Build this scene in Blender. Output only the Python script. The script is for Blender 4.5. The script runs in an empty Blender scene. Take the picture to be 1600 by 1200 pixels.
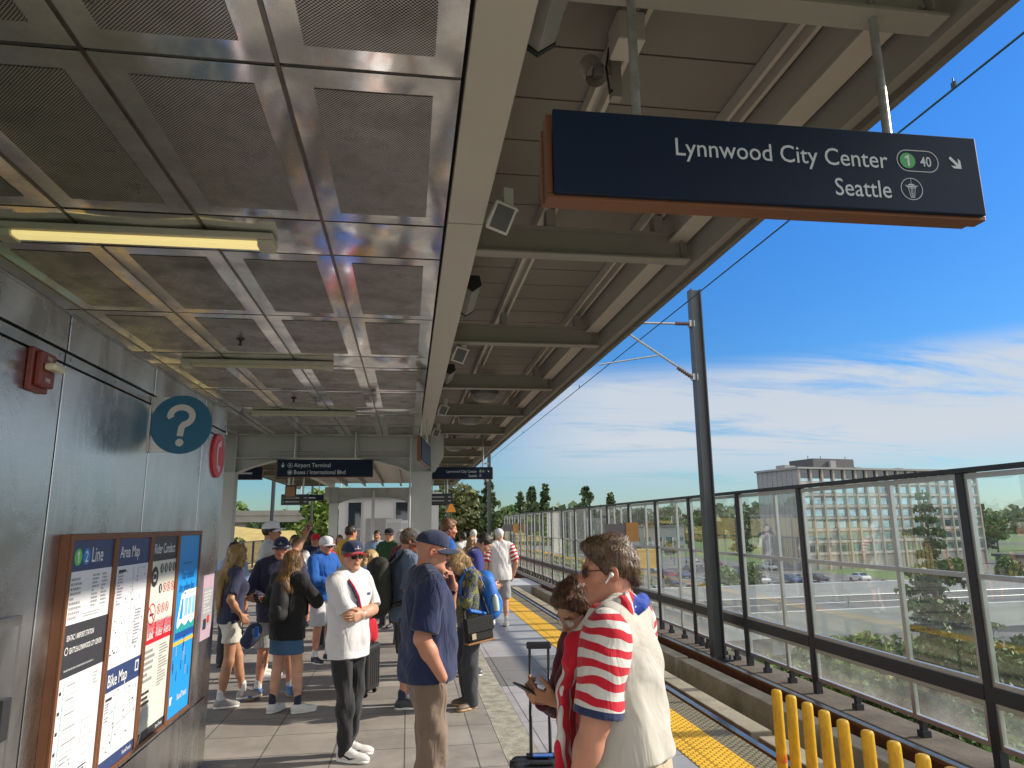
import bpy, bmesh, math, random
import numpy as np
from mathutils import Vector, Matrix
rnd = random.Random(7)
R = math.radians
scene = bpy.context.scene
COL = scene.collection

# ------------------------------------------------------------------ camera, sky, sun, exposure
def make_camera():
    f, cx, cy, h = 1085.0, 800.0, 600.0, 1.9
    dy = np.array([638 - cx, 820 - cy, f]); dy /= np.linalg.norm(dy)          # platform direction
    dz = np.array([736 - cx, -4804 - cy, f]); dz /= np.linalg.norm(dz)        # straight up
    dz -= dy * (dz @ dy); dz /= np.linalg.norm(dz)
    dx = np.cross(dy, dz)
    if dx[0] < 0: dx = -dx
    M = np.stack([dx, dy, dz], 1)
    cam = bpy.data.cameras.new('camera'); ob = bpy.data.objects.new('camera', cam); COL.objects.link(ob)
    r, u, b = M[0], -M[1], -M[2]
    ob.matrix_world = Matrix(((r[0], u[0], b[0], 0), (r[1], u[1], b[1], 0), (r[2], u[2], b[2], h), (0, 0, 0, 1)))
    cam.sensor_width = 36; cam.lens = f / 1600 * 36; cam.clip_start = 0.05; cam.clip_end = 5000
    scene.camera = ob
make_camera()

SUN_EL, SUN_AZ = R(30.5), R(0.6)      # low from the right, straight across the platform
sd = Vector((math.cos(SUN_EL) * math.cos(SUN_AZ), math.cos(SUN_EL) * math.sin(SUN_AZ), math.sin(SUN_EL)))
sun = bpy.data.lights.new('sun', 'SUN'); sun.energy = 3.3; sun.angle = R(1.1); sun.color = (1.0, 0.90, 0.76)
so = bpy.data.objects.new('sun', sun); COL.objects.link(so)
so.rotation_euler = sd.to_track_quat('Z', 'Y').to_euler()

world = bpy.data.worlds.new('World'); scene.world = world; world.use_nodes = True
def make_world():
    nt = world.node_tree; N = nt.nodes; L = nt.links; N.clear()
    out = N.new('ShaderNodeOutputWorld'); bg = N.new('ShaderNodeBackground'); bg.inputs[1].default_value = 0.15
    sky = N.new('ShaderNodeTexSky'); sky.sky_type = 'NISHITA'; sky.sun_disc = False
    sky.sun_elevation = SUN_EL; sky.sun_rotation = math.pi / 2 - SUN_AZ
    sky.air_density = 1.0; sky.dust_density = 0.25; sky.ozone_density = 2.2
    hs = N.new('ShaderNodeHueSaturation'); hs.inputs['Saturation'].default_value = 1.2; hs.inputs['Value'].default_value = 1.0
    L.new(sky.outputs[0], hs.inputs['Color'])
    tc = N.new('ShaderNodeTexCoord'); sep = N.new('ShaderNodeSeparateXYZ'); L.new(tc.outputs['Generated'], sep.inputs[0])
    hz = N.new('ShaderNodeMapRange'); hz.inputs[1].default_value = 0.0; hz.inputs[2].default_value = 0.45; hz.inputs[3].default_value = 0; hz.inputs[4].default_value = 1; L.new(sep.outputs[2], hz.inputs[0])
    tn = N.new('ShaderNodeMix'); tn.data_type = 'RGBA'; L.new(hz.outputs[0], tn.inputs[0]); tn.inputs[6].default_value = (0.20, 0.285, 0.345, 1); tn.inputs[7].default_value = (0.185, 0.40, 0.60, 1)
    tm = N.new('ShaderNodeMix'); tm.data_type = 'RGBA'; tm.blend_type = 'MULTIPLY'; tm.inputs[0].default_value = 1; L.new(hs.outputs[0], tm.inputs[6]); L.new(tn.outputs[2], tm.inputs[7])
    def m(op, a, b=None, c=None):
        n = N.new('ShaderNodeMath'); n.operation = op
        for i, v in enumerate((a, b, c)):
            if v is None: continue
            if isinstance(v, (int, float)): n.inputs[i].default_value = v
            else: L.new(v, n.inputs[i])
        return n.outputs[0]
    z = m('MAXIMUM', sep.outputs[2], 0.012)
    zz = m('ADD', z, 0.07)
    u = m('DIVIDE', sep.outputs[0], zz); v = m('DIVIDE', sep.outputs[1], zz)
    cmb = N.new('ShaderNodeCombineXYZ'); L.new(u, cmb.inputs[0]); L.new(v, cmb.inputs[1])
    mp = N.new('ShaderNodeMapping'); mp.inputs['Scale'].default_value = (0.60, 1.55, 1); mp.inputs['Rotation'].default_value = (0, 0, R(-10))
    mp.inputs['Location'].default_value = (1.6, 0.4, 0)
    L.new(cmb.outputs[0], mp.inputs[0])
    n1 = N.new('ShaderNodeTexNoise'); n1.inputs['Scale'].default_value = 0.75; n1.inputs['Detail'].default_value = 12; n1.inputs['Roughness'].default_value = 0.66; n1.inputs['Distortion'].default_value = 0.7
    L.new(mp.outputs[0], n1.inputs['Vector'])
    def ramp(x, a, b):
        n = N.new('ShaderNodeMapRange'); n.interpolation_type = 'SMOOTHSTEP'; n.inputs[1].default_value = a; n.inputs[2].default_value = b; L.new(x, n.inputs[0]); return n.outputs[0]
    cov = ramp(n1.outputs[0], 0.30, 0.52)
    band = m('MULTIPLY', ramp(sep.outputs[2], 0.228, 0.185), ramp(sep.outputs[2], 0.03, 0.115))
    # cloud bank on the right half, thinning out to the left
    side = ramp(sep.outputs[0], 0.02, 0.30)
    cl = m('MULTIPLY', m('MULTIPLY', cov, band), side)
    # thin veil low over the horizon
    veil = m('MULTIPLY', ramp(sep.outputs[2], 0.16, 0.0), 0.30)
    cl = m('MINIMUM', m('ADD', m('MULTIPLY', cl, 0.93), m('MULTIPLY', veil, side)), 1.0)
    mx = N.new('ShaderNodeMix'); mx.data_type = 'RGBA'
    L.new(cl, mx.inputs[0]); L.new(tm.outputs[2], mx.inputs[6]); mx.inputs[7].default_value = (2.1, 2.28, 2.5, 1)
    # unseen bright cloud added for neutral fill light: behind, left and above the camera
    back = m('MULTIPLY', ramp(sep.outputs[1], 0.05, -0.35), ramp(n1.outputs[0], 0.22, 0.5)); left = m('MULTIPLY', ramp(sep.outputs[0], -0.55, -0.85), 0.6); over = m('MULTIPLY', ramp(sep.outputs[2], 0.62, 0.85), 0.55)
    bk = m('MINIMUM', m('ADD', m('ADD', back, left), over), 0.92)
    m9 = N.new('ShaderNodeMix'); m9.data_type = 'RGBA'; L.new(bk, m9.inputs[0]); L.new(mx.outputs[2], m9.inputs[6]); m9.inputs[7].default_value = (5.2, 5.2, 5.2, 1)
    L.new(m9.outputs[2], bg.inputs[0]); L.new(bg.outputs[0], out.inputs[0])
make_world()
scene.view_settings.view_transform = 'Standard'; scene.view_settings.look = 'None'
scene.view_settings.gamma = 1.0; scene.view_settings.exposure = 1.0; scene.view_settings.use_curve_mapping = False
scene.cycles.max_bounces = 9; scene.cycles.diffuse_bounces = 5; scene.cycles.glossy_bounces = 5; scene.cycles.transparent_max_bounces = 14
scene.cycles.use_denoising = True; scene.cycles.sample_clamp_indirect = 8

# ------------------------------------------------------------------ materials
MATS = {}
def _nodes(name):
    m = bpy.data.materials.new(name); m.use_nodes = True
    nt = m.node_tree; b = nt.nodes['Principled BSDF']
    return m, nt, nt.nodes, nt.links, b
def rgba(c): return (c[0], c[1], c[2], 1)
def mat(name, col, rough=0.6, metal=0.0, var=0.12, vscale=6.0, bump=0.0, bscale=60.0, stretch=(1, 1, 1), spec=0.5, dirt=0.0, rvar=0.0, detail=4):
    if name in MATS: return MATS[name]
    m, nt, N, L, b = _nodes(name)
    b.inputs['Roughness'].default_value = rough; b.inputs['Metallic'].default_value = metal
    b.inputs['Specular IOR Level'].default_value = spec
    tc = N.new('ShaderNodeTexCoord'); mp = N.new('ShaderNodeMapping'); mp.inputs['Scale'].default_value = stretch
    L.new(tc.outputs['Object'], mp.inputs[0])
    nz = N.new('ShaderNodeTexNoise'); nz.inputs['Scale'].default_value = vscale; nz.inputs['Detail'].default_value = detail; nz.inputs['Roughness'].default_value = 0.6
    L.new(mp.outputs[0], nz.inputs['Vector'])
    mr = N.new('ShaderNodeMapRange'); mr.inputs[1].default_value = 0.3; mr.inputs[2].default_value = 0.7
    mr.inputs[3].default_value = 1 - var; mr.inputs[4].default_value = 1 + var * 0.6
    L.new(nz.outputs[0], mr.inputs[0])
    mx = N.new('ShaderNodeMix'); mx.data_type = 'RGBA'; mx.blend_type = 'MULTIPLY'; mx.inputs[0].default_value = 1
    mx.inputs[6].default_value = rgba(col); L.new(mr.outputs[0], mx.inputs[7])
    last = mx.outputs[2]
    if dirt:
        n2 = N.new('ShaderNodeTexNoise'); n2.inputs['Scale'].default_value = vscale * 0.37; n2.inputs['Detail'].default_value = 7; n2.inputs['Roughness'].default_value = 0.7
        L.new(mp.outputs[0], n2.inputs['Vector'])
        r2 = N.new('ShaderNodeMapRange'); r2.inputs[1].default_value = 0.52; r2.inputs[2].default_value = 0.72; r2.inputs[4].default_value = dirt
        L.new(n2.outputs[0], r2.inputs[0])
        m2 = N.new('ShaderNodeMix'); m2.data_type = 'RGBA'; L.new(r2.outputs[0], m2.inputs[0]); L.new(last, m2.inputs[6])
        m2.inputs[7].default_value = (col[0] * .35 + .02, col[1] * .33 + .018, col[2] * .3 + .014, 1); last = m2.outputs[2]
    L.new(last, b.inputs['Base Color'])
    if rvar:
        r3 = N.new('ShaderNodeMapRange'); r3.inputs[1].default_value = 0.3; r3.inputs[2].default_value = 0.7
        r3.inputs[3].default_value = max(0.02, rough - rvar); r3.inputs[4].default_value = rough + rvar
        L.new(nz.outputs[0], r3.inputs[0]); L.new(r3.outputs[0], b.inputs['Roughness'])
    if bump:
        n3 = N.new('ShaderNodeTexNoise'); n3.inputs['Scale'].default_value = bscale; n3.inputs['Detail'].default_value = 3
        L.new(mp.outputs[0], n3.inputs['Vector'])
        bp = N.new('ShaderNodeBump'); bp.inputs['Strength'].default_value = bump; bp.inputs['Distance'].default_value = 0.02
        L.new(n3.outputs[0], bp.inputs['Height']); L.new(bp.outputs[0], b.inputs['Normal'])
    MATS[name] = m
    return m
def cloth(name, col, rough=0.85, var=0.10, wr=0.35, scale=9.0):
    """woven cloth: soft creases and a fine weave"""
    if name in MATS: return MATS[name]
    m, nt, N, L, b = _nodes(name)
    b.inputs['Roughness'].default_value = rough; b.inputs['Specular IOR Level'].default_value = 0.25
    b.inputs['Sheen Weight'].default_value = 0.15; b.inputs['Sheen Roughness'].default_value = 0.5
    tc = N.new('ShaderNodeTexCoord')
    n0 = N.new('ShaderNodeTexNoise'); n0.inputs['Scale'].default_value = 5; n0.inputs['Detail'].default_value = 5; L.new(tc.outputs['Object'], n0.inputs['Vector'])
    mr = N.new('ShaderNodeMapRange'); mr.inputs[1].default_value = 0.3; mr.inputs[2].default_value = 0.7; mr.inputs[3].default_value = 1 - var; mr.inputs[4].default_value = 1 + var * .6
    L.new(n0.outputs[0], mr.inputs[0])
    mx = N.new('ShaderNodeMix'); mx.data_type = 'RGBA'; mx.blend_type = 'MULTIPLY'; mx.inputs[0].default_value = 1
    mx.inputs[6].default_value = rgba(col); L.new(mr.outputs[0], mx.inputs[7]); L.new(mx.outputs[2], b.inputs['Base Color'])
    mp = N.new('ShaderNodeMapping'); mp.inputs['Scale'].default_value = (1.0, 1.0, 0.45); mp.inputs['Rotation'].default_value = (0.25, 0.5, 0.2); L.new(tc.outputs['Object'], mp.inputs[0])
    n1 = N.new('ShaderNodeTexNoise'); n1.inputs['Scale'].default_value = scale; n1.inputs['Detail'].default_value = 3; n1.inputs['Distortion'].default_value = 1.2; L.new(mp.outputs[0], n1.inputs['Vector'])
    n2 = N.new('ShaderNodeTexNoise'); n2.inputs['Scale'].default_value = 420; L.new(tc.outputs['Object'], n2.inputs['Vector'])
    b1 = N.new('ShaderNodeBump'); b1.inputs['Strength'].default_value = 0.10; b1.inputs['Distance'].default_value = 0.003; L.new(n2.outputs[0], b1.inputs['Height'])
    b2 = N.new('ShaderNodeBump'); b2.inputs['Strength'].default_value = wr; b2.inputs['Distance'].default_value = 0.05; L.new(n1.outputs[0], b2.inputs['Height']); L.new(b1.outputs[0], b2.inputs['Normal'])
    L.new(b2.outputs[0], b.inputs['Normal'])
    MATS[name] = m
    return m
def hairmat(name, col, col2):
    if name in MATS: return MATS[name]
    m, nt, N, L, b = _nodes(name)
    b.inputs['Roughness'].default_value = 0.42; b.inputs['Specular IOR Level'].default_value = 0.45
    tc = N.new('ShaderNodeTexCoord'); mp = N.new('ShaderNodeMapping'); mp.inputs['Scale'].default_value = (95, 95, 7); L.new(tc.outputs['Object'], mp.inputs[0])
    n1 = N.new('ShaderNodeTexNoise'); n1.inputs['Scale'].default_value = 1; n1.inputs['Detail'].default_value = 4; n1.inputs['Distortion'].default_value = 0.8; L.new(mp.outputs[0], n1.inputs['Vector'])
    mr = N.new('ShaderNodeMapRange'); mr.inputs[1].default_value = 0.35; mr.inputs[2].default_value = 0.68; L.new(n1.outputs[0], mr.inputs[0])
    mx = N.new('ShaderNodeMix'); mx.data_type = 'RGBA'; mx.inputs[6].default_value = rgba(col); mx.inputs[7].default_value = rgba(col2); L.new(mr.outputs[0], mx.inputs[0]); L.new(mx.outputs[2], b.inputs['Base Color'])
    bp = N.new('ShaderNodeBump'); bp.inputs['Strength'].default_value = 0.7; bp.inputs['Distance'].default_value = 0.008; L.new(n1.outputs[0], bp.inputs['Height']); L.new(bp.outputs[0], b.inputs['Normal'])
    MATS[name] = m
    return m
def emit(name, col, s):
    m, nt, N, L, b = _nodes(name)
    b.inputs['Base Color'].default_value = rgba(col); b.inputs['Emission Color'].default_value = rgba(col); b.inputs['Emission Strength'].default_value = s
    return m

# ------------------------------------------------------------------ mesh helpers
def new_mesh(name, V, F, mats, mi=None, smooth=False):
    me = bpy.data.meshes.new(name); me.from_pydata([tuple(v) for v in V], [], F)
    for m in (mats if isinstance(mats, (list, tuple)) else [mats]): me.materials.append(m)
    if mi is not None and len(me.polygons) == len(mi): me.polygons.foreach_set('material_index', mi)
    if smooth: me.polygons.foreach_set('use_smooth', [True] * len(me.polygons))
    me.update(); return me
def link(name, me, parent=None):
    o = bpy.data.objects.new(name, me); COL.objects.link(o)
    if parent is not None: o.parent = parent
    return o
def tag(o, label=None, cat=None, group=None, kind=None):
    if label: o['label'] = label
    if cat: o['category'] = cat
    if group: o['group'] = group
    if kind: o['kind'] = kind
    return o
def thing(name, label, cat, loc=(0, 0, 0), rotz=0.0, group=None):
    o = bpy.data.objects.new(name, None); COL.objects.link(o); o.empty_display_size = 0.2
    o.location = loc; o.rotation_euler = (0, 0, rotz)
    return tag(o, label, cat, group)
def copy_tree(o, parent=None):
    c = o.copy(); COL.objects.link(c)
    if parent is not None: c.parent = parent
    for ch in list(o.children): copy_tree(ch, c)
    return c
class MB:
    """collects shapes into one mesh; coordinates are the parent's local ones unless build(world=True)"""
    def __init__(s): s.V = []; s.F = []; s.M = []; s.mi = 0; s.sm = []
    def m(s, i): s.mi = i; return s
    def add(s, V, F, smooth=False):
        o = len(s.V); s.V.extend([tuple(v) for v in V]); s.F.extend([[i + o for i in f] for f in F]); s.M.extend([s.mi] * len(F)); s.sm.extend([smooth] * len(F)); return s
    def box(s, x0, y0, z0, x1, y1, z1):
        V = [(x, y, z) for z in (z0, z1) for y in (y0, y1) for x in (x0, x1)]
        return s.add(V, [[0, 2, 3, 1], [4, 5, 7, 6], [0, 1, 5, 4], [2, 6, 7, 3], [0, 4, 6, 2], [1, 3, 7, 5]])
    def bar(s, a, b, w, h, up=(0, 0, 1)):
        a = Vector(a); b = Vector(b); d = (b - a).normalized(); up = Vector(up)
        if abs(d.dot(up)) > 0.98: up = Vector((0, 1, 0))
        x = d.cross(up).normalized(); y = x.cross(d)
        V = [p + x * (i * w / 2) + y * (j * h / 2) for p in (a, b) for j in (-1, 1) for i in (-1, 1)]
        return s.add(V, [[0, 2, 3, 1], [4, 5, 7, 6], [0, 1, 5, 4], [2, 6, 7, 3], [0, 4, 6, 2], [1, 3, 7, 5]])
    def tube(s, pts, r, seg=10, caps=True):
        pts = [Vector(p) for p in pts]; n = len(pts); rr = r if isinstance(r, (list, tuple)) else [r] * n
        V = []; prev = None
        for i, p in enumerate(pts):
            d = (pts[min(i + 1, n - 1)] - pts[max(i - 1, 0)]).normalized()
            if prev is None:
                u = Vector((0, 0, 1)) if abs(d.z) < 0.9 else Vector((1, 0, 0)); x = d.cross(u).normalized()
            else: x = (prev - d * prev.dot(d)).normalized()
            prev = x; y = d.cross(x)
            for k in range(seg):
                a = 2 * math.pi * k / seg; V.append(p + (x * math.cos(a) + y * math.sin(a)) * rr[i])
        F = [[i * seg + k, i * seg + (k + 1) % seg, (i + 1) * seg + (k + 1) % seg, (i + 1) * seg + k] for i in range(n - 1) for k in range(seg)]
        s.add(V, F, True)
        if caps: s.add(V[:seg], [list(range(seg))[::-1]]); s.add(V[-seg:], [list(range(seg))])
        return s
    def prism(s, poly, axis, a, b):
        """poly = 2D outline, extruded along axis 0/1/2 from a to b (2D coords are the other two axes in order)"""
        def P(u, v, t): return {0: (t, u, v), 1: (u, t, v), 2: (u, v, t)}[axis]
        n = len(poly); V = [P(u, v, a) for u, v in poly] + [P(u, v, b) for u, v in poly]
        F = [list(range(n))[::-1], [n + i for i in range(n)]] + [[i, (i + 1) % n, n + (i + 1) % n, n + i] for i in range(n)]
        return s.add(V, F)
    def ell(s, c, r, seg=12, rings=8, rot=None):
        V = []; F = []
        for i in range(rings + 1):
            t = math.pi * i / rings
            for k in range(seg):
                p = 2 * math.pi * k / seg; q = Vector((r[0] * math.sin(t) * math.cos(p), r[1] * math.sin(t) * math.sin(p), r[2] * math.cos(t)))
                if rot is not None: q = rot @ q
                V.append((c[0] + q.x, c[1] + q.y, c[2] + q.z))
        for i in range(rings):
            for k in range(seg):
                F.append([i * seg + k, (i + 1) * seg + k, (i + 1) * seg + (k + 1) % seg, i * seg + (k + 1) % seg])
        return s.add(V, F, True)
    def build(s, name, mats, parent=None, world=False, bevel=0.0, seg=2):
        V = s.V
        if world and parent is not None:
            iv = parent.matrix_basis.inverted() if parent.parent is None else (parent.parent.matrix_basis @ parent.matrix_basis).inverted()
            V = [tuple(iv @ Vector(v)) for v in V]
        me = new_mesh(name, V, s.F, mats, s.M)
        me.polygons.foreach_set('use_smooth', s.sm)
        bm = bmesh.new(); bm.from_mesh(me); bmesh.ops.recalc_face_normals(bm, faces=bm.faces); bm.to_mesh(me); bm.free()
        o = link(name, me, parent)
        if bevel:
            md = o.modifiers.new('bevel', 'BEVEL'); md.width = bevel; md.segments = seg; md.limit_method = 'ANGLE'; md.angle_limit = R(40)
        return o

# text on the built-in font, turned to mesh data
_tc = {}
def text_geo(body, bold=0.0):
    key = (body, bold)
    if key in _tc: return _tc[key]
    cu = bpy.data.curves.new('lettering', 'FONT'); cu.body = body; cu.size = 1.0; cu.resolution_u = 3; cu.offset = bold
    ob = bpy.data.objects.new('lettering', cu); COL.objects.link(ob)
    dg = bpy.context.evaluated_depsgraph_get(); dg.update()
    me = bpy.data.meshes.new_from_object(ob.evaluated_get(dg))
    V = [(v.co.x, v.co.y) for v in me.vertices]; F = [list(p.vertices) for p in me.polygons]
    bpy.data.objects.remove(ob); bpy.data.curves.remove(cu); bpy.data.meshes.remove(me)
    _tc[key] = (V, F); return V, F
class Art:
    """flat graphics on a plane: o + u*U + v*Vv, layers lifted along n by 0.6 mm each"""
    def __init__(s, o, U, Vv, n, step=0.0007):
        s.o = Vector(o); s.U = Vector(U); s.W = Vector(Vv); s.n = Vector(n); s.mb = MB(); s.step = step; s.mats = []
    def mi(s, m):
        if m not in s.mats: s.mats.append(m)
        s.mb.mi = s.mats.index(m)
    def P(s, u, v, l): return s.o + s.U * u + s.W * v + s.n * (s.step * l)
    def poly(s, pts, m, l=1):
        s.mi(m); s.mb.add([s.P(u, v, l) for u, v in pts], [list(range(len(pts)))]); return s
    def rect(s, u0, v0, u1, v1, m, l=1): return s.poly([(u0, v0), (u1, v0), (u1, v1), (u0, v1)], m, l)
    def disc(s, u, v, r, m, l=1, seg=28, ry=None): return s.poly([(u + r * math.cos(2 * math.pi * k / seg), v + (ry or r) * math.sin(2 * math.pi * k / seg)) for k in range(seg)], m, l)
    def ring(s, u, v, r, t, m, l=1, seg=32):
        s.mi(m); V = []; 
        for k in range(seg):
            a = 2 * math.pi * k / seg
            V += [s.P(u + r * math.cos(a), v + r * math.sin(a), l), s.P(u + (r - t) * math.cos(a), v + (r - t) * math.sin(a), l)]
        s.mb.add(V, [[2 * k, (2 * k + 2) % (2 * seg), (2 * k + 3) % (2 * seg), 2 * k + 1] for k in range(seg)]); return s
    def line(s, pts, t, m, l=1):
        """one mitred ribbon, so that no two pieces lie in the same plane"""
        s.mi(m); n = len(pts); V = []; closed = pts[0] == pts[-1]
        def dr(a, b): d = math.hypot(b[0] - a[0], b[1] - a[1]) or 1; return (b[0] - a[0]) / d, (b[1] - a[1]) / d
        for i, p in enumerate(pts):
            a = dr(pts[i - 1], p) if i else (dr(pts[-2], p) if closed else dr(p, pts[1]))
            b = dr(p, pts[i + 1]) if i < n - 1 else (dr(p, pts[1]) if closed else a)
            nx, ny = -(a[1] + b[1]), a[0] + b[0]; q = math.hypot(nx, ny) or 1; nx, ny = nx / q, ny / q
            k = t / 2 / max(.45, nx * -a[1] + ny * a[0]); V += [s.P(p[0] + nx * k, p[1] + ny * k, l), s.P(p[0] - nx * k, p[1] - ny * k, l)]
        s.mb.add(V, [[2 * i, 2 * i + 1, 2 * i + 3, 2 * i + 2] for i in range(n - 1)]); return s
    def text(s, body, u, v, size, m, l=2, align='l', sx=0.9, bold=0.0, slant=0.0):
        V, F = text_geo(body, bold)
        if not V: return s
        w = max(p[0] for p in V) * size * sx
        off = {'l': 0, 'r': -w, 'c': -w / 2}[align]
        s.mi(m); s.mb.add([s.P(u + off + (x + slant * y) * size * sx, v + y * size, l) for x, y in V], F); return s
    def one(s, u, v, h, m, l=3):
        w = h * .5; return s.poly([(u - w * .08, v), (u + w * .34, v), (u + w * .34, v + h), (u - w * .02, v + h), (u - w * .5, v + h * .80), (u - w * .5, v + h * .62), (u - w * .08, v + h * .74)], m, l)
    def build(s, name, parent=None, world=False): return s.mb.build(name, s.mats, parent, world)
# ------------------------------------------------------------------ station materials
def tile_mat(name, c1, c2, sx, sy, mortar, msize=0.006, rough=0.55, rot=0.0, stain=0.38):
    m, nt, N, L, b = _nodes(name); b.inputs['Specular IOR Level'].default_value = .22
    tc = N.new('ShaderNodeTexCoord'); mp = N.new('ShaderNodeMapping'); mp.inputs['Rotation'].default_value = (0, 0, rot); L.new(tc.outputs['Object'], mp.inputs[0])
    br = N.new('ShaderNodeTexBrick'); br.offset = 0; br.inputs['Scale'].default_value = 1; br.inputs['Brick Width'].default_value = sx; br.inputs['Row Height'].default_value = sy
    br.inputs['Mortar Size'].default_value = msize; br.inputs['Mortar Smooth'].default_value = 0.2; br.inputs['Bias'].default_value = 0
    br.inputs['Color1'].default_value = rgba(c1); br.inputs['Color2'].default_value = rgba(c2); br.inputs['Mortar'].default_value = rgba(mortar)
    L.new(mp.outputs[0], br.inputs['Vector'])
    n1 = N.new('ShaderNodeTexNoise'); n1.inputs['Scale'].default_value = 1.7; n1.inputs['Detail'].default_value = 8; n1.inputs['Roughness'].default_value = .7; L.new(mp.outputs[0], n1.inputs['Vector'])
    n2 = N.new('ShaderNodeTexNoise'); n2.inputs['Scale'].default_value = 160; n2.inputs['Detail'].default_value = 3; L.new(mp.outputs[0], n2.inputs['Vector'])
    r1 = N.new('ShaderNodeMapRange'); r1.inputs[1].default_value = .3; r1.inputs[2].default_value = .7; r1.inputs[3].default_value = 1 - stain; r1.inputs[4].default_value = 1.08; L.new(n1.outputs[0], r1.inputs[0])
    r2 = N.new('ShaderNodeMapRange'); r2.inputs[1].default_value = .3; r2.inputs[2].default_value = .7; r2.inputs[3].default_value = .9; r2.inputs[4].default_value = 1.08; L.new(n2.outputs[0], r2.inputs[0])
    mu = N.new('ShaderNodeMath'); mu.operation = 'MULTIPLY'; L.new(r1.outputs[0], mu.inputs[0]); L.new(r2.outputs[0], mu.inputs[1])
    mx = N.new('ShaderNodeMix'); mx.data_type = 'RGBA'; mx.blend_type = 'MULTIPLY'; mx.inputs[0].default_value = 1; L.new(br.outputs[0], mx.inputs[6]); L.new(mu.outputs[0], mx.inputs[7]); 
    # dark gum spots and spills
    vo = N.new('ShaderNodeTexVoronoi'); vo.inputs['Scale'].default_value = 2.6; L.new(mp.outputs[0], vo.inputs['Vector'])
    r3 = N.new('ShaderNodeMapRange'); r3.inputs[1].default_value = .03; r3.inputs[2].default_value = .06; r3.inputs[3].default_value = .55; r3.inputs[4].default_value = 1; L.new(vo.outputs[0], r3.inputs[0])
    m3 = N.new('ShaderNodeMix'); m3.data_type = 'RGBA'; m3.blend_type = 'MULTIPLY'; m3.inputs[0].default_value = 1; L.new(mx.outputs[2], m3.inputs[6]); L.new(r3.outputs[0], m3.inputs[7])
    L.new(m3.outputs[2], b.inputs['Base Color'])
    rr = N.new('ShaderNodeMapRange'); rr.inputs[1].default_value = .3; rr.inputs[2].default_value = .7; rr.inputs[3].default_value = rough - .12; rr.inputs[4].default_value = rough + .12; L.new(n1.outputs[0], rr.inputs[0]); L.new(rr.outputs[0], b.inputs['Roughness'])
    bp = N.new('ShaderNodeBump'); bp.inputs['Strength'].default_value = .5; bp.inputs['Distance'].default_value = .004; bp.invert = True; L.new(br.outputs['Fac'], bp.inputs['Height'])
    b2 = N.new('ShaderNodeBump'); b2.inputs['Strength'].default_value = .15; b2.inputs['Distance'].default_value = .003; L.new(n2.outputs[0], b2.inputs['Height']); L.new(bp.outputs[0], b2.inputs['Normal'])
    L.new(b2.outputs[0], b.inputs['Normal'])
    return m
def dots_node(N, L, vec, pitch, r0, r1):
    """hexagonal dot grid on the object XY plane: 1 inside a dot, 0 outside"""
    sep = N.new('ShaderNodeSeparateXYZ'); L.new(vec, sep.inputs[0])
    def m(op, a, b=None):
        n = N.new('ShaderNodeMath'); n.operation = op
        for i, v in enumerate((a, b)):
            if v is None: continue
            if isinstance(v, (int, float)): n.inputs[i].default_value = v
            else: L.new(v, n.inputs[i])
        return n.outputs[0]
    x = m('DIVIDE', sep.outputs[0], pitch); y = m('DIVIDE', sep.outputs[1], pitch)
    def grid(ox, oy):
        fx = m('SUBTRACT', m('FRACT', m('ADD', x, ox)), .5); fy = m('SUBTRACT', m('FRACT', m('ADD', y, oy)), .5)
        return m('SQRT', m('ADD', m('MULTIPLY', fx, fx), m('MULTIPLY', fy, fy)))
    d = m('MINIMUM', grid(0, 0), grid(.5, .5))
    r = N.new('ShaderNodeMapRange'); r.inputs[1].default_value = r1; r.inputs[2].default_value = r0; L.new(d, r.inputs[0])
    return r.outputs[0]
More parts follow.
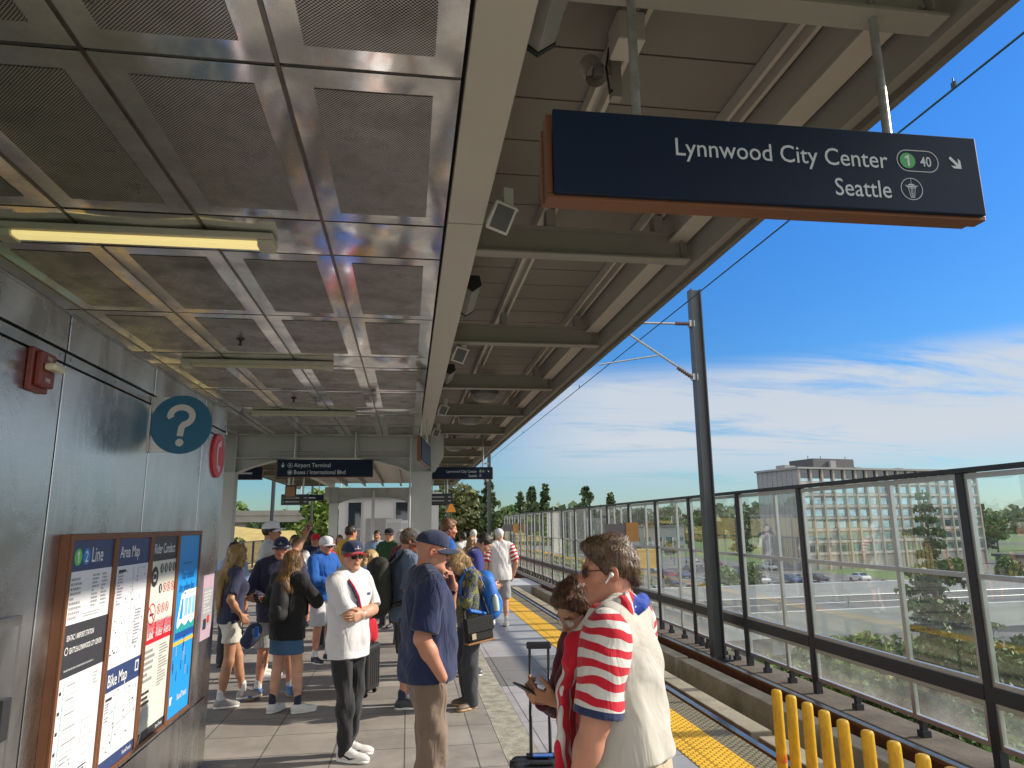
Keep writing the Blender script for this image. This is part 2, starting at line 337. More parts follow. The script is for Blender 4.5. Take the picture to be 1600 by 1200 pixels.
def tactile_mat(name, col):
    m, nt, N, L, b = _nodes(name); b.inputs['Roughness'].default_value = .6; b.inputs['Specular IOR Level'].default_value = .2
    tc = N.new('ShaderNodeTexCoord')
    d = dots_node(N, L, tc.outputs['Object'], 0.075, .18, .30)
    n1 = N.new('ShaderNodeTexNoise'); n1.inputs['Scale'].default_value = 3; n1.inputs['Detail'].default_value = 8; n1.inputs['Roughness'].default_value = .7; L.new(tc.outputs['Object'], n1.inputs['Vector'])
    r1 = N.new('ShaderNodeMapRange'); r1.inputs[1].default_value = .3; r1.inputs[2].default_value = .7; r1.inputs[3].default_value = .72; r1.inputs[4].default_value = 1.1; L.new(n1.outputs[0], r1.inputs[0])
    mx = N.new('ShaderNodeMix'); mx.data_type = 'RGBA'; mx.blend_type = 'MULTIPLY'; mx.inputs[0].default_value = 1; mx.inputs[6].default_value = rgba(col); L.new(r1.outputs[0], mx.inputs[7])
    m2 = N.new('ShaderNodeMix'); m2.data_type = 'RGBA'; L.new(d, m2.inputs[0]); L.new(mx.outputs[2], m2.inputs[6]); m2.inputs[7].default_value = (min(1, col[0] * 1.12), min(1, col[1] * 1.12), col[2] * 1.1, 1)
    br = N.new('ShaderNodeTexBrick'); br.offset = 0; br.inputs['Brick Width'].default_value = .61; br.inputs['Row Height'].default_value = .61; br.inputs['Mortar Size'].default_value = .006; br.inputs['Scale'].default_value = 1
    br.inputs['Color1'].default_value = br.inputs['Color2'].default_value = (1, 1, 1, 1); br.inputs['Mortar'].default_value = (.35, .3, .25, 1); L.new(tc.outputs['Object'], br.inputs['Vector'])
    m3 = N.new('ShaderNodeMix'); m3.data_type = 'RGBA'; m3.blend_type = 'MULTIPLY'; m3.inputs[0].default_value = 1; L.new(m2.outputs[2], m3.inputs[6]); L.new(br.outputs[0], m3.inputs[7])
    L.new(m3.outputs[2], b.inputs['Base Color'])
    bp = N.new('ShaderNodeBump'); bp.inputs['Strength'].default_value = 1; bp.inputs['Distance'].default_value = .012; L.new(d, bp.inputs['Height']); L.new(bp.outputs[0], b.inputs['Normal'])
    return m
def polished_mat(name, col, rough, wav, perf=None):
    """ceiling sheet metal: near mirror, slightly wavy; perf = pitch of punched holes"""
    m, nt, N, L, b = _nodes(name); b.inputs['Metallic'].default_value = .82
    tc = N.new('ShaderNodeTexCoord'); geo = N.new('ShaderNodeNewGeometry')
    n1 = N.new('ShaderNodeTexNoise'); n1.inputs['Scale'].default_value = 1.3; n1.inputs['Detail'].default_value = 2.5; n1.inputs['Roughness'].default_value = .45; L.new(geo.outputs['Position'], n1.inputs['Vector'])
    bp = N.new('ShaderNodeBump'); bp.inputs['Strength'].default_value = 1; bp.inputs['Distance'].default_value = wav; L.new(n1.outputs[0], bp.inputs['Height']); L.new(bp.outputs[0], b.inputs['Normal'])
    n2 = N.new('ShaderNodeTexNoise'); n2.inputs['Scale'].default_value = 2.4; n2.inputs['Detail'].default_value = 8; n2.inputs['Roughness'].default_value = .72; L.new(geo.outputs['Position'], n2.inputs['Vector'])
    r = N.new('ShaderNodeMapRange'); r.inputs[1].default_value = .35; r.inputs[2].default_value = .75; r.inputs[3].default_value = rough * .6; r.inputs[4].default_value = rough * 2.2; L.new(n2.outputs[0], r.inputs[0]); L.new(r.outputs[0], b.inputs['Roughness'])
    r2 = N.new('ShaderNodeMapRange'); r2.inputs[1].default_value = .42; r2.inputs[2].default_value = .8; r2.inputs[3].default_value = 1; r2.inputs[4].default_value = .5; L.new(n2.outputs[0], r2.inputs[0])
    mx = N.new('ShaderNodeMix'); mx.data_type = 'RGBA'; mx.blend_type = 'MULTIPLY'; mx.inputs[0].default_value = 1; mx.inputs[6].default_value = rgba(col); L.new(r2.outputs[0], mx.inputs[7])
    last = mx.outputs[2]
    if perf:
        d = dots_node(N, L, geo.outputs['Position'], perf, .27, .34)
        m2 = N.new('ShaderNodeMix'); m2.data_type = 'RGBA'; L.new(d, m2.inputs[0]); L.new(last, m2.inputs[6]); m2.inputs[7].default_value = (.012, .011, .010, 1); last = m2.outputs[2]
        mm = N.new('ShaderNodeMapRange'); mm.inputs[3].default_value = .75; mm.inputs[4].default_value = 0; L.new(d, mm.inputs[0]); L.new(mm.outputs[0], b.inputs['Metallic'])
    L.new(last, b.inputs['Base Color'])
    return m
def brushed_mat(name, col, rough):
    m, nt, N, L, b = _nodes(name); b.inputs['Metallic'].default_value = 1
    geo = N.new('ShaderNodeNewGeometry')
    mp = N.new('ShaderNodeMapping'); mp.inputs['Scale'].default_value = (1, 1.1, .6); L.new(geo.outputs['Position'], mp.inputs[0])
    n1 = N.new('ShaderNodeTexNoise'); n1.inputs['Scale'].default_value = 2.2; n1.inputs['Detail'].default_value = 7; n1.inputs['Roughness'].default_value = .62; n1.inputs['Distortion'].default_value = .6; L.new(mp.outputs[0], n1.inputs['Vector'])
    mp2 = N.new('ShaderNodeMapping'); mp2.inputs['Scale'].default_value = (1, 1, 90); L.new(geo.outputs['Position'], mp2.inputs[0])
    n2 = N.new('ShaderNodeTexNoise'); n2.inputs['Scale'].default_value = 6; n2.inputs['Detail'].default_value = 2; L.new(mp2.outputs[0], n2.inputs['Vector'])
    r = N.new('ShaderNodeMapRange'); r.inputs[1].default_value = .3; r.inputs[2].default_value = .7; r.inputs[3].default_value = rough - .07; r.inputs[4].default_value = rough + .13; L.new(n1.outputs[0], r.inputs[0]); L.new(r.outputs[0], b.inputs['Roughness'])
    cr = N.new('ShaderNodeMapRange'); cr.inputs[1].default_value = .32; cr.inputs[2].default_value = .68; cr.inputs[3].default_value = .62; cr.inputs[4].default_value = 1.05; L.new(n1.outputs[0], cr.inputs[0])
    c2 = N.new('ShaderNodeMapRange'); c2.inputs[1].default_value = .3; c2.inputs[2].default_value = .7; c2.inputs[3].default_value = .93; c2.inputs[4].default_value = 1.05; L.new(n2.outputs[0], c2.inputs[0])
    mu = N.new('ShaderNodeMath'); mu.operation = 'MULTIPLY'; L.new(cr.outputs[0], mu.inputs[0]); L.new(c2.outputs[0], mu.inputs[1])
    mx = N.new('ShaderNodeMix'); mx.data_type = 'RGBA'; mx.blend_type = 'MULTIPLY'; mx.inputs[0].default_value = 1; mx.inputs[6].default_value = rgba(col); L.new(mu.outputs[0], mx.inputs[7]); L.new(mx.outputs[2], b.inputs['Base Color'])
    bp = N.new('ShaderNodeBump'); bp.inputs['Strength'].default_value = .10; bp.inputs['Distance'].default_value = .05; L.new(n1.outputs[0], bp.inputs['Height']); L.new(bp.outputs[0], b.inputs['Normal'])
    return m
def glass_mat(name, tint=(.90, .96, .95), refl=1.0, dust=.05, low=None):
    m, nt, N, L, b = _nodes(name); N.remove(b); out = N['Material Output']
    tr = N.new('ShaderNodeBsdfTransparent'); tr.inputs[0].default_value = rgba(tint)
    gl = N.new('ShaderNodeBsdfGlossy'); gl.inputs['Roughness'].default_value = .012; gl.inputs[0].default_value = (.95, .97, .97, 1)
    fr = N.new('ShaderNodeLayerWeight'); fr.inputs[0].default_value = .5
    pw = N.new('ShaderNodeMath'); pw.operation = 'POWER'; pw.inputs[1].default_value = 4.2; L.new(fr.outputs['Facing'], pw.inputs[0])
    mu = N.new('ShaderNodeMath'); mu.operation = 'MULTIPLY_ADD'; mu.inputs[1].default_value = .85 * refl; mu.inputs[2].default_value = .15 * refl; mu.use_clamp = True; L.new(pw.outputs[0], mu.inputs[0])
    mx = N.new('ShaderNodeMixShader'); L.new(mu.outputs[0], mx.inputs[0]); L.new(tr.outputs[0], mx.inputs[1]); L.new(gl.outputs[0], mx.inputs[2])
    df = N.new('ShaderNodeBsdfDiffuse'); df.inputs[0].default_value = (.62, .64, .62, 1)
    tl = N.new('ShaderNodeBsdfTranslucent'); tl.inputs[0].default_value = (.62, .64, .62, 1)
    dm = N.new('ShaderNodeMixShader'); dm.inputs[0].default_value = .5; L.new(df.outputs[0], dm.inputs[1]); L.new(tl.outputs[0], dm.inputs[2])
    geo = N.new('ShaderNodeNewGeometry'); nz = N.new('ShaderNodeTexNoise'); nz.inputs['Scale'].default_value = 1.6; nz.inputs['Detail'].default_value = 9; nz.inputs['Roughness'].default_value = .7; L.new(geo.outputs['Position'], nz.inputs['Vector'])
    r = N.new('ShaderNodeMapRange'); r.inputs[1].default_value = .35; r.inputs[2].default_value = .8; r.inputs[3].default_value = dust * .4; r.inputs[4].default_value = dust * 2.4; L.new(nz.outputs[0], r.inputs[0]); fac = r.outputs[0]
    if low:   # grime washed down on the foot of the lowest panes
        sp = N.new('ShaderNodeSeparateXYZ'); L.new(geo.outputs['Position'], sp.inputs[0])
        r2 = N.new('ShaderNodeMapRange'); r2.inputs[1].default_value = low[1]; r2.inputs[2].default_value = low[0]; r2.inputs[3].default_value = 0; r2.inputs[4].default_value = low[2]; L.new(sp.outputs[2], r2.inputs[0])
        a = N.new('ShaderNodeMath'); a.operation = 'MULTIPLY'; L.new(r2.outputs[0], a.inputs[0]); L.new(nz.outputs[0], a.inputs[1])
        a2 = N.new('ShaderNodeMath'); a2.operation = 'ADD'; L.new(a.outputs[0], a2.inputs[0]); L.new(fac, a2.inputs[1]); fac = a2.outputs[0]
    m2 = N.new('ShaderNodeMixShader'); L.new(fac, m2.inputs[0]); L.new(mx.outputs[0], m2.inputs[1]); L.new(dm.outputs[0], m2.inputs[2]); L.new(m2.outputs[0], out.inputs[0])
    return m

TILE = tile_mat('grey_tile', (.345, .315, .28), (.295, .27, .242), .60, .60, (.13, .12, .11), msize=.007)
TILE2 = tile_mat('pale_slab', (.37, .365, .375), (.335, .33, .335), 1.2, 1.2, (.14, .135, .13), msize=.007, stain=.26)
TILED = tile_mat('dark_slab', (.19, .186, .18), (.165, .162, .158), .60, 1.2, (.06, .058, .055), msize=.008, stain=.15)
BAND = mat('stone_band', (.33, .31, .25), .7, var=.45, vscale=9, bump=.3, bscale=40, dirt=.5)
YEL = tactile_mat('tactile_yellow', (.78, .43, .03)); TGR = tactile_mat('tactile_grey', (.20, .168, .105))
CEIL = polished_mat('ceiling_sheet', (.885, .875, .865), .10, .0045)
PERF = polished_mat('ceiling_perforated', (.72, .70, .675), .34, .002, perf=.0165)
STEEL = brushed_mat('brushed_steel', (.76, .76, .755), .27)
STEELD = brushed_mat('brushed_steel_trim', (.56, .555, .545), .36)
PAINT = mat('grey_paint', (.30, .283, .255), .5, var=.10, vscale=1.5, dirt=.12)
PAINTG = mat('girder_paint', (.53, .495, .44), .42, var=.06, vscale=1.2, dirt=.1)
PAINTC = mat('column_paint', (.44, .45, .44), .45, var=.07, vscale=1.5, dirt=.15)
DECK = mat('deck_metal', (.20, .184, .160), .5, var=.10, vscale=1.0, dirt=.15)
BLACK = mat('black_gap', (.012, .012, .012), .9, var=.05)
DARK = mat('dark_metal', (.035, .037, .042), .45, metal=.3, var=.1)
NAVYP = mat('navy_sign', (.006, .0155, .040), .55, var=.12, vscale=3, spec=.22)
COPPER = mat('copper_frame', (.20, .082, .04), .45, metal=.3, var=.12, vscale=4, rvar=.06)
LETTER = mat('sign_letters', (.56, .60, .66), .5, var=.03)
GREEN = mat('line_green', (.05, .36, .10), .5, var=.03); BLUE2 = mat('line_blue', (.02, .22, .60), .5, var=.03)
WHITE = mat('white_print', (.74, .74, .75), .45, var=.02); PALE = mat('map_print', (.66, .665, .71), .45, var=.02)
PNAVY = mat('navy_print', (.028, .052, .15), .4, var=.03); PBLK = mat('charcoal_print', (.035, .037, .045), .4, var=.03)
PGREY = mat('grey_print', (.30, .31, .32), .5, var=.02); PLG = mat('light_grey_print', (.52, .53, .55), .5, var=.02); PRED = mat('red_print', (.62, .012, .03), .4, var=.03)
PCYAN = mat('blue_print', (.012, .27, .68), .4, var=.03); PTEAL = mat('teal_print', (.02, .30, .33), .4, var=.03); PYEL = mat('yellow_print', (.85, .45, .05), .4, var=.03); PPINK = mat('pink_print', (.44, .32, .40), .4, var=.03); PGRN = mat('map_green', (.30, .58, .46), .5, var=.03)
QBLUE = mat('help_blue', (.006, .10, .19), .42, var=.06); QGREY = mat('help_grey', (.50, .49, .48), .5, var=.03)
GALV = mat('galvanised', (.46, .47, .47), .42, metal=.75, var=.2, vscale=25, rvar=.1)
CONC = mat('concrete', (.33, .285, .215), .9, var=.28, vscale=2.2, bump=.35, bscale=25, dirt=.55, spec=.12)
CONCD = mat('concrete_dark', (.12, .105, .088), .95, var=.3, vscale=2.0, bump=.4, bscale=18, dirt=.5, spec=.1)
BALLAST = mat('track_grime', (.07, .058, .047), .95, var=.4, vscale=5, bump=.6, bscale=30, spec=.1)
RUST = mat('rail_rust', (.17, .068, .032), .75, metal=.2, var=.3, vscale=6, bump=.2, bscale=50, spec=.15)
RAILTOP = mat('rail_head', (.55, .53, .50), .24, metal=1, var=.1)
YPOST = mat('yellow_plastic', (.72, .40, .012), .5, var=.22, vscale=34, dirt=.8, stretch=(1, 1, .35), bump=.12, bscale=40, rvar=.12)
ALU = mat('aluminium', (.50, .50, .50), .36, metal=.85, var=.08, vscale=6, rvar=.06)
FDARK = mat('fence_dark', (.022, .024, .030), .45, var=.1)
GLASS = glass_mat('barrier_glass', refl=1.0, dust=.022); GLASSL = glass_mat('barrier_glass_low', refl=1.0, dust=.04, low=(-.30, .2, .5))

# ------------------------------------------------------------------ ground, platform, track (the setting)
def struct(name, mb, m, bevel=0): return tag(mb.build(name, m, None, bevel=bevel), kind='structure')
struct('platform', MB().box(-6.5, -6, -.9, .83, 60, 0), TILE)
struct('platform_slab_edge', MB().box(.834, -6, -.9, 2.944, 60, -.004), CONC)
struct('pavement', MB().add([(1.13, -6, .0), (2.30, -6, .0), (2.30, 60, .0), (1.13, 60, .0)], [[0, 1, 2, 3]]), TILE2)
struct('stone_path', MB().box(.834, -6, -.1, 1.126, 60, .001), BAND)
struct('dark_paving', MB().add([(1.13, 8.75, .004), (2.30, 8.75, .004), (2.30, 10.6, .004), (1.13, 10.6, .004)], [[0, 1, 2, 3]]), TILED)
struct('tactile_paving', MB().box(2.302, -6, -.05, 2.716, 60, .006), YEL)
struct('platform_edge', MB().box(2.718, -6, -.12, 2.955, 60, .003), TGR)
struct('tactile_paving_far', MB().box(-6.25, -6, -.05, -5.84, 60, .006), YEL)
struct('track_bed', MB().box(2.95, -8, -1.3, 5.45, 140, -.80), BALLAST)
struct('track_bed_far', MB().box(-10, -8, -1.3, -6.5, 140, -.80), BALLAST)
def rail(x, label):
    t = thing('rail', label, 'rail', (x, 0, -.715), group='running rails of the track')
    MB().box(-.07, -7, 0, .07, 120, .03).box(-.012, -7, .03, .012, 120, .40).box(-.036, -7, .40, .036, 120, .436).build('web', RUST, t)
    MB().box(-.034, -7, .436, .034, 120, .446).build('rail_head', RAILTOP, t)
rail(3.47, 'rusty steel rail right below the platform edge, running past the yellow posts')
rail(4.92, 'rusty steel rail with a shiny head nearest the glass fence')
i = 0
for x0, x1, zt, ys, row in ((3.70, 3.95, -.34, [-6, -1.6, 3.1, 7.65, 12.2, 16.8, 26], 'beside the rail nearest the platform'), (4.54, 4.78, -.365, [-6, 1.0, 3.2, 7.9, 12.0, 17.5, 26.5], 'beside the rail nearest the glass fence')):
    for k, (a, b_) in enumerate(zip(ys[:-1], ys[1:])):
        where = ['just behind the photographer', 'alongside the nearest yellow posts', 'running up behind the yellow posts', 'just past the end of the yellow posts', 'beside the catenary pole', 'far along the track'][k]
        o = MB().box(x0, a, -.82, x1, b_ - .16, zt).build('concrete_kerb', CONC, None, bevel=.012)
        tag(o, 'long weathered concrete kerb %s, %s' % (row, where), 'concrete kerb', 'concrete kerbs between the rails')
struct('track_bed_kerb', MB().box(5.45, -8, -1.3, 6.0, 140, -.47), CONCD, bevel=.02)
struct('crossing_pavement', MB().box(2.96, 26.2, -.8, 5.0, 29.5, -.33), mat('crossing_panel', (.42, .42, .43), .7))

# ------------------------------------------------------------------ yellow flexible posts
for k in range(9):
    y = (5.40, 5.21, 4.99, 4.77, 4.54, 4.30, 4.06, 3.83, 3.60)[k]
    t = thing('bollard', 'yellow plastic post on the platform edge, %s' % ['farthest from the camera', 'second from the far end of the row', 'third from the far end of the row', 'fourth from the far end of the row', 'middle one of the nine in the row', 'sixth from the far end of the row', 'third from the near end of the row', 'second from the near end of the row', 'the nearest one to the camera'][k], 'bollard', (2.85 + .004 * (k % 4), y, .006), group='yellow posts along the platform edge')
    tx, ty = (rnd.random() - .5) * .02, (rnd.random() - .5) * .015
    MB().tube([(0, 0, .02), (tx * .5, ty * .5, .32), (tx, ty, .585), (tx, ty, .602), (tx, ty, .608)], [.039, .039, .039, .034, .022], 16).build('post', YPOST, t)
    MB().tube([(0, 0, 0), (0, 0, .014), (0, 0, .03)], [.085, .085, .042], 16).build('base', YPOST, t)
    if k == 0: MB().tube([(0, 0, .09), (0, 0, .15)], .0402, 14, False).build('sticker', mat('sticker_orange', (.75, .16, .02), .5), t)

# ------------------------------------------------------------------ glass barrier along the track
def barrier():
    X = 5.7; t = thing('glass_fence', 'tall clear glass fence with dark posts and aluminium frames along the track', 'fence', (X, 0, 0))
    ys = [-4.6, -2.6, -.6, 1.4, 3.6, 6.53, 9.62, 11.6, 13.0, 13.78, 15.76]
    while ys[-1] < 41: ys.append(ys[-1] + 2.02)
    zb, z1, z2, z3, zt = -.30, .12, .28, 1.30, 2.30
    for y in ys:
        MB().box(-.045, y - .045, -.47, .045, y + .045, zt + .06).build('post', FDARK, t)
    MB().box(-.06, ys[0], zt + .062, .06, ys[-1], zt + .11).build('top_rail', FDARK, t)
    for a, b_ in zip(ys[:-1], ys[1:]):
        y0, y1 = a + .047, b_ - .047; w = y1 - y0
        mid = [y0 + w * .36] if w > 1.5 else []
        fr = MB()
        for z in (zb, z1 - .035, z2 + .0, z3, zt): fr.box(-.025, y0, z, .025, y1, z + .05)
        for s0, s1 in ((zb + .051, z1 - .036), (z2 + .051, z3 - .001), (z3 + .051, zt - .001)):
            fr.box(-.024, y0, s0, .024, y0 + .055, s1).box(-.024, y1 - .04, s0, .024, y1, s1)
            for q in mid: fr.box(-.022, q - .03, s0, .022, q + .03, s1)
        fr.build('window_frame', ALU, t)
        MB().box(-.05, y0, z1 + .016, .05, y1, z2 - .001).build('mid_rail', FDARK, t)
        gz = [(zb + .05, z1 - .035), (z2 + .05, z3), (z3 + .05, zt)]
        gy = [y0 + .055] + [v for q in mid for v in (q - .03, q + .03)] + [y1 - .04]
        g = MB()
        for (s0, s1) in gz:
            g.m(1 if s0 < 0 else 0)
            for k in range(0, len(gy), 2): 
                tw = (rnd.random() - .5) * .006
                V = [(-tw, gy[k], s0), (tw, gy[k + 1], s0), (tw, gy[k + 1], s1), (-tw, gy[k], s1)]
                g.add(V, [[0, 1, 2, 3]])
        g.build('glass', [GLASS, GLASSL], t)
        for q in (.33, .72):
            ft = MB(); yy = y0 + w * q; ft.box(-.05, yy - .05, -.469, .05, yy + .05, -.40).box(-.03, yy - .03, -.399, .03, yy + .03, zb - .001).build('foot', FDARK, t)
barrier()

# ------------------------------------------------------------------ catenary pole and wires
def catenary_pole(name, label, x, y, arm_dir, h=6.75, arms=True):
    t = thing(name, label, 'pole', (x, y, -.47), group='overhead line poles')
    p = MB()   # wide flange section
    p.box(-.10, -.10, .03, -.083, .10, h).box(.083, -.10, .03, .10, .10, h).box(-.0825, -.008, .03, .0825, .008, h)
    p.build('pole', mat('pole_grey', (.085, .09, .095), .5, metal=.3, var=.12), t)
    b_ = MB().box(-.2, -.2, 0, .2, .2, .03)
    for sx in (-.15, .15):
        for sy in (-.15, .15): b_.tube([(sx, sy, .03), (sx, sy, .10)], .016, 8)
    b_.build('base_plate', DARK, t)
    if arms:
        s = arm_dir; m = GALV
        za, zb = h - .68, h - 1.72
        MB().tube([(s * .12, 0, za), (s * 2.3, 0, za - .02)], .024, 8).build('bracket_arm', m, t)
        MB().tube([(s * .12, 0, zb), (s * 1.65, 0, za - .03)], .024, 8).build('brace', m, t)
        MB().tube([(s * .72, 0, zb + .42), (s * 1.95, 0, zb + .20)], .015, 8).build('steady_arm', m, t)
        for z in (za, zb):
            a, c = (s * .16, 0, z), (s * .42, 0, z + (0 if z == za else (za - zb) * .26 / 1.55))
            pts = [Vector(a).lerp(Vector(c), i / 12) for i in range(13)]
            MB().tube(pts, [.024 if i % 2 else .042 for i in range(13)], 10).build('insulator', mat('insulator_brown', (.10, .055, .045), .35), t)
            MB().box(s * .10 - .05, -.06, z - .06, s * .10 + .05, .06, z + .06).build('clamp', GALV, t)
    return t
catenary_pole('catenary_pole', 'tall grey steel catenary pole with bracket arms, standing in front of the glass fence', 5.38, 12.15, -1)
catenary_pole('catenary_pole', 'thin far catenary pole seen right of the second hanging sign', 4.95, 43.5, -1)
catenary_pole('catenary_pole', 'thin distant pole just right of the right platform column', 3.6, 66, -1, h=8)
catenary_pole('catenary_pole', 'thin dark pole on the far left, behind the hanging terminal sign', -8.0, 43.5, 1)
catenary_pole('catenary_pole', 'slender distant pole left of the second platform portal', -9.5, 72, 1, h=8)
def wire(label, pts, r, m=None):
    o = MB().tube(pts, r, 6).build('overhead_wire', m or mat('wire_copper', (.03, .075, .07), .5, metal=.5), None)
    tag(o, label, 'wire', 'overhead line wires')
wire('contact wire crossing the sky from the top right, down past the canopy edge', [(4.27, -10 + i * 6, 5.28 - .0 * i) for i in range(25)], .0095)
for yy in (4.42, 17, 26):
    MB().box(4.262, yy - .02, 5.285, 4.278, yy + .02, 5.335).tube([(4.27, yy, 5.33), (4.27, yy, 5.37)], .006, 6).build('clip', DARK, bpy.data.objects['overhead_wire'])
wire('overhead wire above the far track on the left', [(-8.9, -10 + i * 6, 5.2) for i in range(25)], .0085)
# ------------------------------------------------------------------ the canopy over the platform
def ibeam(mb, a, b, w, h, tf=.014, tw=.010):
    """I-beam along a-b, a/b at the centre of the bottom flange"""
    a = Vector(a); b = Vector(b)
    mb.bar(a + Vector((0, 0, tf / 2)), b + Vector((0, 0, tf / 2)), w, tf)
    mb.bar(a + Vector((0, 0, h / 2)), b + Vector((0, 0, h / 2)), tw, h - 2 * tf - .001)
    mb.bar(a + Vector((0, 0, h - tf / 2)), b + Vector((0, 0, h - tf / 2)), w, tf)
XC = -1.76                                        # centre line of the platform
def canopy():
    t = thing('canopy', 'long platform canopy with mirror ceiling panels, painted girders and a metal deck roof', 'canopy', (XC, 15.3, 0))
    W = dict(parent=t, world=True)
    Z = 3.8
    xs = [-3.66, -2.885, -2.115, -1.34, -.575, .205]
    # --- ceiling panels, in rows between the lamp strips
    rows = []; y = 4.25 - 3.67 * 2
    while y < 14.9:
        rows += [(y, y + .58, True), (y + .58, y + 2.125, False), (y + 2.125, y + 3.67, False)]; y += 3.67
    rows = [(a, min(b, 15.12), s) for a, b, s in rows if a < 15 and a > -2.6]
    for (y0, y1, strip) in rows:
        for x0, x1 in zip(xs[:-1], xs[1:]):
            g = .011; nx, ny = 7, 7 if not strip else 4
            a0, a1, b0, b1 = x0 + g, x1 - g, y0 + g, y1 - g
            bow = .006 + .006 * rnd.random(); tx, ty = (rnd.random() - .5) * .008, (rnd.random() - .5) * .008
            V = []; F = []
            for j in range(ny + 1):
                for i in range(nx + 1):
                    u, v = i / nx, j / ny
                    V.append((a0 + (a1 - a0) * u, b0 + (b1 - b0) * v, Z - bow * 16 * u * (1 - u) * v * (1 - v) + tx * (u - .5) + ty * (v - .5)))
            for j in range(ny):
                for i in range(nx): q = j * (nx + 1) + i; F.append([q, q + nx + 1, q + nx + 2, q + 1])
            mb = MB().add(V, F, True)
            mb.box(a0, b0, Z + .006, a1, b0 + .006, Z + .05).box(a0, b1 - .006, Z + .006, a1, b1, Z + .05).box(a0, b0 + .007, Z + .006, a0 + .006, b1 - .007, Z + .05).box(a1 - .006, b0 + .007, Z + .006, a1, b1 - .007, Z + .05)
            p = mb.build('ceiling_panel', CEIL, **W)
            if not strip:
                w = a1 - a0; h = b1 - b0; mx_, my_ = w * .155, h * .085; V2 = []; F2 = []; n = 6
                def zz(u, v): return Z - bow * 16 * u * (1 - u) * v * (1 - v) + tx * (u - .5) + ty * (v - .5) - .0035
                for j in range(n + 1):
                    for i in range(n + 1):
                        u = .155 + .69 * i / n; v = .085 + .83 * j / n; V2.append((a0 + w * u, b0 + h * v, zz(u, v)))
                for j in range(n):
                    for i in range(n): q = j * (n + 1) + i; F2.append([q, q + n + 1, q + n + 2, q + 1])
                s = MB().add(V2, F2, True).build('perforated_sheet', PERF, p, world=True)
    tr = MB()
    for x in xs[1:-1]: tr.box(x - .0095, -2.5, Z - .004, x + .0095, 15.1, Z + .012)
    tr.build('ceiling_rail', mat('ceiling_trim', (.22, .19, .165), .3, metal=.9, var=.3, vscale=8), **W)
    MB().box(-4.2, -2.6, Z + .055, .24, 15.13, Z + .09).build('ceiling_backing', BLACK, **W)
    # --- girders either side, in bolted lengths
    for sgn in (1, -1):
        for a, b_ in ((-2.6, 4.18), (4.195, 10.85), (10.865, 15.1), (15.55, 22), (22.015, 29), (29.015, 36.7)):
            x0, x1 = .215, .445
            if sgn < 0: x0, x1 = 2 * XC - x1, 2 * XC - x0
            MB().box(x0, a, Z - .002, x1, b_, Z + .40).build('girder', PAINTG, bevel=.006, **W)
    # --- cantilever brackets, purlins, deck, fascia on both sides
    ysb = [15.3 + 2.62 * k for k in range(-7, 9)]
    def mir(x, s): return x if s > 0 else 2 * XC - x
    for s in (1, -1):
        for y in ysb:
            mb = MB(); ibeam(mb, (mir(.447, s), y, 3.86), (mir(2.10, s), y, 3.86), .12, .215)
            mb.build('cantilever_beam', PAINT, **W)
            gs = MB()
            for bx in (.3,): gs.bar((mir(2.04, s), y - .008, 3.90), (mir(2.04, s), y - .008, 4.04), .09, .006, up=(1, 0, 0))
            for bx, bz in ((2.02, 3.93), (2.02, 4.0), (2.06, 3.93), (2.06, 4.0)): gs.tube([(mir(bx, s), y - .022, bz), (mir(bx, s), y - .010, bz)], .009, 6)
            gs.build('bolt_plate', PAINT, **W)
            for bx in (1.02, 1.86): MB().box(mir(bx, s) - .035, y - .05, 4.077, mir(bx, s) + .035, y + .05, 4.21).build('purlin_seat', PAINT, **W)
        y0 = -3.2
        for bx in (1.02, 1.86):
            mb = MB(); x = mir(bx, s)
            mb.box(x - .055, y0, 4.2105, x - .030, 38.3, 4.30).box(x + .030, y0, 4.2105, x + .055, 38.3, 4.30).box(x - .029, y0, 4.285, x + .029, 38.3, 4.30)
            mb.build('purlin', PAINTG, **W)
        mb = MB(); y = y0      # ribbed deck, boards across
        while y < 38.3:
            a, b_ = sorted((mir(.45, s), mir(2.13, s)))
            mb.box(a, y, 4.305, b_, y + .435, 4.33).box(a, y + .437, 4.318, b_, y + .449, 4.33); y += .45
        mb.build('roof_deck', DECK, **W)
        a, b_ = sorted((mir(2.0, s), mir(2.02, s))); c, d = sorted((mir(2.13, s), mir(2.19, s))); e, f = sorted((mir(2.192, s), mir(2.235, s)))
        MB().box(*((min(mir(1.955, s), mir(2.10, s))), y0, 4.02, (max(mir(1.955, s), mir(2.10, s))), 38.3, 4.035)).box(a, y0, 4.036, b_, 38.3, 4.30).build('gutter', PAINTG, **W)
        MB().box(c, y0, 3.84, d, 38.35, 4.42).build('fascia', PAINT, **W)
        MB().box(e, y0, 3.80, f, 38.35, 4.47).build('edge_trim', mat('edge_dark', (.16, .145, .125), .5), **W)
    MB().box(mir(2.22, -1), -3.2, 4.48, 2.22, 38.4, 4.53).build('roof_sheet', DECK, **W)
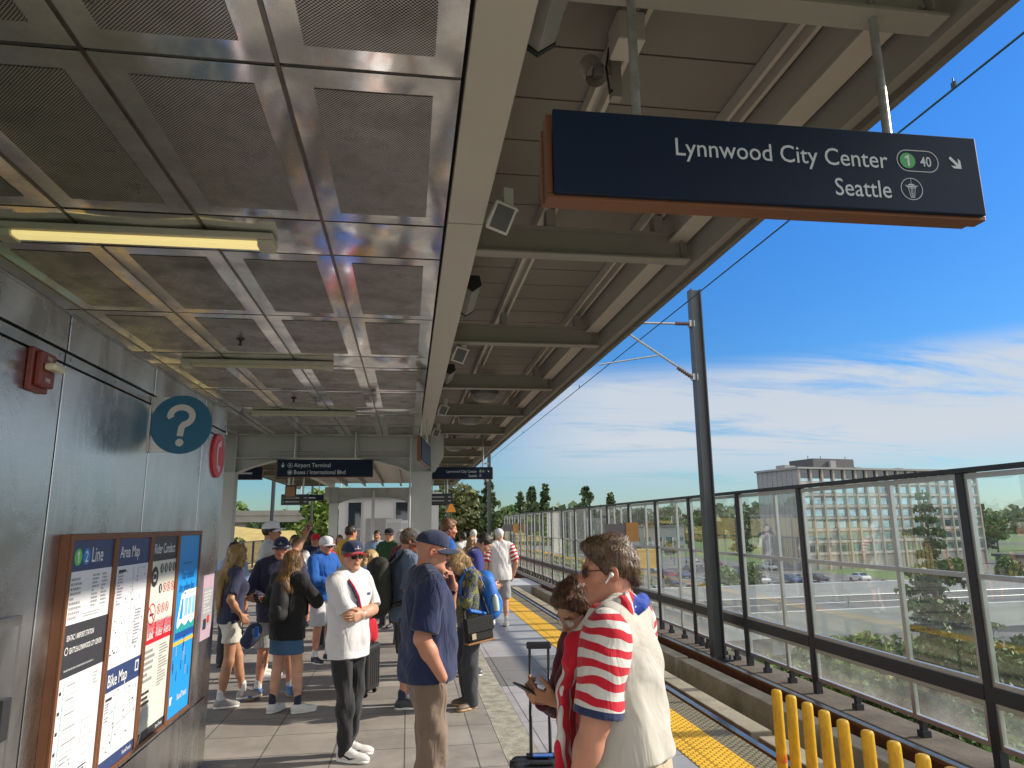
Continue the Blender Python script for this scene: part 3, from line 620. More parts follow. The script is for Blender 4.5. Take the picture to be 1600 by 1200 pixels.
    # --- portal frames: columns, beam, curved haunches
    for py in (15.3, 37.0):
        for s in (1, -1):
            x0, x1 = sorted((mir(.055, s), mir(.485, s)))
            mb = MB().box(x0, py - .15, .02, x0 + .02, py + .15, 3.84).box(x1 - .02, py - .15, .02, x1, py + .15, 3.84).box(x0 + .021, py - .01, .02, x1 - .021, py + .01, 3.84)
            mb.box(x0 + .021, py - .149, .02, x1 - .021, py - .137, 3.0).box(x0 - .05, py - .2, .003, x1 + .05, py + .2, .02).box(x0 - .015, py - .165, 3.0, x1 + .015, py + .165, 3.02)
            mb.build('column', PAINTC, **W)
            a, b_ = mir(.487, s), mir(.74, s)
            poly = [(a, 3.02), (a + (b_ - a) * .25, 3.02), (b_, 3.35), (b_, 3.84), (a, 3.84)]
            MB().prism(poly, 1, py - .02, py + .02).build('gusset', PAINTC, **W)
        xl, xr = mir(.053, -1), .053
        mb = MB(); ibeam(mb, (xl, py, 3.30), (xr, py, 3.30), .28, .50, .02, .014)
        for q in (.333, .68): mb.box(xl + (xr - xl) * q - .008, py - .13, 3.321, xl + (xr - xl) * q + .008, py + .13, 3.779)
        mb.build('cross_beam', PAINTC, **W)
        for s in (1, -1):
            arc = [(mir(.053, s), 3.0), (mir(-.25, s), 3.13), (mir(-.62, s), 3.235), (mir(-1.05, s), 3.298)]
            hb = MB()
            for (p, q) in zip(arc[:-1], arc[1:]): hb.bar((p[0], py, p[1]), (q[0], py, q[1]), .26, .018)
            hb.build('haunch_flange', PAINTC, **W)
            poly = arc + [(mir(.053, s), 3.299)]
            MB().prism(poly, 1, py - .007, py + .007).build('haunch_web', PAINTC, **W)
    # --- second bay: open purlins and deck seen past the portal
    mb = MB()
    for x in (-3.1, -2.2, -1.3, -.4): ibeam(mb, (x, 15.6, 3.86), (x, 36.7, 3.86), .1, .2)
    mb.build('stringer', PAINT, **W)
    mb = MB(); y = 15.5
    while y < 36.7: mb.box(-3.95, y, 4.07, .21, y + .9, 4.09); mb.box(-3.95, y + .901, 4.08, .21, y + .919, 4.09); y += .92
    mb.build('ceiling_deck', mat('bay_deck', (.42, .37, .31), .4, var=.15), **W)
    lt = MB()
    for x in (-2.9, -1.1):
        lt.tube([(x, 15.05, 3.42), (x + 1.15, 15.05, 3.42)], .018, 8).tube([(x, 15.02, 3.38), (x + 1.15, 15.02, 3.38)], .01, 8)
    lt.build('conduit', GALV, **W)
    MB().tube([(.02, 15.02, .3), (.02, 15.02, 3.75)], .022, 8).build('drain_pipe', PAINTC, **W)
canopy()

# ------------------------------------------------------------------ lamps in the ceiling
TUBE_ON = emit('lamp_lit', (1.0, .82, .34), .34); LENS = mat('lamp_lens', (.52, .49, .36), .35, var=.08)
for k, y in enumerate((.83, 4.53, 8.22, 11.9)):
    t = thing('ceiling_lamp', ['long fluorescent ceiling lamp above and behind the photographer', 'long fluorescent ceiling lamp glowing yellow, nearest and above the steel kiosk', 'second long ceiling lamp, pale and unlit, over the round help sign', 'third and farthest ceiling lamp, pale and unlit, just before the portal beam'][k], 'ceiling lamp', (-1.75, y, 3.785), group='lamps in the mirror ceiling')
    w = .84
    MB().box(-w, -.10, -.045, w, .10, -.002).build('housing', mat('lamp_white', (.46, .44, .38), .45, var=.05), t, bevel=.01)
    MB().prism([(-.052, -.047), (.052, -.047), (.042, -.072), (-.042, -.072)], 0, -w + .1, w - .1).build('diffuser', TUBE_ON if k == 1 else LENS, t)
    for s in (-1, 1): MB().prism([(-.08, -.047), (.08, -.047), (.066, -.086), (-.066, -.086)], 0, s * (w - .05) - .048, s * (w - .05) + .048).build('end_cap', mat('lamp_end', (.50, .48, .40), .3), t)
# sprinklers
for x, y in ((-1.73, 7.2), (-1.73, 10.6)):
    t = thing('sprinkler', 'small dark sprinkler head in the ceiling, %s' % ('nearer one, before the second lamp' if y < 8 else 'farther one, before the third lamp'), 'sprinkler', (x, y, 3.79), group='sprinklers')
    MB().tube([(0, 0, 0), (0, 0, -.012), (0, 0, -.03)], [.05, .04, .014], 10).tube([(0, 0, -.03), (0, 0, -.07)], .012, 8).tube([(0, 0, -.07), (0, 0, -.075)], .025, 10).build('head', DARK, t)

# ------------------------------------------------------------------ loudspeakers, linear lights and dome lamps along the girder
SPK = mat('speaker_white', (.56, .56, .54), .45, var=.06)
for k, (y, lab) in enumerate(((3.98, 'nearest one, left of the big hanging sign'), (7.55, 'second one, by the second cantilever beam'), (11.4, 'third one along the girder'), (14.3, 'fourth one, just before the portal column'))):
    t = thing('loudspeaker', 'white loudspeaker with grey grille on the girder, ' + lab, 'loudspeaker', (.575, y - .02, 3.90), R(14), group='loudspeakers along the girder'); t.scale = (.70, .70, .70)
    sp = Matrix.Rotation(R(14), 4, 'Y') @ Matrix.Rotation(R(34), 4, 'X')
    def T(mb): mb.V = [tuple(sp @ Vector(v)) for v in mb.V]; return mb
    T(MB().box(-.085, -.10, -.30, .085, .05, -.08)).build('cabinet', SPK, t, bevel=.02, seg=3)
    T(MB().box(-.105, -.132, -.32, .105, -.101, -.06)).build('bezel', SPK, t, bevel=.012, seg=3)
    T(MB().box(-.08, -.139, -.295, .08, -.133, -.085)).build('grille', mat('speaker_grille', (.10, .10, .105), .6), t, bevel=.002)
    MB().box(-.045, -.03, -.11, .045, .03, .06).tube([(-.1, 0, -.13), (.1, 0, -.13)], .014, 8).build('bracket', SPK, t)
for y, lab in ((2.25, 'nearest, at the top beside the girder'), (6.15, 'beside the girder before the second loudspeaker'), (9.6, 'small one beside the girder before the third loudspeaker')):
    t = thing('linear_lamp', 'grey ribbed linear wall lamp, ' + lab, 'lamp', (.52, y, 3.97), group='linear lamps along the girder')
    mb = MB().prism([(-.055, .06), (.055, .06), (.075, -.02), (.0, -.075), (-.06, -.03)], 1, -.36, .36)
    for q in range(5): mb.prism([(.056, .055), (.076, -.019), (.080, -.015), (.062, .058)], 1, -.34 + q * .15, -.28 + q * .15)
    mb.build('housing', mat('lamp_grey', (.33, .335, .33), .4, metal=.3, var=.1), t, bevel=.004)
    for s in (-1, 1): MB().prism([(-.06, .065), (.06, .065), (.08, -.022), (.0, -.082), (-.066, -.034)], 1, s * .375 - .014, s * .375 + .014).build('end_cap', DARK, t)
for y in (11.3, 14.0, 19.2):
    t = thing('dome_lamp', 'dark half-dome lamp under the roof deck, %s' % ('nearest, past the second cantilever beam' if y < 12 else 'small one further along the roof' if y < 15 else 'tiny one beyond the portal column'), 'lamp', (1.22, y, 4.06), group='dome lamps under the roof')
    V = []; F = []
    mb = MB().box(-.03, -.03, .0, .03, .03, .24)
    mb.ell((.0, 0, .0), (.24, .24, .17), 18, 10); mb.build('dome', mat('dome_dark', (.10, .105, .11), .35), t)
    MB().tube([(0, 0, -.172), (0, 0, -.150), (0, 0, -.06)], [.10, .17, .225], 18).build('lens', mat('dome_lens', (.20, .20, .19), .3), t)
# junction box, conduit camera at the nearest purlin
t = thing('camera_box', 'old grey camera housing and junction box under the purlin, behind the big sign', 'camera', (.99, 2.95, 4.03))
MB().box(-.085, -.28, .02, .045, -.12, .17).build('junction_box', PAINTG, t, bevel=.008)
MB().tube([(-.13, .06, .12), (-.13, -.06, -.02)], .055, 14, False).tube([(-.13, .06, .12), (-.13, -.06, -.02)], .05, 14, False).build('hood', PAINTG, t)
MB().bar((-.02, 0, .18), (-.02, 0, -.1), .05, .05).bar((-.13, 0, .04), (-.02, 0, .04), .04, .05).build('bracket', PAINT, t)
MB().tube([(-.07, -.08, .12), (-.10, -.12, -.02), (-.08, -.1, -.14), (-.05, -.04, -.08)], .006, 6).build('cable', BLACK, t)

# ------------------------------------------------------------------ hanging signs
def arrow(A, u, v, s, m, ang):
    pts = [(-.5, .09), (.12, .09), (-.12, .33), (.1, .33), (.44, 0), (.1, -.33), (-.12, -.33), (.12, -.09), (-.5, -.09)]
    c, q = math.cos(ang), math.sin(ang); A.poly([(u + (x * c - y * q) * s, v + (x * q + y * c) * s) for x, y in pts], m, 2)
def needle(A, u, v, r, m, t):
    A.ring(u, v, r, t, m, 2)
    A.line([(u, v + r * .9), (u, v + r * .45)], t * .6, m, 2)
    A.poly([(u - r * .18, v + r * .45), (u + r * .18, v + r * .45), (u + r * .34, v + r * .34), (u - r * .34, v + r * .34)], m, 2)
    A.poly([(u - r * .55, v + r * .26), (u + r * .55, v + r * .26), (u + r * .40, v + r * .14), (u - r * .40, v + r * .14)], m, 2)
    A.rect(u - r * .62, v + r * .30, u + r * .62, v + r * .325, m, 2); A.rect(u - r * .36, v + r * .04, u + r * .36, v + r * .09, m, 2)
    for a, b_ in ((-.30, -.16), (.30, .16), (-.07, -.05), (.07, .05)): A.line([(u + r * a, v + r * .03), (u + r * b_ * .9, v - r * .82)], t * .9, m, 2)
def hanging(name, label, x0, x1, y, z0, z1, rods, rodtop, draw, copper=True, rot=0.0, cat='sign', rodr=.017):
    w = x1 - x0; h = z1 - z0
    t = thing(name, label, cat, ((x0 + x1) / 2, y, z0), rot, group='hanging station signs')
    if copper:
        MB().box(-w / 2, -.030, 0, w / 2, .030, .020).box(-w / 2, -.030, .0205, -w / 2 + .022, .03, h).box(w / 2 - .022, -.030, .0205, w / 2, .03, h).build('frame', COPPER, t, bevel=.003)
        MB().box(-w / 2 - .006, .031, .004, w / 2 - .025, .060, h - .03).build('rear_frame', COPPER, t, bevel=.003)
        face = MB().box(-w / 2 + .022, -.052, .012, w / 2 - .016, -.0305, h + .008).build('face', NAVYP, t, bevel=.003)
    else:
        MB().box(-w / 2, -.05, 0, w / 2, .05, h).build('frame', DARK, t, bevel=.004)
    A = Art((-w / 2, -.0525 if copper else -.0505, 0), (1, 0, 0), (0, 0, 1), (0, -1, 0)); draw(A, w, h)
    A.build('lettering', t)
    for rx in rods:
        MB().tube([(rx - (x0 + x1) / 2, .0, h + .009), (rx - (x0 + x1) / 2, .0, rodtop - z0)], rodr, 10).build('rod', GALV, t)
    return t
def draw_city(A, w, h):
    s = h / .345; k = w / 1.70
    A.text('Lynnwood City Center', 1.30 * k, .192 * s, .105 * s, LETTER, 2, 'r', .905, .004)
    A.text('Seattle', 1.30 * k, .064 * s, .105 * s, LETTER, 2, 'r', .86, .004)
    u, v = 1.425 * k, .232 * s
    pts = [];
    for q in range(13): a = math.pi / 2 + math.pi * q / 12; pts.append((u - .045 * s + .046 * s * math.cos(a), v + .046 * s * math.sin(a)))
    for q in range(13): a = -math.pi / 2 + math.pi * q / 12; pts.append((u + .045 * s + .046 * s * math.cos(a), v + .046 * s * math.sin(a)))
    A.line(pts + [pts[0]], .0035 * s, PLG, 2)
    A.disc(u - .045 * s, v, .034 * s, GREEN, 2); A.one(u - .045 * s, v - .024 * s, .048 * s, LETTER, 3); A.text('40', u + .035 * s, v - .022 * s, .062 * s, LETTER, 2, 'c', .8, .008)
    arrow(A, 1.585 * k, v, .072 * s, LETTER, -math.pi / 4)
    needle(A, 1.385 * k, .108 * s, .048 * s, LETTER, .0028 * s)
hanging('hanging_sign', 'big navy sign with copper frame reading Lynnwood City Center and Seattle, nearest to the camera', .455, 2.14, 2.2, 3.0, 3.32, (.80, 1.80), 4.21, draw_city, rot=R(-.5))
hanging('hanging_sign', 'small far navy sign reading Lynnwood City Center and Seattle, right of the portal column', .35, 2.05, 17.2, 2.98, 3.27, (.70, 1.81), 4.21, draw_city)
def draw_term(A, w, h):
    m = LETTER
    arrow(A, .13, h * .68, .10, m, -math.pi / 2)
    A.ring(.27, h * .68, .05, .006, m, 2); A.poly([(.27, h * .68 + .038), (.28, h * .68 + .005), (.308, h * .68 - .012), (.28, h * .68 - .01), (.27, h * .68 - .035), (.26, h * .68 - .01), (.232, h * .68 - .012), (.26, h * .68 + .005)], m, 2)
    A.ring(.27, h * .28, .05, .006, m, 2); A.rect(.243, h * .28 - .018, .297, h * .28 + .022, m, 2); A.disc(.255, h * .28 - .024, .008, m, 2, 10); A.disc(.285, h * .28 - .024, .008, m, 2, 10)
    A.text('Airport Terminal', .345, h * .58, .118, m, 2, 'l', .88, .006); A.text('Buses / International Blvd', .345, h * .18, .118, m, 2, 'l', .84, .006)
hanging('hanging_sign', 'navy sign reading Airport Terminal and Buses, under the portal beam', -2.64, -.73, 14.55, 2.86, 3.21, (-2.3, -1.1), 3.84, draw_term)
hanging('hanging_sign', 'navy sign half hidden behind the left portal column', -5.05, -3.43, 17.2, 2.98, 3.27, (-4.7, -3.7), 4.2, lambda A, w, h: A.rect(w * .55, h * .45, w * .86, h * .58, PLG, 2))
def draw_led(A, w, h):
    am = emit('led_amber', (.9, .55, .12), .22); gr = mat('led_green', (.05, .30, .16), .5)
    for r_ in (.66, .30):
        A.rect(.05, h * r_ - .03, .09, h * r_ + .03, gr, 2)
        A.rect(.14, h * r_ - .012, .14 + w * .5, h * r_ + .012, PLG, 2); A.rect(w * .82, h * r_ - .012, w * .93, h * r_ + .012, PLG, 2)
hanging('departure_board', 'black departure board hanging left of the second portal, behind a brown panel', -4.15, -3.27, 24, 2.58, 2.93, (-3.95, -3.45), 4.2, draw_led, copper=False, cat='departure board')
hanging('departure_board', 'black departure board hanging right of the portal column', .62, 1.47, 24, 2.58, 2.93, (.8, 1.3), 4.2, draw_led, copper=False, cat='departure board')
hanging('hanging_sign', 'tiny far navy sign left of the second portal column', -4.75, -3.6, 31, 2.95, 3.2, (-4.5, -3.8), 4.2, lambda A, w, h: A.rect(.12, h * .42, w * .7, h * .6, PLG, 2))
hanging('hanging_sign', 'tiny far navy sign below the right departure board', .75, 1.7, 31, 2.72, 2.98, (.9, 1.55), 4.2, lambda A, w, h: (A.rect(.12, h * .6, w * .8, h * .72, PLG, 2), A.rect(.3, h * .25, w * .7, h * .37, PLG, 2)))
hanging('hanging_sign', 'brown back of a hanging panel in front of the left departure board', -3.62, -3.3, 21.5, 2.72, 3.08, (-3.5, -3.4), 4.2, lambda A, w, h: A.rect(.03, .03, w - .03, h - .03, mat('brown_panel', (.30, .17, .09), .6), 1))
for xx, yy, z0, z1, lab in ((.245, 12.2, 2.92, 3.33, 'copper framed sign seen edge-on, hanging beside the right portal column'),):
    t = thing('hanging_sign', lab, 'sign', (xx, yy, z0), R(83), group='hanging station signs')
    MB().box(-.8, -.03, 0, .8, .03, z1 - z0).build('frame', COPPER, t, bevel=.003)
    MB().box(-.78, -.045, .025, .78, -.031, z1 - z0 - .02).build('face', NAVYP, t)
    for rx in (-.5, .5): MB().tube([(rx, 0, z1 - z0), (rx, 0, 3.797 - z0)], .014, 8).build('rod', GALV, t)

# ------------------------------------------------------------------ the steel kiosk on the left
def kiosk():
    XW = -1.61; y0, y1 = -2.3, 6.44
    t = thing('steel_kiosk', 'long brushed stainless steel kiosk wall on the left with flush panels and coping', 'kiosk', (XW - .65, 2, 0))
    W = dict(parent=t, world=True)
    MB().box(XW - 1.3, y0 + .02, 0, XW - .03, y1 - .03, 2.84).build('core', BLACK, **W)
    seams = [y0, -1.15, 0, 1.15, 2.30, 3.45, 4.60, 5.72, y1]
    for k, (a, b_) in enumerate(zip(seams[:-1], seams[1:])):
        g = .008; a += g; b_ -= g
        MB().box(XW - .03, a, .56, XW, b_, 2.655).build('wall_panel', STEEL, bevel=.003, **W)
        MB().box(XW - .03, a, .03, XW - .002, b_, .548).build('lower_panel', STEEL, bevel=.003, **W)
        MB().box(XW - .03, a, 2.725, XW + .006, b_, 2.895).build('coping', STEEL, bevel=.003, **W)
        mb = MB().box(XW - .03, a, 2.667, XW - .002, b_, 2.713)
        for q in (.04, .5, .96): mb.tube([(XW - .003, a + (b_ - a) * q, 2.69), (XW + .004, a + (b_ - a) * q, 2.69)], .007, 8)
        mb.build('trim_strip', STEELD, **W)
    MB().box(XW - 1.28, y1 - .028, .03, XW - .032, y1, 2.655).build('end_panel', STEEL, bevel=.003, **W)
    MB().box(XW - 1.28, y1 - .028, 2.70, XW + .006, y1 + .01, 2.895).build('end_coping', STEEL, bevel=.003, **W)
    MB().box(XW - 1.3, y0, 2.897, XW + .004, y1 + .008, 2.91).build('roof', STEELD, **W)
    # recessed hatch at the lower left
    MB().box(XW + .001, 2.66, .75, XW + .02, 3.31, 1.55).build('hatch_frame', mat('hatch_grey', (.16, .16, .155), .4, metal=.6), bevel=.004, **W)
    h = MB().box(XW + .0205, 2.70, .79, XW + .028, 3.27, 1.51).build('hatch_door', STEELD, bevel=.002, **W)
    MB().box(XW + .0285, 3.19, 1.08, XW + .045, 3.25, 1.24).build('hatch_handle', DARK, h, world=True, bevel=.003)
kiosk()
# ------------------------------------------------------------------ things on the kiosk wall
def on_wall(y, z, x=-1.61): return dict(o=(x, y, z), U=(0, 1, 0), Vv=(0, 0, 1), n=(1, 0, 0))
def scribble(A, u0, v0, u1, v1, n, m, l=2, lean=.7, t=None, seed=0):
    r = random.Random(seed); dv = (v1 - v0) / n
    for i in range(n):
        v = v1 - (i + .5) * dv; w = (u1 - u0) * (lean + (1 - lean) * r.random()) if i % 5 != 4 else (u1 - u0) * .45 * (.5 + r.random() * .5)
        u = u0
        while u < u0 + w - .003:
            k = min(.006 + .016 * r.random(), u0 + w - u); A.rect(u, v - (t or dv * .28), u + k, v + (t or dv * .28), m, l); u += k + .004
def board(y0, y1, z0, z1, label, draw):
    t = thing('notice_board', label, 'notice board', (-1.609, (y0 + y1) / 2, z0), group='notice boards on the kiosk wall')
    D = .055; w = y1 - y0; h = z1 - z0; c = w / 2; b_ = .022
    MB().box(0, -c, 0, D - .012, c, h).build('backing', COPPER, t)
    fr = MB().box(D - .0118, -c, 0, D, -c + b_, h).box(D - .0118, c - b_, 0, D, c, h).box(D - .0118, -c + b_ + .0005, 0, D, c - b_ - .0005, b_).box(D - .0118, -c + b_ + .0005, h - b_ * 1.4, D, c - b_ - .0005, h)
    fr.build('frame', COPPER, t, bevel=.002)
    A = Art((D - .011, -c + b_, b_), (0, 1, 0), (0, 0, 1), (1, 0, 0), .0006); draw(A, w - 2 * b_, h - 2.4 * b_); A.build('poster', t)
def b1(A, w, h):
    A.rect(0, 0, w, h, PALE, 0); A.rect(0, h - .145, w, h, PNAVY, 1)
    A.disc(.075, h - .078, .040, mat('poster_green', (.10, .55, .10), .4), 2); A.one(.075, h - .105, .054, WHITE, 3); A.disc(.165, h - .078, .040, BLUE2, 2); A.text('2', .165, h - .104, .075, WHITE, 3, 'c', .9, .012); A.text('Line', .22, h - .108, .105, WHITE, 2, 'l', .78, .004)
    A.rect(0, h - .385, w, h - .147, WHITE, 1); scribble(A, .03, h - .37, .16, h - .17, 9, PGREY, seed=1); scribble(A, .26, h - .33, .34, h - .165, 9, PGREY, seed=2); scribble(A, .37, h - .33, .44, h - .165, 9, PGREY, seed=3); scribble(A, .19, h - .37, .44, h - .345, 2, PGREY, seed=4)
    A.rect(0, h - .625, w, h - .387, PBLK, 1); A.text('SEATAC / AIRPORT STATION', .045, h - .46, .036, WHITE, 2, 'l', .62, .008); A.ring(.055, h - .505, .018, .004, WHITE, 2); A.text('SEATTLE & LYNNWOOD CITY CENTER', .085, h - .52, .036, WHITE, 2, 'l', .56, .008); scribble(A, .05, h - .60, .40, h - .585, 1, PGREY, seed=5)
    A.line([(.075, h - .65), (.075, .02)], .010, PGRN, 2)
    for i in range(26):
        v = h - .665 - i * .0215
        if v < .02: break
        A.disc(.075, v, .006, WHITE, 3, 10); A.line([(.085, v), (.10, v)], .002, PGREY, 2); scribble(A, .105, v - .006, .105 + .09 + .07 * ((i * 7) % 5) / 5, v + .006, 1, PLG if i % 3 else PGREY, seed=10 + i, t=.0035)
        if i % 4 == 1: A.rect(.03, v - .008, .05, v + .008, PBLK, 2)
    A.line([(.30, h - .85), (.30, .21), (.06, .19)], .006, PLG, 2)
    for i in range(9): scribble(A, .32, h - .87 - i * .04, .42, h - .86 - i * .04, 1, PLG, seed=50 + i, t=.004)
    A.rect(.37, h - .72, .44, h - .64, WHITE, 2); scribble(A, .38, h - .715, .435, h - .65, 4, PGREY, 3, seed=77)
    A.line([(.19, .2), (.24, .11)], .004, PLG, 2); scribble(A, .30, .02, .40, .13, 8, PBLK, seed=78)
def mapart(A, u0, v0, u1, v1, seed, n=60):
    r = random.Random(seed); w, h = u1 - u0, v1 - v0
    for i in range(9):
        a = (u0 + w * r.random(), v0 + h * r.random()); pts = [a]
        for k in range(4): pts.append((min(u1, max(u0, pts[-1][0] + (r.random() - .5) * w * .3 * (k % 2))), min(v1, max(v0, pts[-1][1] + (r.random() - .5) * h * .4 * ((k + 1) % 2)))))
        A.line(pts, .0022, PLG, 2)
    for i in range(n):
        u, v = u0 + w * r.random(), v0 + h * r.random(); s = .003 + .006 * r.random(); A.rect(u, v, min(u1, u + s * (1 + 2 * r.random())), v + s, PGREY if i % 3 else PBLK, 2)
def b2_(A, w, h):
    A.rect(0, 0, w, h, PALE, 0); A.rect(0, h - .15, w, h, PNAVY, 1); A.text('Area Map', .05, h - .105, .092, WHITE, 2, 'l', .78, .004)
    mapart(A, .02, .56, w - .02, h - .17, 3); A.line([(.27, .54), (.27, h - .16)], .006, PLG, 2); scribble(A, .05, h - .36, .13, h - .18, 11, PGREY, seed=4); scribble(A, .34, .60, .44, .80, 12, PGREY, seed=6); A.rect(.05, h - .185, .15, h - .17, PBLK, 2)
    A.rect(0, .44, w, .52, PNAVY, 1); A.rect(0, .40, w, .441, PNAVY, 1); A.text('Bike Map', .04, .425, .092, WHITE, 2, 'l', .78, .004); A.rect(w - .07, .44, w - .02, .50, WHITE, 2); A.rect(w - .06, .45, w - .03, .49, PNAVY, 3)
    mapart(A, .02, .08, w - .02, .385, 5, 50); A.line([(.17, .1), (.17, .3), (.22, .36)], .007, PGRN, 2); A.line([(.16, .2), (.42, .23)], .005, PGREY, 2); A.rect(.04, .355, .12, .37, PBLK, 2); scribble(A, .04, .25, .1, .35, 7, PGREY, seed=8)
    A.rect(0, 0, w, .06, PNAVY, 2); A.text('SoundTransit', w - .03, .02, .03, WHITE, 3, 'r', .8, .006)
def b3(A, w, h):
    cr = mat('cream_print', (.62, .61, .54), .45, var=.02)
    A.rect(0, 0, w, h, cr, 0); A.rect(0, h - .15, w, h, PBLK, 1); A.text('Rider Conduct', .04, h - .104, .088, WHITE, 2, 'l', .74, .004)
    A.disc(.085, h - .245, .062, PBLK, 2); A.disc(.085, h - .245, .032, cr, 3); A.rect(.06, h - .26, .11, h - .23, PBLK, 4)
    A.ring(.085, h - .47, .066, .009, PRED, 2); A.line([(.045, h - .43), (.125, h - .51)], .008, PRED, 3); A.rect(.05, h - .48, .12, h - .465, PBLK, 2)
    for j in range(3):
        for i in range(4 if j < 2 else 3):
            u, v = .205 + i * .078, h - .20 - j * .125
            if (j == 0) or (j == 1 and i == 0): A.disc(u, v, .030, PBLK, 2, 18); A.rect(u - .006, v - .018, u + .006, v + .018, cr, 3)
            else: A.ring(u, v, .031, .006, PRED, 2, 20); A.rect(u - .008, v - .014, u + .008, v + .014, PGREY, 2); A.line([(u - .02, v + .02), (u + .02, v - .02)], .004, PRED, 3)
    for k in range(3): scribble(A, .03 + k * .155, .69, .165 + k * .155, h - .59, 16, PGREY, lean=.9, seed=20 + k)
    A.rect(0, .555, w, .68, PRED, 1); A.text('Link', .035, .585, .082, WHITE, 2, 'l', .76, .022); A.text('Rider Alerts', .185, .585, .082, WHITE, 2, 'l', .70, .0)
    scribble(A, .03, .33, .22, .53, 6, PGREY, seed=31); scribble(A, .28, .27, .46, .53, 15, PGREY, seed=32); scribble(A, .03, .20, .17, .29, 3, PBLK, seed=33); scribble(A, .03, .10, .2, .18, 5, PLG, seed=34)
    A.rect(0, 0, w, .055, PBLK, 1); A.text('SoundTransit', w - .03, .018, .028, WHITE, 2, 'r', .8, .006); A.poly([(.03, 0), (.06, .055), (.075, .055), (.045, 0)], cr, 2)
def b4(A, w, h):
    A.rect(0, 0, w, h, PCYAN, 0); dk = mat('deep_blue_print', (.01, .07, .30), .4)
    scribble(A, .12, h - .20, .38, h - .185, 1, dk, seed=40); A.text('Stay behind', .25, h - .30, .085, dk, 2, 'c', .72, .006, .18); A.text('the yellow line.', .25, h - .385, .085, dk, 2, 'c', .68, .006, .18)
    A.poly([(.08, .55), (.08, .62), (.14, .80), (.22, .82), (w, .82), (w, .55)], WHITE, 1); A.poly([(.12, .63), (.16, .765), (.19, .765), (.19, .63)], PCYAN, 2)
    for k in range(3): A.rect(.23 + k * .085, .64, .295 + k * .085, .765, mat('window_print', (.22, .50, .70), .4), 2)
    A.rect(.2, .795, .24, .805, PBLK, 2); A.poly([(.06, .50), (w, .50), (w, .60), (.40, .575), (.34, .605), (.26, .575), (.18, .605), (.10, .57), (.06, .60)], PTEAL, 2); A.rect(.06, .50, w, .545, dk, 3)
    A.rect(0, .462, w, .487, PYEL, 2); A.rect(.26, .43, .275, .51, dk, 3)
    r = random.Random(9)
    for k in range(11): u, v = .05 + .4 * r.random(), .20 + .22 * r.random(); A.rect(u, v, u + .012, v + .045, (dk, PPINK, PNAVY)[k % 3], 2); A.disc(u + .006, v + .055, .008, (PBLK, PPINK, dk)[k % 3], 2, 10)
    A.text('SoundTransit', w - .06, .09, .055, WHITE, 2, 'r', .72, .01); A.poly([(.05, .085), (.05, .135), (.10, .135), (.10, .12), (.085, .12), (.085, .085)], WHITE, 2)
board(3.60, 4.125, .62, 1.875, 'copper framed board with the 1 and 2 Line route map, nearest of the four', b1)
board(4.13, 4.665, .62, 1.875, 'copper framed board holding the Area Map above the Bike Map', b2_)
board(4.67, 5.185, .62, 1.875, 'copper framed board with Rider Conduct icons and a red Rider Alerts band', b3)
board(5.19, 5.71, .62, 1.875, 'copper framed bright blue poster board about staying behind the yellow line', b4)
# small pink notice at the end of the wall
t = thing('notice_plate', 'small pink and grey notice plate near the end of the kiosk wall', 'notice', (-1.609, 6.17, 1.02))
MB().box(0, -.15, 0, .008, .15, .50).build('plate', PPINK, t)
A = Art((.0085, -.15, 0), (0, 1, 0), (0, 0, 1), (1, 0, 0)); A.rect(.02, .10, .28, .40, PGREY, 1); A.rect(.05, .08, .14, .16, PBLK, 2); A.rect(.16, .12, .22, .18, PRED, 2); scribble(A, .03, .2, .27, .38, 7, PLG, 2); A.build('print', t)
# fire alarm strobe
t = thing('fire_alarm', 'red fire alarm box with a clear strobe lens high on the kiosk wall', 'fire alarm', (-1.609, 3.20, 2.50))
RED = mat('alarm_red', (.19, .034, .022), .4, var=.15)
MB().box(0, -.075, -.02, .025, .075, .165).build('back_plate', RED, t, bevel=.006); MB().box(.0255, -.06, 0, .055, .06, .15).build('box', RED, t, bevel=.008, seg=3)
MB().box(.0555, -.05, .068, .105, .05, .10).build('strobe_lens', mat('strobe', (.62, .58, .42), .2, var=.05), t, bevel=.012, seg=3)
A = Art((.0557, -.06, 0), (0, 1, 0), (0, 0, 1), (1, 0, 0)); A.text('FIRE', .06, .115, .026, WHITE, 1, 'c', .9); A.text('FIRE', .06, .02, .026, WHITE, 1, 'c', .9); A.build('lettering', t)
# round help sign on an arm, facing the camera
t = thing('help_sign', 'round dark blue sign with a grey question mark, projecting from the kiosk wall', 'sign', (-1.609, 4.60, 2.33))
cx, cz, rr = .185, .205, .185
MB().box(0, -.006, .03, .16, .006, .38).build('bracket', STEELD, t); MB().box(0, -.03, .03, .006, .03, .38).build('bracket_plate', STEELD, t)
pts = [(cx + rr * math.cos(2 * math.pi * k / 48), cz + rr * math.sin(2 * math.pi * k / 48)) for k in range(48)]
MB().prism(pts, 1, -.022, -.0065).build('disc', QBLUE, t, bevel=.002)
A = Art((cx, -.0226, cz), (1, 0, 0), (0, 0, 1), (0, -1, 0))
q = [(-.088 * math.cos(math.pi * .02) + .0, .04)]
cen = [(-.058, .040)] + [(.066 * math.cos(R(a)) - .0, .052 + .056 * math.sin(R(a))) for a in range(178, -75, -14)] + [(.006, -.020), (.0, -.075)]
A.line(cen, .038, QGREY, 1)
A.disc(0, -.115, .024, QGREY, 1); A.build('question_mark', t)
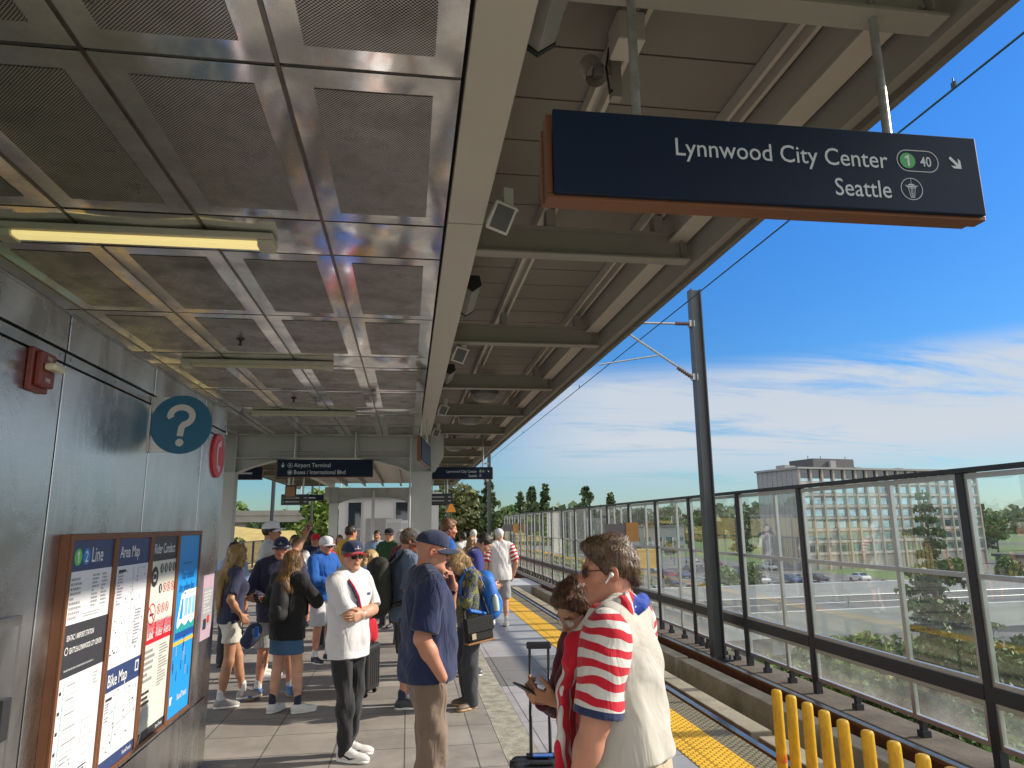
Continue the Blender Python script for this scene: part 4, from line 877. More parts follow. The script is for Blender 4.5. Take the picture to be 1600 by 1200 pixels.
# red telephone sign flat on the wall
t = thing('telephone_sign', 'round red telephone sign on the kiosk wall beside the help sign', 'sign', (-1.609, 6.15, 2.49))
MB().prism([(.185 * math.cos(2 * math.pi * k / 40), .185 * math.sin(2 * math.pi * k / 40)) for k in range(40)], 0, .0, .02).build('disc', mat('phone_red', (.50, .02, .035), .4), t, bevel=.003)
A = Art((.0205, 0, 0), (0, 1, 0), (0, 0, 1), (1, 0, 0)); PK = mat('phone_pink', (.70, .42, .44), .5)
A.line([(.03, .10), (-.035, .08), (-.05, 0), (-.035, -.09), (.03, -.11)], .035, PK, 1); A.rect(.0, .075, .055, .125, PK, 1.8); A.rect(.0, -.135, .055, -.085, PK, 1.8)
for k, ch in enumerate('EMERGENCY'): a = R(150 - k * 15); A.text(ch, 150e-3 * math.cos(a) - .012, 150e-3 * math.sin(a) - .01, .032, PK, 1, 'l', .9, .01)
A.build('symbol', t)
# ------------------------------------------------------------------ the land around the elevated station
def ground_mat():
    m, nt, N, L, b = _nodes('ground_mix'); b.inputs['Roughness'].default_value = .95
    tc = N.new('ShaderNodeTexCoord'); n1 = N.new('ShaderNodeTexNoise'); n1.inputs['Scale'].default_value = .018; n1.inputs['Detail'].default_value = 6; L.new(tc.outputs['Object'], n1.inputs['Vector'])
    n2 = N.new('ShaderNodeTexNoise'); n2.inputs['Scale'].default_value = .9; n2.inputs['Detail'].default_value = 6; L.new(tc.outputs['Object'], n2.inputs['Vector'])
    r = N.new('ShaderNodeMapRange'); r.inputs[1].default_value = .40; r.inputs[2].default_value = .46; L.new(n1.outputs[0], r.inputs[0])
    mx = N.new('ShaderNodeMix'); mx.data_type = 'RGBA'; mx.inputs[6].default_value = (.10, .10, .10, 1); mx.inputs[7].default_value = (.10, .17, .04, 1); L.new(r.outputs[0], mx.inputs[0])
    m2 = N.new('ShaderNodeMix'); m2.data_type = 'RGBA'; m2.blend_type = 'MULTIPLY'; m2.inputs[0].default_value = .6; L.new(mx.outputs[2], m2.inputs[6]); L.new(n2.outputs[0], m2.inputs[7])
    L.new(m2.outputs[2], b.inputs['Base Color']); return m
G0 = -9.0
struct('ground', MB().add([(-2500, -400, G0), (2500, -400, G0), (2500, 3000, G0), (-2500, 3000, G0)], [[0, 1, 2, 3]]), ground_mat())
ASPH = mat('asphalt', (.085, .085, .088), .9, var=.2, vscale=.5)
LINE = mat('road_paint', (.62, .62, .60), .7, var=.1)
DRY = mat('dry_grass', (.36, .27, .085), .95, var=.25, vscale=.6, bump=.4, bscale=3)
LAWN = mat('lawn', (.13, .20, .045), .95, var=.35, vscale=.5)
struct('parking_lot_ground', MB().box(16, 60, G0 - .2, 88, 215, G0 + .02), ASPH)
mbp = MB()
for k in range(9):
    for q in range(24): mbp.box(20 + q * 2.7, 66 + k * 16, G0 + .021, 20.12 + q * 2.7, 76 + k * 16, G0 + .026)
struct('parking_markings', mbp, LINE)
struct('road', MB().box(8.5, -60, G0 - .2, 15.5, 400, G0 + .03), ASPH)
mbp = MB()
for k in range(60): mbp.box(11.9, -50 + k * 7, G0 + .031, 12.05, -46.5 + k * 7, G0 + .036)
struct('road_markings', mbp, mat('road_yellow', (.62, .40, .05), .7))
# dry grass bank to the left and ahead
mb = MB(); V = []; F = []; nx, ny = 30, 14
for j in range(ny + 1):
    for i in range(nx + 1):
        u, v = i / nx, j / ny; x = -70 + 92 * u; y = 62 + 75 * v
        V.append((x, y, G0 + (10.7 + .9 * math.sin(u * 7)) * (1 / (1 + math.exp(-(v - .42) * 9))) * (1 - .75 * max(0, u - .72) / .28) + .3 * math.sin(x * .4 + y * .2)))
for j in range(ny):
    for i in range(nx): q = j * (nx + 1) + i; F.append([q, q + 1, q + nx + 2, q + nx + 1])
struct('grass_hill', mb.add(V, F, True), DRY)
struct('hillside_ground', MB().box(19, 6, G0 - .3, 60, 56, G0 + .05), LAWN)

# elevated road beyond the glass fence
t = thing('overpass', 'elevated road with pale parapets on concrete columns, behind the glass fence', 'bridge', (40, 37, G0))
CW = mat('bridge_concrete', (.42, .43, .44), .8, var=.12, vscale=.6, dirt=.2)
def ob(mb, name, m): return mb.build(name, m, t, world=True)
A0, A1 = Vector((14.5, 33.5, -2.85)), Vector((120, 44.0, -3.2)); dv = (A1 - A0).normalized(); nv = Vector((-dv.y, dv.x, 0)).normalized()
ob(MB().bar(A0 + nv * 4 - Vector((0, 0, .45)), A1 + nv * 4 - Vector((0, 0, .45)), 8.6, .9), 'deck', CW)
ob(MB().bar(A0 + nv * 4 + Vector((0, 0, .02)), A1 + nv * 4 + Vector((0, 0, .02)), 7.6, .03), 'carriageway', ASPH)
ob(MB().bar(A0 + nv * -.15 + Vector((0, 0, .15)), A1 + nv * -.15 + Vector((0, 0, .15)), .3, .32), 'parapet', CW)
ob(MB().bar(A0 + nv * 8.15 + Vector((0, 0, .4)), A1 + nv * 8.15 + Vector((0, 0, .4)), .3, .85), 'parapet', CW)
rl = MB()
rl.tube([A0 + Vector((0, 0, .95)), A1 + Vector((0, 0, .95))], .045, 6).tube([A0 + Vector((0, 0, .62)), A1 + Vector((0, 0, .62))], .03, 6)
for k in range(27): p = A0 + dv * (k * 4); rl.bar(p + Vector((0, 0, .3)), p + Vector((0, 0, .95)), .07, .07)
ob(rl, 'railing', GALV)
for k in range(9):
    p = A0 + dv * (4.2 + k * 12.5) + nv * 4
    mb = MB().tube([(p.x, p.y, G0), (p.x, p.y, A0.z - 1.5)], .62, 16)
    mb.bar(p + nv * -3.6 + Vector((0, 0, -1.35)), p + nv * 3.6 + Vector((0, 0, -1.35)), 1.1, .9)
    ob(mb, 'pier', CW)
# low street railings and lamp posts in the car park
for k, (x, y) in enumerate(((24, 70), (44, 95), (33, 130), (66, 84), (75, 140))):
    t = thing('street_lamp', 'grey car park lamp post, %s' % ['nearest, left of the hotel', 'in the middle of the car park', 'far back toward the trees', 'in front of the hotel facade', 'beside the far end of the hotel'][k], 'street lamp', (x, y, G0), group='lamp posts in the car park')
    MB().tube([(0, 0, 0), (0, 0, 8.5)], [.11, .07], 8).build('pole', GALV, t); MB().box(-.9, -.15, 8.5, .9, .15, 8.65).build('lamp_head', DARK, t)

# ------------------------------------------------------------------ hotel block
def hotel():
    t = thing('hotel', 'large beige hotel block with rows of blue windows behind the glass fence', 'building', (90, 150, G0))
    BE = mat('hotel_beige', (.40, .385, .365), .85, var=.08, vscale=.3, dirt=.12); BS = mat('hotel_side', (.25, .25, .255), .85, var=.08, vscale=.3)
    BR = mat('hotel_rib', (.33, .295, .26), .85, var=.08, vscale=.3)
    WN = mat('hotel_glass', (.34, .50, .56), .10, metal=.75, var=.55, vscale=.30, spec=1.0); DKW = mat('hotel_top_glass', (.03, .04, .055), .1, var=.4, vscale=.2, spec=1.0)
    O = Vector((87.2, 147, 0)); U = Vector((1, .20, 0)).normalized(); Nn = Vector((U.y, -U.x, 0))        # front faces the station
    Lf, top, nb = 55.5, 13.3, 17; bw = Lf / nb; fl = [-9, -5.6] + [-5.6 + 2.63 * k for k in range(1, 7)]
    def P(u, z, d=0): q = O + U * u + Nn * d; return (q.x, q.y, z)
    def slab(mb, u0, u1, z0, z1, d0, d1): mb.add([P(u, z, d) for z in (z0, z1) for d in (d0, d1) for u in (u0, u1)], [[0, 2, 3, 1], [4, 5, 7, 6], [0, 1, 5, 4], [2, 6, 7, 3], [0, 4, 6, 2], [1, 3, 7, 5]]); return mb
    B = lambda mb, n, m, p=t: mb.build(n, m, p, world=True)
    B(slab(MB(), 0, Lf, G0, top, -14, -.30), 'wall', BE)
    sb = MB()
    for k in range(9): q = -13.8 + 13.4 * k / 8; slab(sb, -.32, -.002, G0, top, q - .12, q + .12)
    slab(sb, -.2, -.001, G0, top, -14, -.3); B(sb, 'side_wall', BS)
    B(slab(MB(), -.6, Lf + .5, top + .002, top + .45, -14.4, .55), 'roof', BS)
    rb = MB()
    for k in range(nb + 1): slab(rb, k * bw - .22, k * bw + .22, G0, top - .01, -.299, .25)
    B(rb, 'rib', BR)
    floors = [-5.9 + 2.62 * k for k in range(7)]
    n = 0; rest = MB()
    for f in floors[::-1]:
        for k in range(nb):
            mb = slab(MB(), k * bw + .42, (k + 1) * bw - .42, f + .75, f + 2.2, -.298, -.24)
            if n < 98: B(mb, 'window', WN)
            else: slab(rest, k * bw + .42, (k + 1) * bw - .42, f + .75, f + 2.2, -.298, -.24)
            n += 1
        sp = slab(MB(), .001, Lf - .001, f + .05, f + .62, -.297, .05); B(sp, 'balcony_band', BE)
    tag(B(rest, 'window', WN), kind='stuff')
    tg = MB()
    for k in range(nb): slab(tg, k * bw + .25, (k + 1) * bw - .25, top - 2.1, top - .15, -.296, -.2)
    B(tg, 'top_floor_glazing', DKW)
    ph = MB(); slab(ph, 8.2, 20.5, top + .46, top + 2.9, -12, -4); B(ph, 'penthouse', mat('penthouse_dark', (.07, .07, .075), .7))
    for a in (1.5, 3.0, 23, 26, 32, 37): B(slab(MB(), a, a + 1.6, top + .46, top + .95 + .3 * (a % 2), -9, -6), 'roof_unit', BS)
    for a in (8.6, 12.4, 20.0): B(MB().tube([P(a, top + 2.9, -6), P(a, top + 3.7, -6)], .12, 6), 'antenna', BS)
    B(slab(MB(), 12.6, 14.2, top + .47, top + 2.4, -3.9, -3.2), 'roof_unit', BS)
hotel()
def low_building(label, x, y, w, d, h, col, roofc, z=G0):
    t = thing('building', label, 'building', (x, y, z))
    MB().box(-w / 2, -d / 2, 0, w / 2, d / 2, h).build('wall', mat('bl_%d' % int(x * 7 + y), col, .85, var=.1, vscale=.3), t)
    MB().box(-w / 2 - .4, -d / 2 - .4, h + .002, w / 2 + .4, d / 2 + .4, h + .5).build('roof', mat('blr_%d' % int(x * 7 + y), roofc, .8, var=.1, vscale=.3), t)
    for k in range(int(w // 4)):
        for f in range(int(h // 3.2)):
            MB().box(-w / 2 + 1 + k * 4, -d / 2 - .06, 1 + f * 3.2, -w / 2 + 3.4 + k * 4, -d / 2 - .002, 2.4 + f * 3.2).build('window', MATS['hotel_glass'], t)
low_building('low brown house with a dark roof at the right edge, past the hotel', 121, 118, 16, 12, 3.6, (.30, .27, .24), (.05, .05, .055))
low_building('flat white building at the far right beyond the hotel', 136, 108, 22, 10, 5, (.55, .55, .54), (.30, .30, .31))
low_building('long teal and white terminal building seen through the far fence panes', 52, 235, 40, 16, 7, (.30, .42, .44), (.5, .52, .52))
low_building('pale flat roofed building behind the parked cars', 20, 250, 20, 14, 6, (.45, .42, .38), (.3, .3, .3))
low_building('grey shed with a peaked skyline far behind the car park', 86, 250, 24, 14, 9, (.33, .34, .35), (.16, .15, .15))

# ------------------------------------------------------------------ trees
BARK = mat('bark', (.085, .065, .048), .95, var=.3, vscale=5)
def leafmat(name, c, c2):
    m, nt, N, L, b = _nodes(name); b.inputs['Roughness'].default_value = .6; b.inputs['Specular IOR Level'].default_value = .3
    oi = N.new('ShaderNodeNewGeometry'); nz = N.new('ShaderNodeTexNoise'); nz.inputs['Scale'].default_value = .9; nz.inputs['Detail'].default_value = 3; L.new(oi.outputs['Position'], nz.inputs['Vector'])
    ad = N.new('ShaderNodeMath'); ad.operation = 'ADD'; mu = N.new('ShaderNodeMath'); mu.operation = 'MULTIPLY'; mu.inputs[1].default_value = .35; L.new(oi.outputs['Random Per Island'], mu.inputs[0]); L.new(mu.outputs[0], ad.inputs[0]); L.new(nz.outputs[0], ad.inputs[1])
    r = N.new('ShaderNodeMapRange'); r.inputs[1].default_value = .4; r.inputs[2].default_value = .95; L.new(ad.outputs[0], r.inputs[0])
    mx = N.new('ShaderNodeMix'); mx.data_type = 'RGBA'; mx.inputs[6].default_value = rgba(c); mx.inputs[7].default_value = rgba(c2); L.new(r.outputs[0], mx.inputs[0]); L.new(mx.outputs[2], b.inputs['Base Color'])
    return m
LCON = leafmat('needles_dark', (.03, .06, .02), (.11, .16, .05)); LCON2 = leafmat('needles_far', (.04, .07, .034), (.09, .13, .05))
LBR = leafmat('leaves_bright', (.07, .13, .02), (.17, .24, .05)); LMID = leafmat('leaves_mid', (.05, .10, .025), (.13, .20, .055)); LOLV = leafmat('leaves_olive', (.06, .075, .025), (.13, .14, .05))
def leaf_mesh(name, C, size, rs, m, droop=0.0, aspect=1.6):
    """C: (n,3) leaf centres -> one mesh of randomly turned leaf quads"""
    n = len(C); d = rs.normal(size=(n, 3)); d[:, 2] -= droop; d /= np.linalg.norm(d, axis=1)[:, None]
    e = rs.normal(size=(n, 3)); e -= d * (e * d).sum(1)[:, None]; e /= np.linalg.norm(e, axis=1)[:, None]
    sz = size * (.6 + .8 * rs.random((n, 1))); a = d * sz * aspect * .5; b = e * sz * .5
    V = np.stack([C - a, C - a * .1 + b, C + a, C - a * .1 - b], 1).reshape(-1, 3)
    me = bpy.data.meshes.new(name); me.vertices.add(4 * n); me.vertices.foreach_set('co', V.astype(np.float32).ravel())
    me.loops.add(4 * n); me.loops.foreach_set('vertex_index', np.arange(4 * n, dtype=np.int32)); me.polygons.add(n)
    me.polygons.foreach_set('loop_start', np.arange(0, 4 * n, 4, dtype=np.int32)); me.materials.append(m); me.update(); return me
def conifer_meshes(h, r, n, size, seed, m):
    rs = np.random.RandomState(seed); mb = MB().tube([(0, 0, 0), (0, 0, h * .5), (0, 0, h * .97)], [h * .018, h * .011, h * .002], 8); C = []
    tiers = max(11, int(h * 1.75))
    for k in range(tiers):
        f = .10 + .89 * k / tiers; z = h * f; L_ = r * (1 - f) ** .8 * (.65 + .5 * rs.rand()) + .12; nb = 4 + rs.randint(3)
        for j in range(nb):
            a = rs.rand() * 6.283; l = L_ * (.6 + .55 * rs.rand()); dx, dy = math.cos(a), math.sin(a); dz = -.30 * l + .12 * l * rs.rand()
            if h > 6: mb.tube([(0, 0, z), (dx * l * .6, dy * l * .6, z + dz * .45), (dx * l, dy * l, z + dz * .8)], [h * .004, h * .002, .004], 4, False)
            q = max(3, int(n * l / (tiers * nb * r * .55))); s = rs.rand(q) ** .7
            P = np.stack([dx * l * s, dy * l * s, z + dz * s * .8 - .10 * l * rs.rand(q)], 1) + rs.normal(size=(q, 3)) * np.array([.13, .13, .09]) * (.4 + l * .45); C.append(P)
    P = np.concatenate(C); return mb, leaf_mesh('crown', P, size, rs, m, .5)
def broad_meshes(h, r, n, size, seed, m, low=.25, sx=1.0):
    rs = np.random.RandomState(seed); mb = MB().tube([(0, 0, 0), (0, 0, h * .4), (r * .05, 0, h * .75)], [h * .026, h * .018, h * .006], 8); C = []
    nc = 16
    for k in range(nc):
        a = rs.rand() * 6.283; f = rs.rand(); zc = h * (low + (1 - low) * (.12 + .76 * f)); env = math.sin(math.pi * min(.98, .18 + .75 * f)) ** .6
        rad = r * env * (.25 + .55 * rs.rand()); c = np.array([math.cos(a) * rad * sx, math.sin(a) * rad, zc]); rr = r * (.24 + .26 * rs.rand())
        mb.tube([(0, 0, h * .35), tuple(c * np.array([.5, .5, .8])), tuple(c)], [h * .010, h * .006, .01], 5, False)
        q = n // nc; d = rs.normal(size=(q, 3)); d /= np.linalg.norm(d, axis=1)[:, None]; C.append(c + d * rr * (.45 + .6 * rs.rand(q, 1) ** .6) * np.array([1, 1, .8]))
    return mb, leaf_mesh('crown', np.concatenate(C), size, rs, m, .1)
def plant_tree(name, label, x, y, z, mb, me, group=None, rz=0, sc=1.0, cat='tree'):
    t = thing(name, label, cat, (x, y, z), rz, group); t.scale = (sc, sc, sc)
    mb.build('trunk', BARK, t); link('crown', me, t); return t
mb, me = conifer_meshes(12.6, 3.3, 17000, .17, 3, LCON)
plant_tree('conifer_tree', 'tall dark conifer standing close behind the glass fence, in front of the hotel', 23.6, 29.5, G0, mb, me)
mb, me = conifer_meshes(9.2, 3.0, 13000, .17, 5, LCON)
plant_tree('conifer_tree', 'shorter conifer at the right edge behind the glass, right of the tall one', 24.2, 24.0, G0, mb, me)
mb, me = broad_meshes(5.5, 2.6, 6000, .22, 8, LBR, .05)
plant_tree('bush', 'bright green leafy bush under the elevated road', 21.5, 33.2, G0, mb, me, cat='bush')
for k, (x, y, h, r, lab) in enumerate(((15.5, 17.5, 4.6, 2.2, 'rounded dark shrub low behind the nearest glass panes'), (18.4, 15.0, 4.2, 2.4, 'broad green shrub low behind the glass at the right edge'), (17.5, 20.5, 4.8, 2.2, 'green shrub at the foot of the conifers'))):
    mb, me = broad_meshes(h, r, 5000, .20, 20 + k, (LMID, LOLV, LMID)[k], .02)
    plant_tree('shrub', lab, x, y, G0, mb, me, 'shrubs below the glass fence', cat='shrub')
# trees scattered near the car park and along the horizon: a few kinds, copied
protos = {}
def proto(key):
    if key not in protos:
        protos[key] = {'c1': lambda: conifer_meshes(16, 3.2, 4200, .55, 31, LCON2), 'c2': lambda: conifer_meshes(13, 3.4, 4000, .58, 32, LCON2), 'b1': lambda: broad_meshes(11, 5, 5200, .50, 33, LMID), 'b2': lambda: broad_meshes(9, 5, 5200, .48, 34, LBR), 'b3': lambda: broad_meshes(12, 6, 5200, .55, 35, LOLV), 'col': lambda: broad_meshes(12, 2.3, 4200, .36, 36, LOLV, .05)}[key]()
        mb, me = protos[key]; o = mb.build('trunk', BARK, None); tm = o.data; bpy.data.objects.remove(o); protos[key] = (tm, me)
    return protos[key]
def far_tree(key, name, label, x, y, z, sc, group, cat='tree'):
    t = thing(name, label, cat, (x, y, z), rnd.random() * 6.28, group); t.scale = (sc, sc, sc * (.9 + .25 * rnd.random()))
    tm, me = proto(key); link('trunk', tm, t); link('crown', me, t)
far_tree('col', 'columnar_tree', 'tall narrow olive tree on the left beyond the far railing', -18.5, 74, -6.6, 1.02, 'trees')
far_tree('b2', 'bright_tree', 'bright green tree behind the second portal column', -9, 92, -2.0, 1.0, 'trees')
far_tree('b2', 'bright_tree', 'bright yellow-green tree left of the start of the glass fence', 18.5, 96, G0, 1.1, 'trees')
far_tree('b2', 'bright_tree', 'bright green tree beyond the hotel at the right edge', 158, 142, G0, 1.5, 'trees')
far_tree('b1', 'leafy_tree', 'mid green leafy tree at the right edge below the bright one', 112, 100, G0, 1.0, 'trees')
far_tree('c1', 'conifer_tree', 'big dark conifer at the right edge above the hotel end', 178, 156, G0, 1.75, 'trees')
far_tree('c2', 'conifer_tree', 'pair-forming conifer rising over the fence top left of the catenary pole', 70, 240, G0, 1.75, 'trees')
gl = {'c': 'dark conifers on the wooded skyline', 'b': 'leafy trees on the wooded skyline'}
def row(n, x0, x1, y0, y1, z, keys, s0, s1, lab, grp):
    for k in range(n):
        x = x0 + (x1 - x0) * (k + .1 + .8 * rnd.random()) / n; y = y0 + (y1 - y0) * rnd.random(); key = keys[rnd.randrange(len(keys))]
        nm = 'conifer_tree' if key[0] == 'c' else 'leafy_tree'
        far_tree(key, nm, ('dark conifer ' if key[0] == 'c' else 'rounded green tree ') + lab, x, y, z, s0 + (s1 - s0) * rnd.random(), ('conifers ' if key[0] == 'c' else 'leafy trees ') + grp)
row(15, 4, 34, 105, 165, G0 + .5, ('b1', 'b3', 'c1', 'b1', 'c2'), .95, 1.3, 'in the wood right of the platform columns', 'right of the columns')
row(16, -95, 8, 150, 215, -5, ('b1', 'b3', 'c1', 'b2'), .75, 1.1, 'on the skyline behind the dry grass bank', 'behind the grass bank')
row(20, 34, 120, 225, 300, G0, ('b1', 'c1', 'c2', 'b3'), .95, 1.45, 'on the skyline behind the car park', 'behind the car park')
row(14, 22, 84, 62, 205, G0, ('b1', 'b2', 'b3'), .45, .62, 'planted between the rows of parked cars', 'in the car park')
row(9, 120, 215, 170, 240, G0, ('c1', 'b1', 'c2'), 1.0, 1.4, 'to the right of the hotel', 'right of the hotel')
# far-off wood as one mass
rs = np.random.RandomState(4); n = 9000
X = rs.uniform(-420, 620, n); Y = rs.uniform(420, 520, n); Hh = 11 + 7 * np.abs(np.sin(X * .021) + .6 * np.sin(X * .07 + 1) + .4 * np.sin(X * .19))
me = leaf_mesh('woodland', np.stack([X, Y, G0 + Hh * rs.rand(n) ** .6], 1), 5.0, rs, LCON2, .3, 1.3)
tag(link('woodland', me), kind='stuff')['label'] = 'far-off dark wood along the whole horizon'
# low greenery on the bank just beyond the fence
n = 16000; X = rs.uniform(19.2, 50, n); Y = rs.uniform(9, 58, n)
me = leaf_mesh('ground_cover', np.stack([X, Y, G0 + .1 + .9 * rs.rand(n) * (np.sin(X * .9) * np.sin(Y * .7) > -.2)], 1), .45, rs, LMID, .0)
tag(link('ground_cover', me), kind='stuff')['label'] = 'low ground cover growing on the bank behind the glass fence'

# ------------------------------------------------------------------ parked cars
CG = mat('car_glass', (.015, .02, .025), .05, var=.1, spec=1.0); TY = mat('tyre', (.02, .02, .02), .9)
def car_meshes():
    def body(van):
        prof = [(-2.2, .35), (-2.25, .75), (-1.9, .95), (-1.15, 1.0), (-.55, 1.42), (.75, 1.46), (1.55, 1.02 if not van else 1.4), (2.1, .92), (2.2, .6), (2.15, .35)]
        mb = MB(); n = len(prof); V = []
        for s, k in ((-1, 1), (1, 1)):
            for y, z in prof: V.append((s * (.86 if z < 1.1 else .70), y, z))
        F = [[i, (i + 1) % n, n + (i + 1) % n, n + i] for i in range(n)] + [list(range(n))[::-1], [n + i for i in range(n)]]
        return mb.add(V, F)
    g = MB()
    for s in (-1, 1): g.add([(s * .865, -1.05, 1.0), (s * .865, 1.45, 1.0), (s * .735, .7, 1.40), (s * .735, -.5, 1.37)], [[0, 1, 2, 3]])
    g.add([(-.72, -1.16, 1.03), (.72, -1.16, 1.03), (.64, -.60, 1.42), (-.64, -.60, 1.42)], [[0, 1, 2, 3]]).add([(-.72, 1.54, 1.06), (.72, 1.54, 1.06), (.64, .80, 1.46), (-.64, .80, 1.46)], [[0, 1, 2, 3]])
    return body, g
bodyf, gmb = car_meshes()
cols = [(.55, .56, .57), (.03, .03, .035), (.30, .31, .33), (.62, .62, .62), (.25, .02, .02), (.03, .07, .2), (.12, .12, .13)]
names = ['silver', 'black', 'grey', 'white', 'dark red', 'dark blue', 'charcoal']
bodies = []
for c in range(7):
    o = bodyf(False).build('body', mat('car_paint_%s' % names[c].replace(' ', '_'), cols[c], .3, metal=.2, var=.04), None, bevel=.08); bodies.append(o)
go = gmb.build('window', CG, None); wo = MB().tube([(-.10, 0, 0), (.10, 0, 0)], .32, 14).build('wheel', TY, None)
for k in range(64):
    c = rnd.randrange(7); row_ = k // 8; q = rnd.randrange(23); x = 21.3 + q * 2.7; y = 71 + row_ * 16 + rnd.random()
    t = thing('parked_car', names[c] + ' car parked in the car park beyond the glass fence', 'car', (x, y, G0 + .03), math.pi * rnd.randrange(2), names[c] + ' cars in the car park')
    b_ = bodies[c].copy(); COL.objects.link(b_); b_.parent = t; w_ = go.copy(); COL.objects.link(w_); w_.parent = t
    for sx in (-.78, .78):
        for sy in (-1.35, 1.38): v = wo.copy(); COL.objects.link(v); v.parent = t; v.location = (sx, sy, .32)
for o in bodies + [go, wo]: bpy.data.objects.remove(o)

# ------------------------------------------------------------------ beyond the end of the canopy: lift house, poles, left railing
t = thing('lift_house', 'pale grey lift house with tall dark windows at the far end of the platform', 'building', (-1.2, 43, 0))
LH = mat('lift_wall', (.42, .41, .40), .7, var=.06, vscale=.6)
MB().box(-2.9, 0, 0, 3.0, 6, 3.55).build('wall', LH, t); MB().box(-3.1, -.3, 3.552, 3.2, 6.2, 3.8).build('roof', LH, t)
for a, b_ in ((-2.35, -1.6), (.45, 1.15)):
    f = MB().box(a - .06, -.08, .25, a, -.002, 3.3).box(b_, -.08, .25, b_ + .06, -.002, 3.3).box(a, -.08, 3.24, b_, -.002, 3.3).box(a, -.08, 1.65, b_, -.002, 1.72).build('window_frame', ALU, t)
    MB().box(a + .001, -.05, .26, b_ - .001, -.01, 3.239).build('window', CG, t)
MB().box(-1.3, -.06, 0, .2, -.003, 2.3).build('door', mat('lift_door', (.27, .26, .25), .4, metal=.5), t)
MB().tube([(-.6, -6.2, .0), (-.6, -6.2, 3.7)], .085, 10).build('pole', PAINTC, t)
for k, (x, y, lab) in enumerate(((-.25, 40.0, 'white display panel standing before the lift house'), (.55, 40.3, 'second white display panel, right of the first'), (-.6, 30.5, 'pale info panel standing behind the crowd'))):
    t = thing('info_panel', lab, 'sign', (x, y, 0), group='info panels')
    MB().box(-.34, -.04, .75, .34, .04, 2.15).build('panel', PALE, t); MB().box(-.30, -.045, .9, .30, -.0402, 2.0).build('print', PLG, t)
    for s in (-.32, .32): MB().box(s - .03, -.03, .003, s + .03, .03, .749).build('leg', DARK, t)
def sign_post(name, label, x, y, zc, w, h, m, shape, z0=0):
    t = thing(name, label, 'sign', (x, y, z0)); MB().tube([(0, .06, 0), (0, .06, zc + h / 2 - z0)], .05, 8).build('post', DARK, t)
    if shape == 'd': MB().prism([(-w / 2, zc - z0 - .25 * h), (w / 2, zc - z0 - .25 * h), (.12 * w, zc - z0 + h / 2), (-.12 * w, zc - z0 + h / 2)], 1, -.02, .0).build('panel', m, t)
    else: MB().box(-w / 2, -.02, zc - z0 - h / 2, w / 2, .0, zc - z0 + h / 2).build('panel', m, t)
    return t
sign_post('warning_sign', 'orange warning sign on a post right of the platform columns', 2.35, 39.5, 2.72, .56, .62, mat('warn_orange', (.75, .26, .02), .5), 'd', -.4)
s_ = sign_post('road_sign', 'blue and green road sign far off over the platform crowd', 10.6, 118, 2.3, 2.5, 1.35, mat('sign_blue', (.02, .16, .50), .5), 'r', G0)
MB().box(-1.25, -.03, 2.63 - G0, 1.25, -.021, 2.975 - G0).build('header', mat('sign_teal', (.02, .33, .33), .5), s_)
t = thing('railing', 'dark picket railing along the far track on the left', 'railing', (-10.3, 20, -.8))
MB().box(-.03, -15, 1.7, .03, 40, 1.76).box(-.03, -15, .3, .03, 40, .36).build('rail', FDARK, t)
mb = MB()
for k in range(230): mb.box(-.012, -15 + k * .24, .361, .012, -14.97 + k * .24, 1.699)
tag(mb.build('picket', FDARK, t), kind='stuff')
for k in range(19): MB().box(-.05, -15.05 + k * 3, 0, .05, -14.95 + k * 3, 1.699).build('post', FDARK, t)
t = thing('viaduct', 'grey concrete viaduct crossing behind the dry grass bank on the left', 'bridge', (-30, 139, G0 + 1.6)); CW2 = mat('viaduct_concrete', (.20, .205, .21), .85, var=.15, vscale=.4)
MB().box(-70, -3, 10.1, 38, 3, 11.3).build('deck', CW2, t); MB().box(-70, -3.2, 11.302, 38, -2.9, 12.2).build('parapet', CW2, t)
for k in range(7): MB().box(-66 + k * 16, -1, 0, -64 + k * 16, 1, 10.09).build('pier', CW, t)
for k, x in enumerate((-23, -20.5, -13)):
    t = thing('light_mast', 'thin pale mast rising from the viaduct, %s' % ['leftmost of three', 'middle of three', 'rightmost of three'][k], 'mast', (x, 139.5, 4.8), group='masts on the viaduct'); MB().tube([(0, 0, 0), (0, 0, 5.5)], .12, 8).build('mast', GALV, t)
t = thing('glass_shelter', 'small glass shelter frame left behind the far railing', 'shelter', (-13.5, 47, -.8))
fr = MB()
for x in (-1.6, 0, 1.6): fr.box(x - .05, -.05, 0, x + .05, .05, 3.0)
fr.box(-1.65, -.05, 3.001, 1.65, .05, 3.1).box(-1.55, -.03, 1.4, 1.55, .03, 1.46); fr.build('frame', ALU, t); MB().add([(-1.55, 0, .1), (1.55, 0, .1), (1.55, 0, 3), (-1.55, 0, 3)], [[0, 1, 2, 3]]).build('glass', GLASS, t)
t = thing('cabinet', 'yellow equipment cabinet beyond the glass, left of the catenary pole', 'cabinet', (8.35, 24.5, G0)); MB().box(-.32, -.25, 9.3, .32, .25, 9.95).build('body', mat('cab_yellow', (.75, .42, .02), .5), t); MB().box(-.1, -.1, 0, .1, .1, 9.29).build('post', GALV, t)
for k, (y, lab) in enumerate(((16.9, 'brown and grey trackside sign seen against the glass fence'), (36, 'small brown sign on the far part of the glass fence'))):
    t = thing('trackside_sign', lab, 'sign', (5.2, y, -.47), group='trackside signs'); MB().tube([(0, .05, 0), (0, .05, 2.35)], .03, 8).build('post', DARK, t)
    MB().box(-.42, -.02, 1.98, .10, .02, 2.33).build('panel', mat('sign_slate', (.13, .11, .12), .6), t); MB().box(.105, -.04, 1.9, .42, .03, 2.36).build('side_panel', mat('sign_wood', (.42, .20, .06), .6), t)
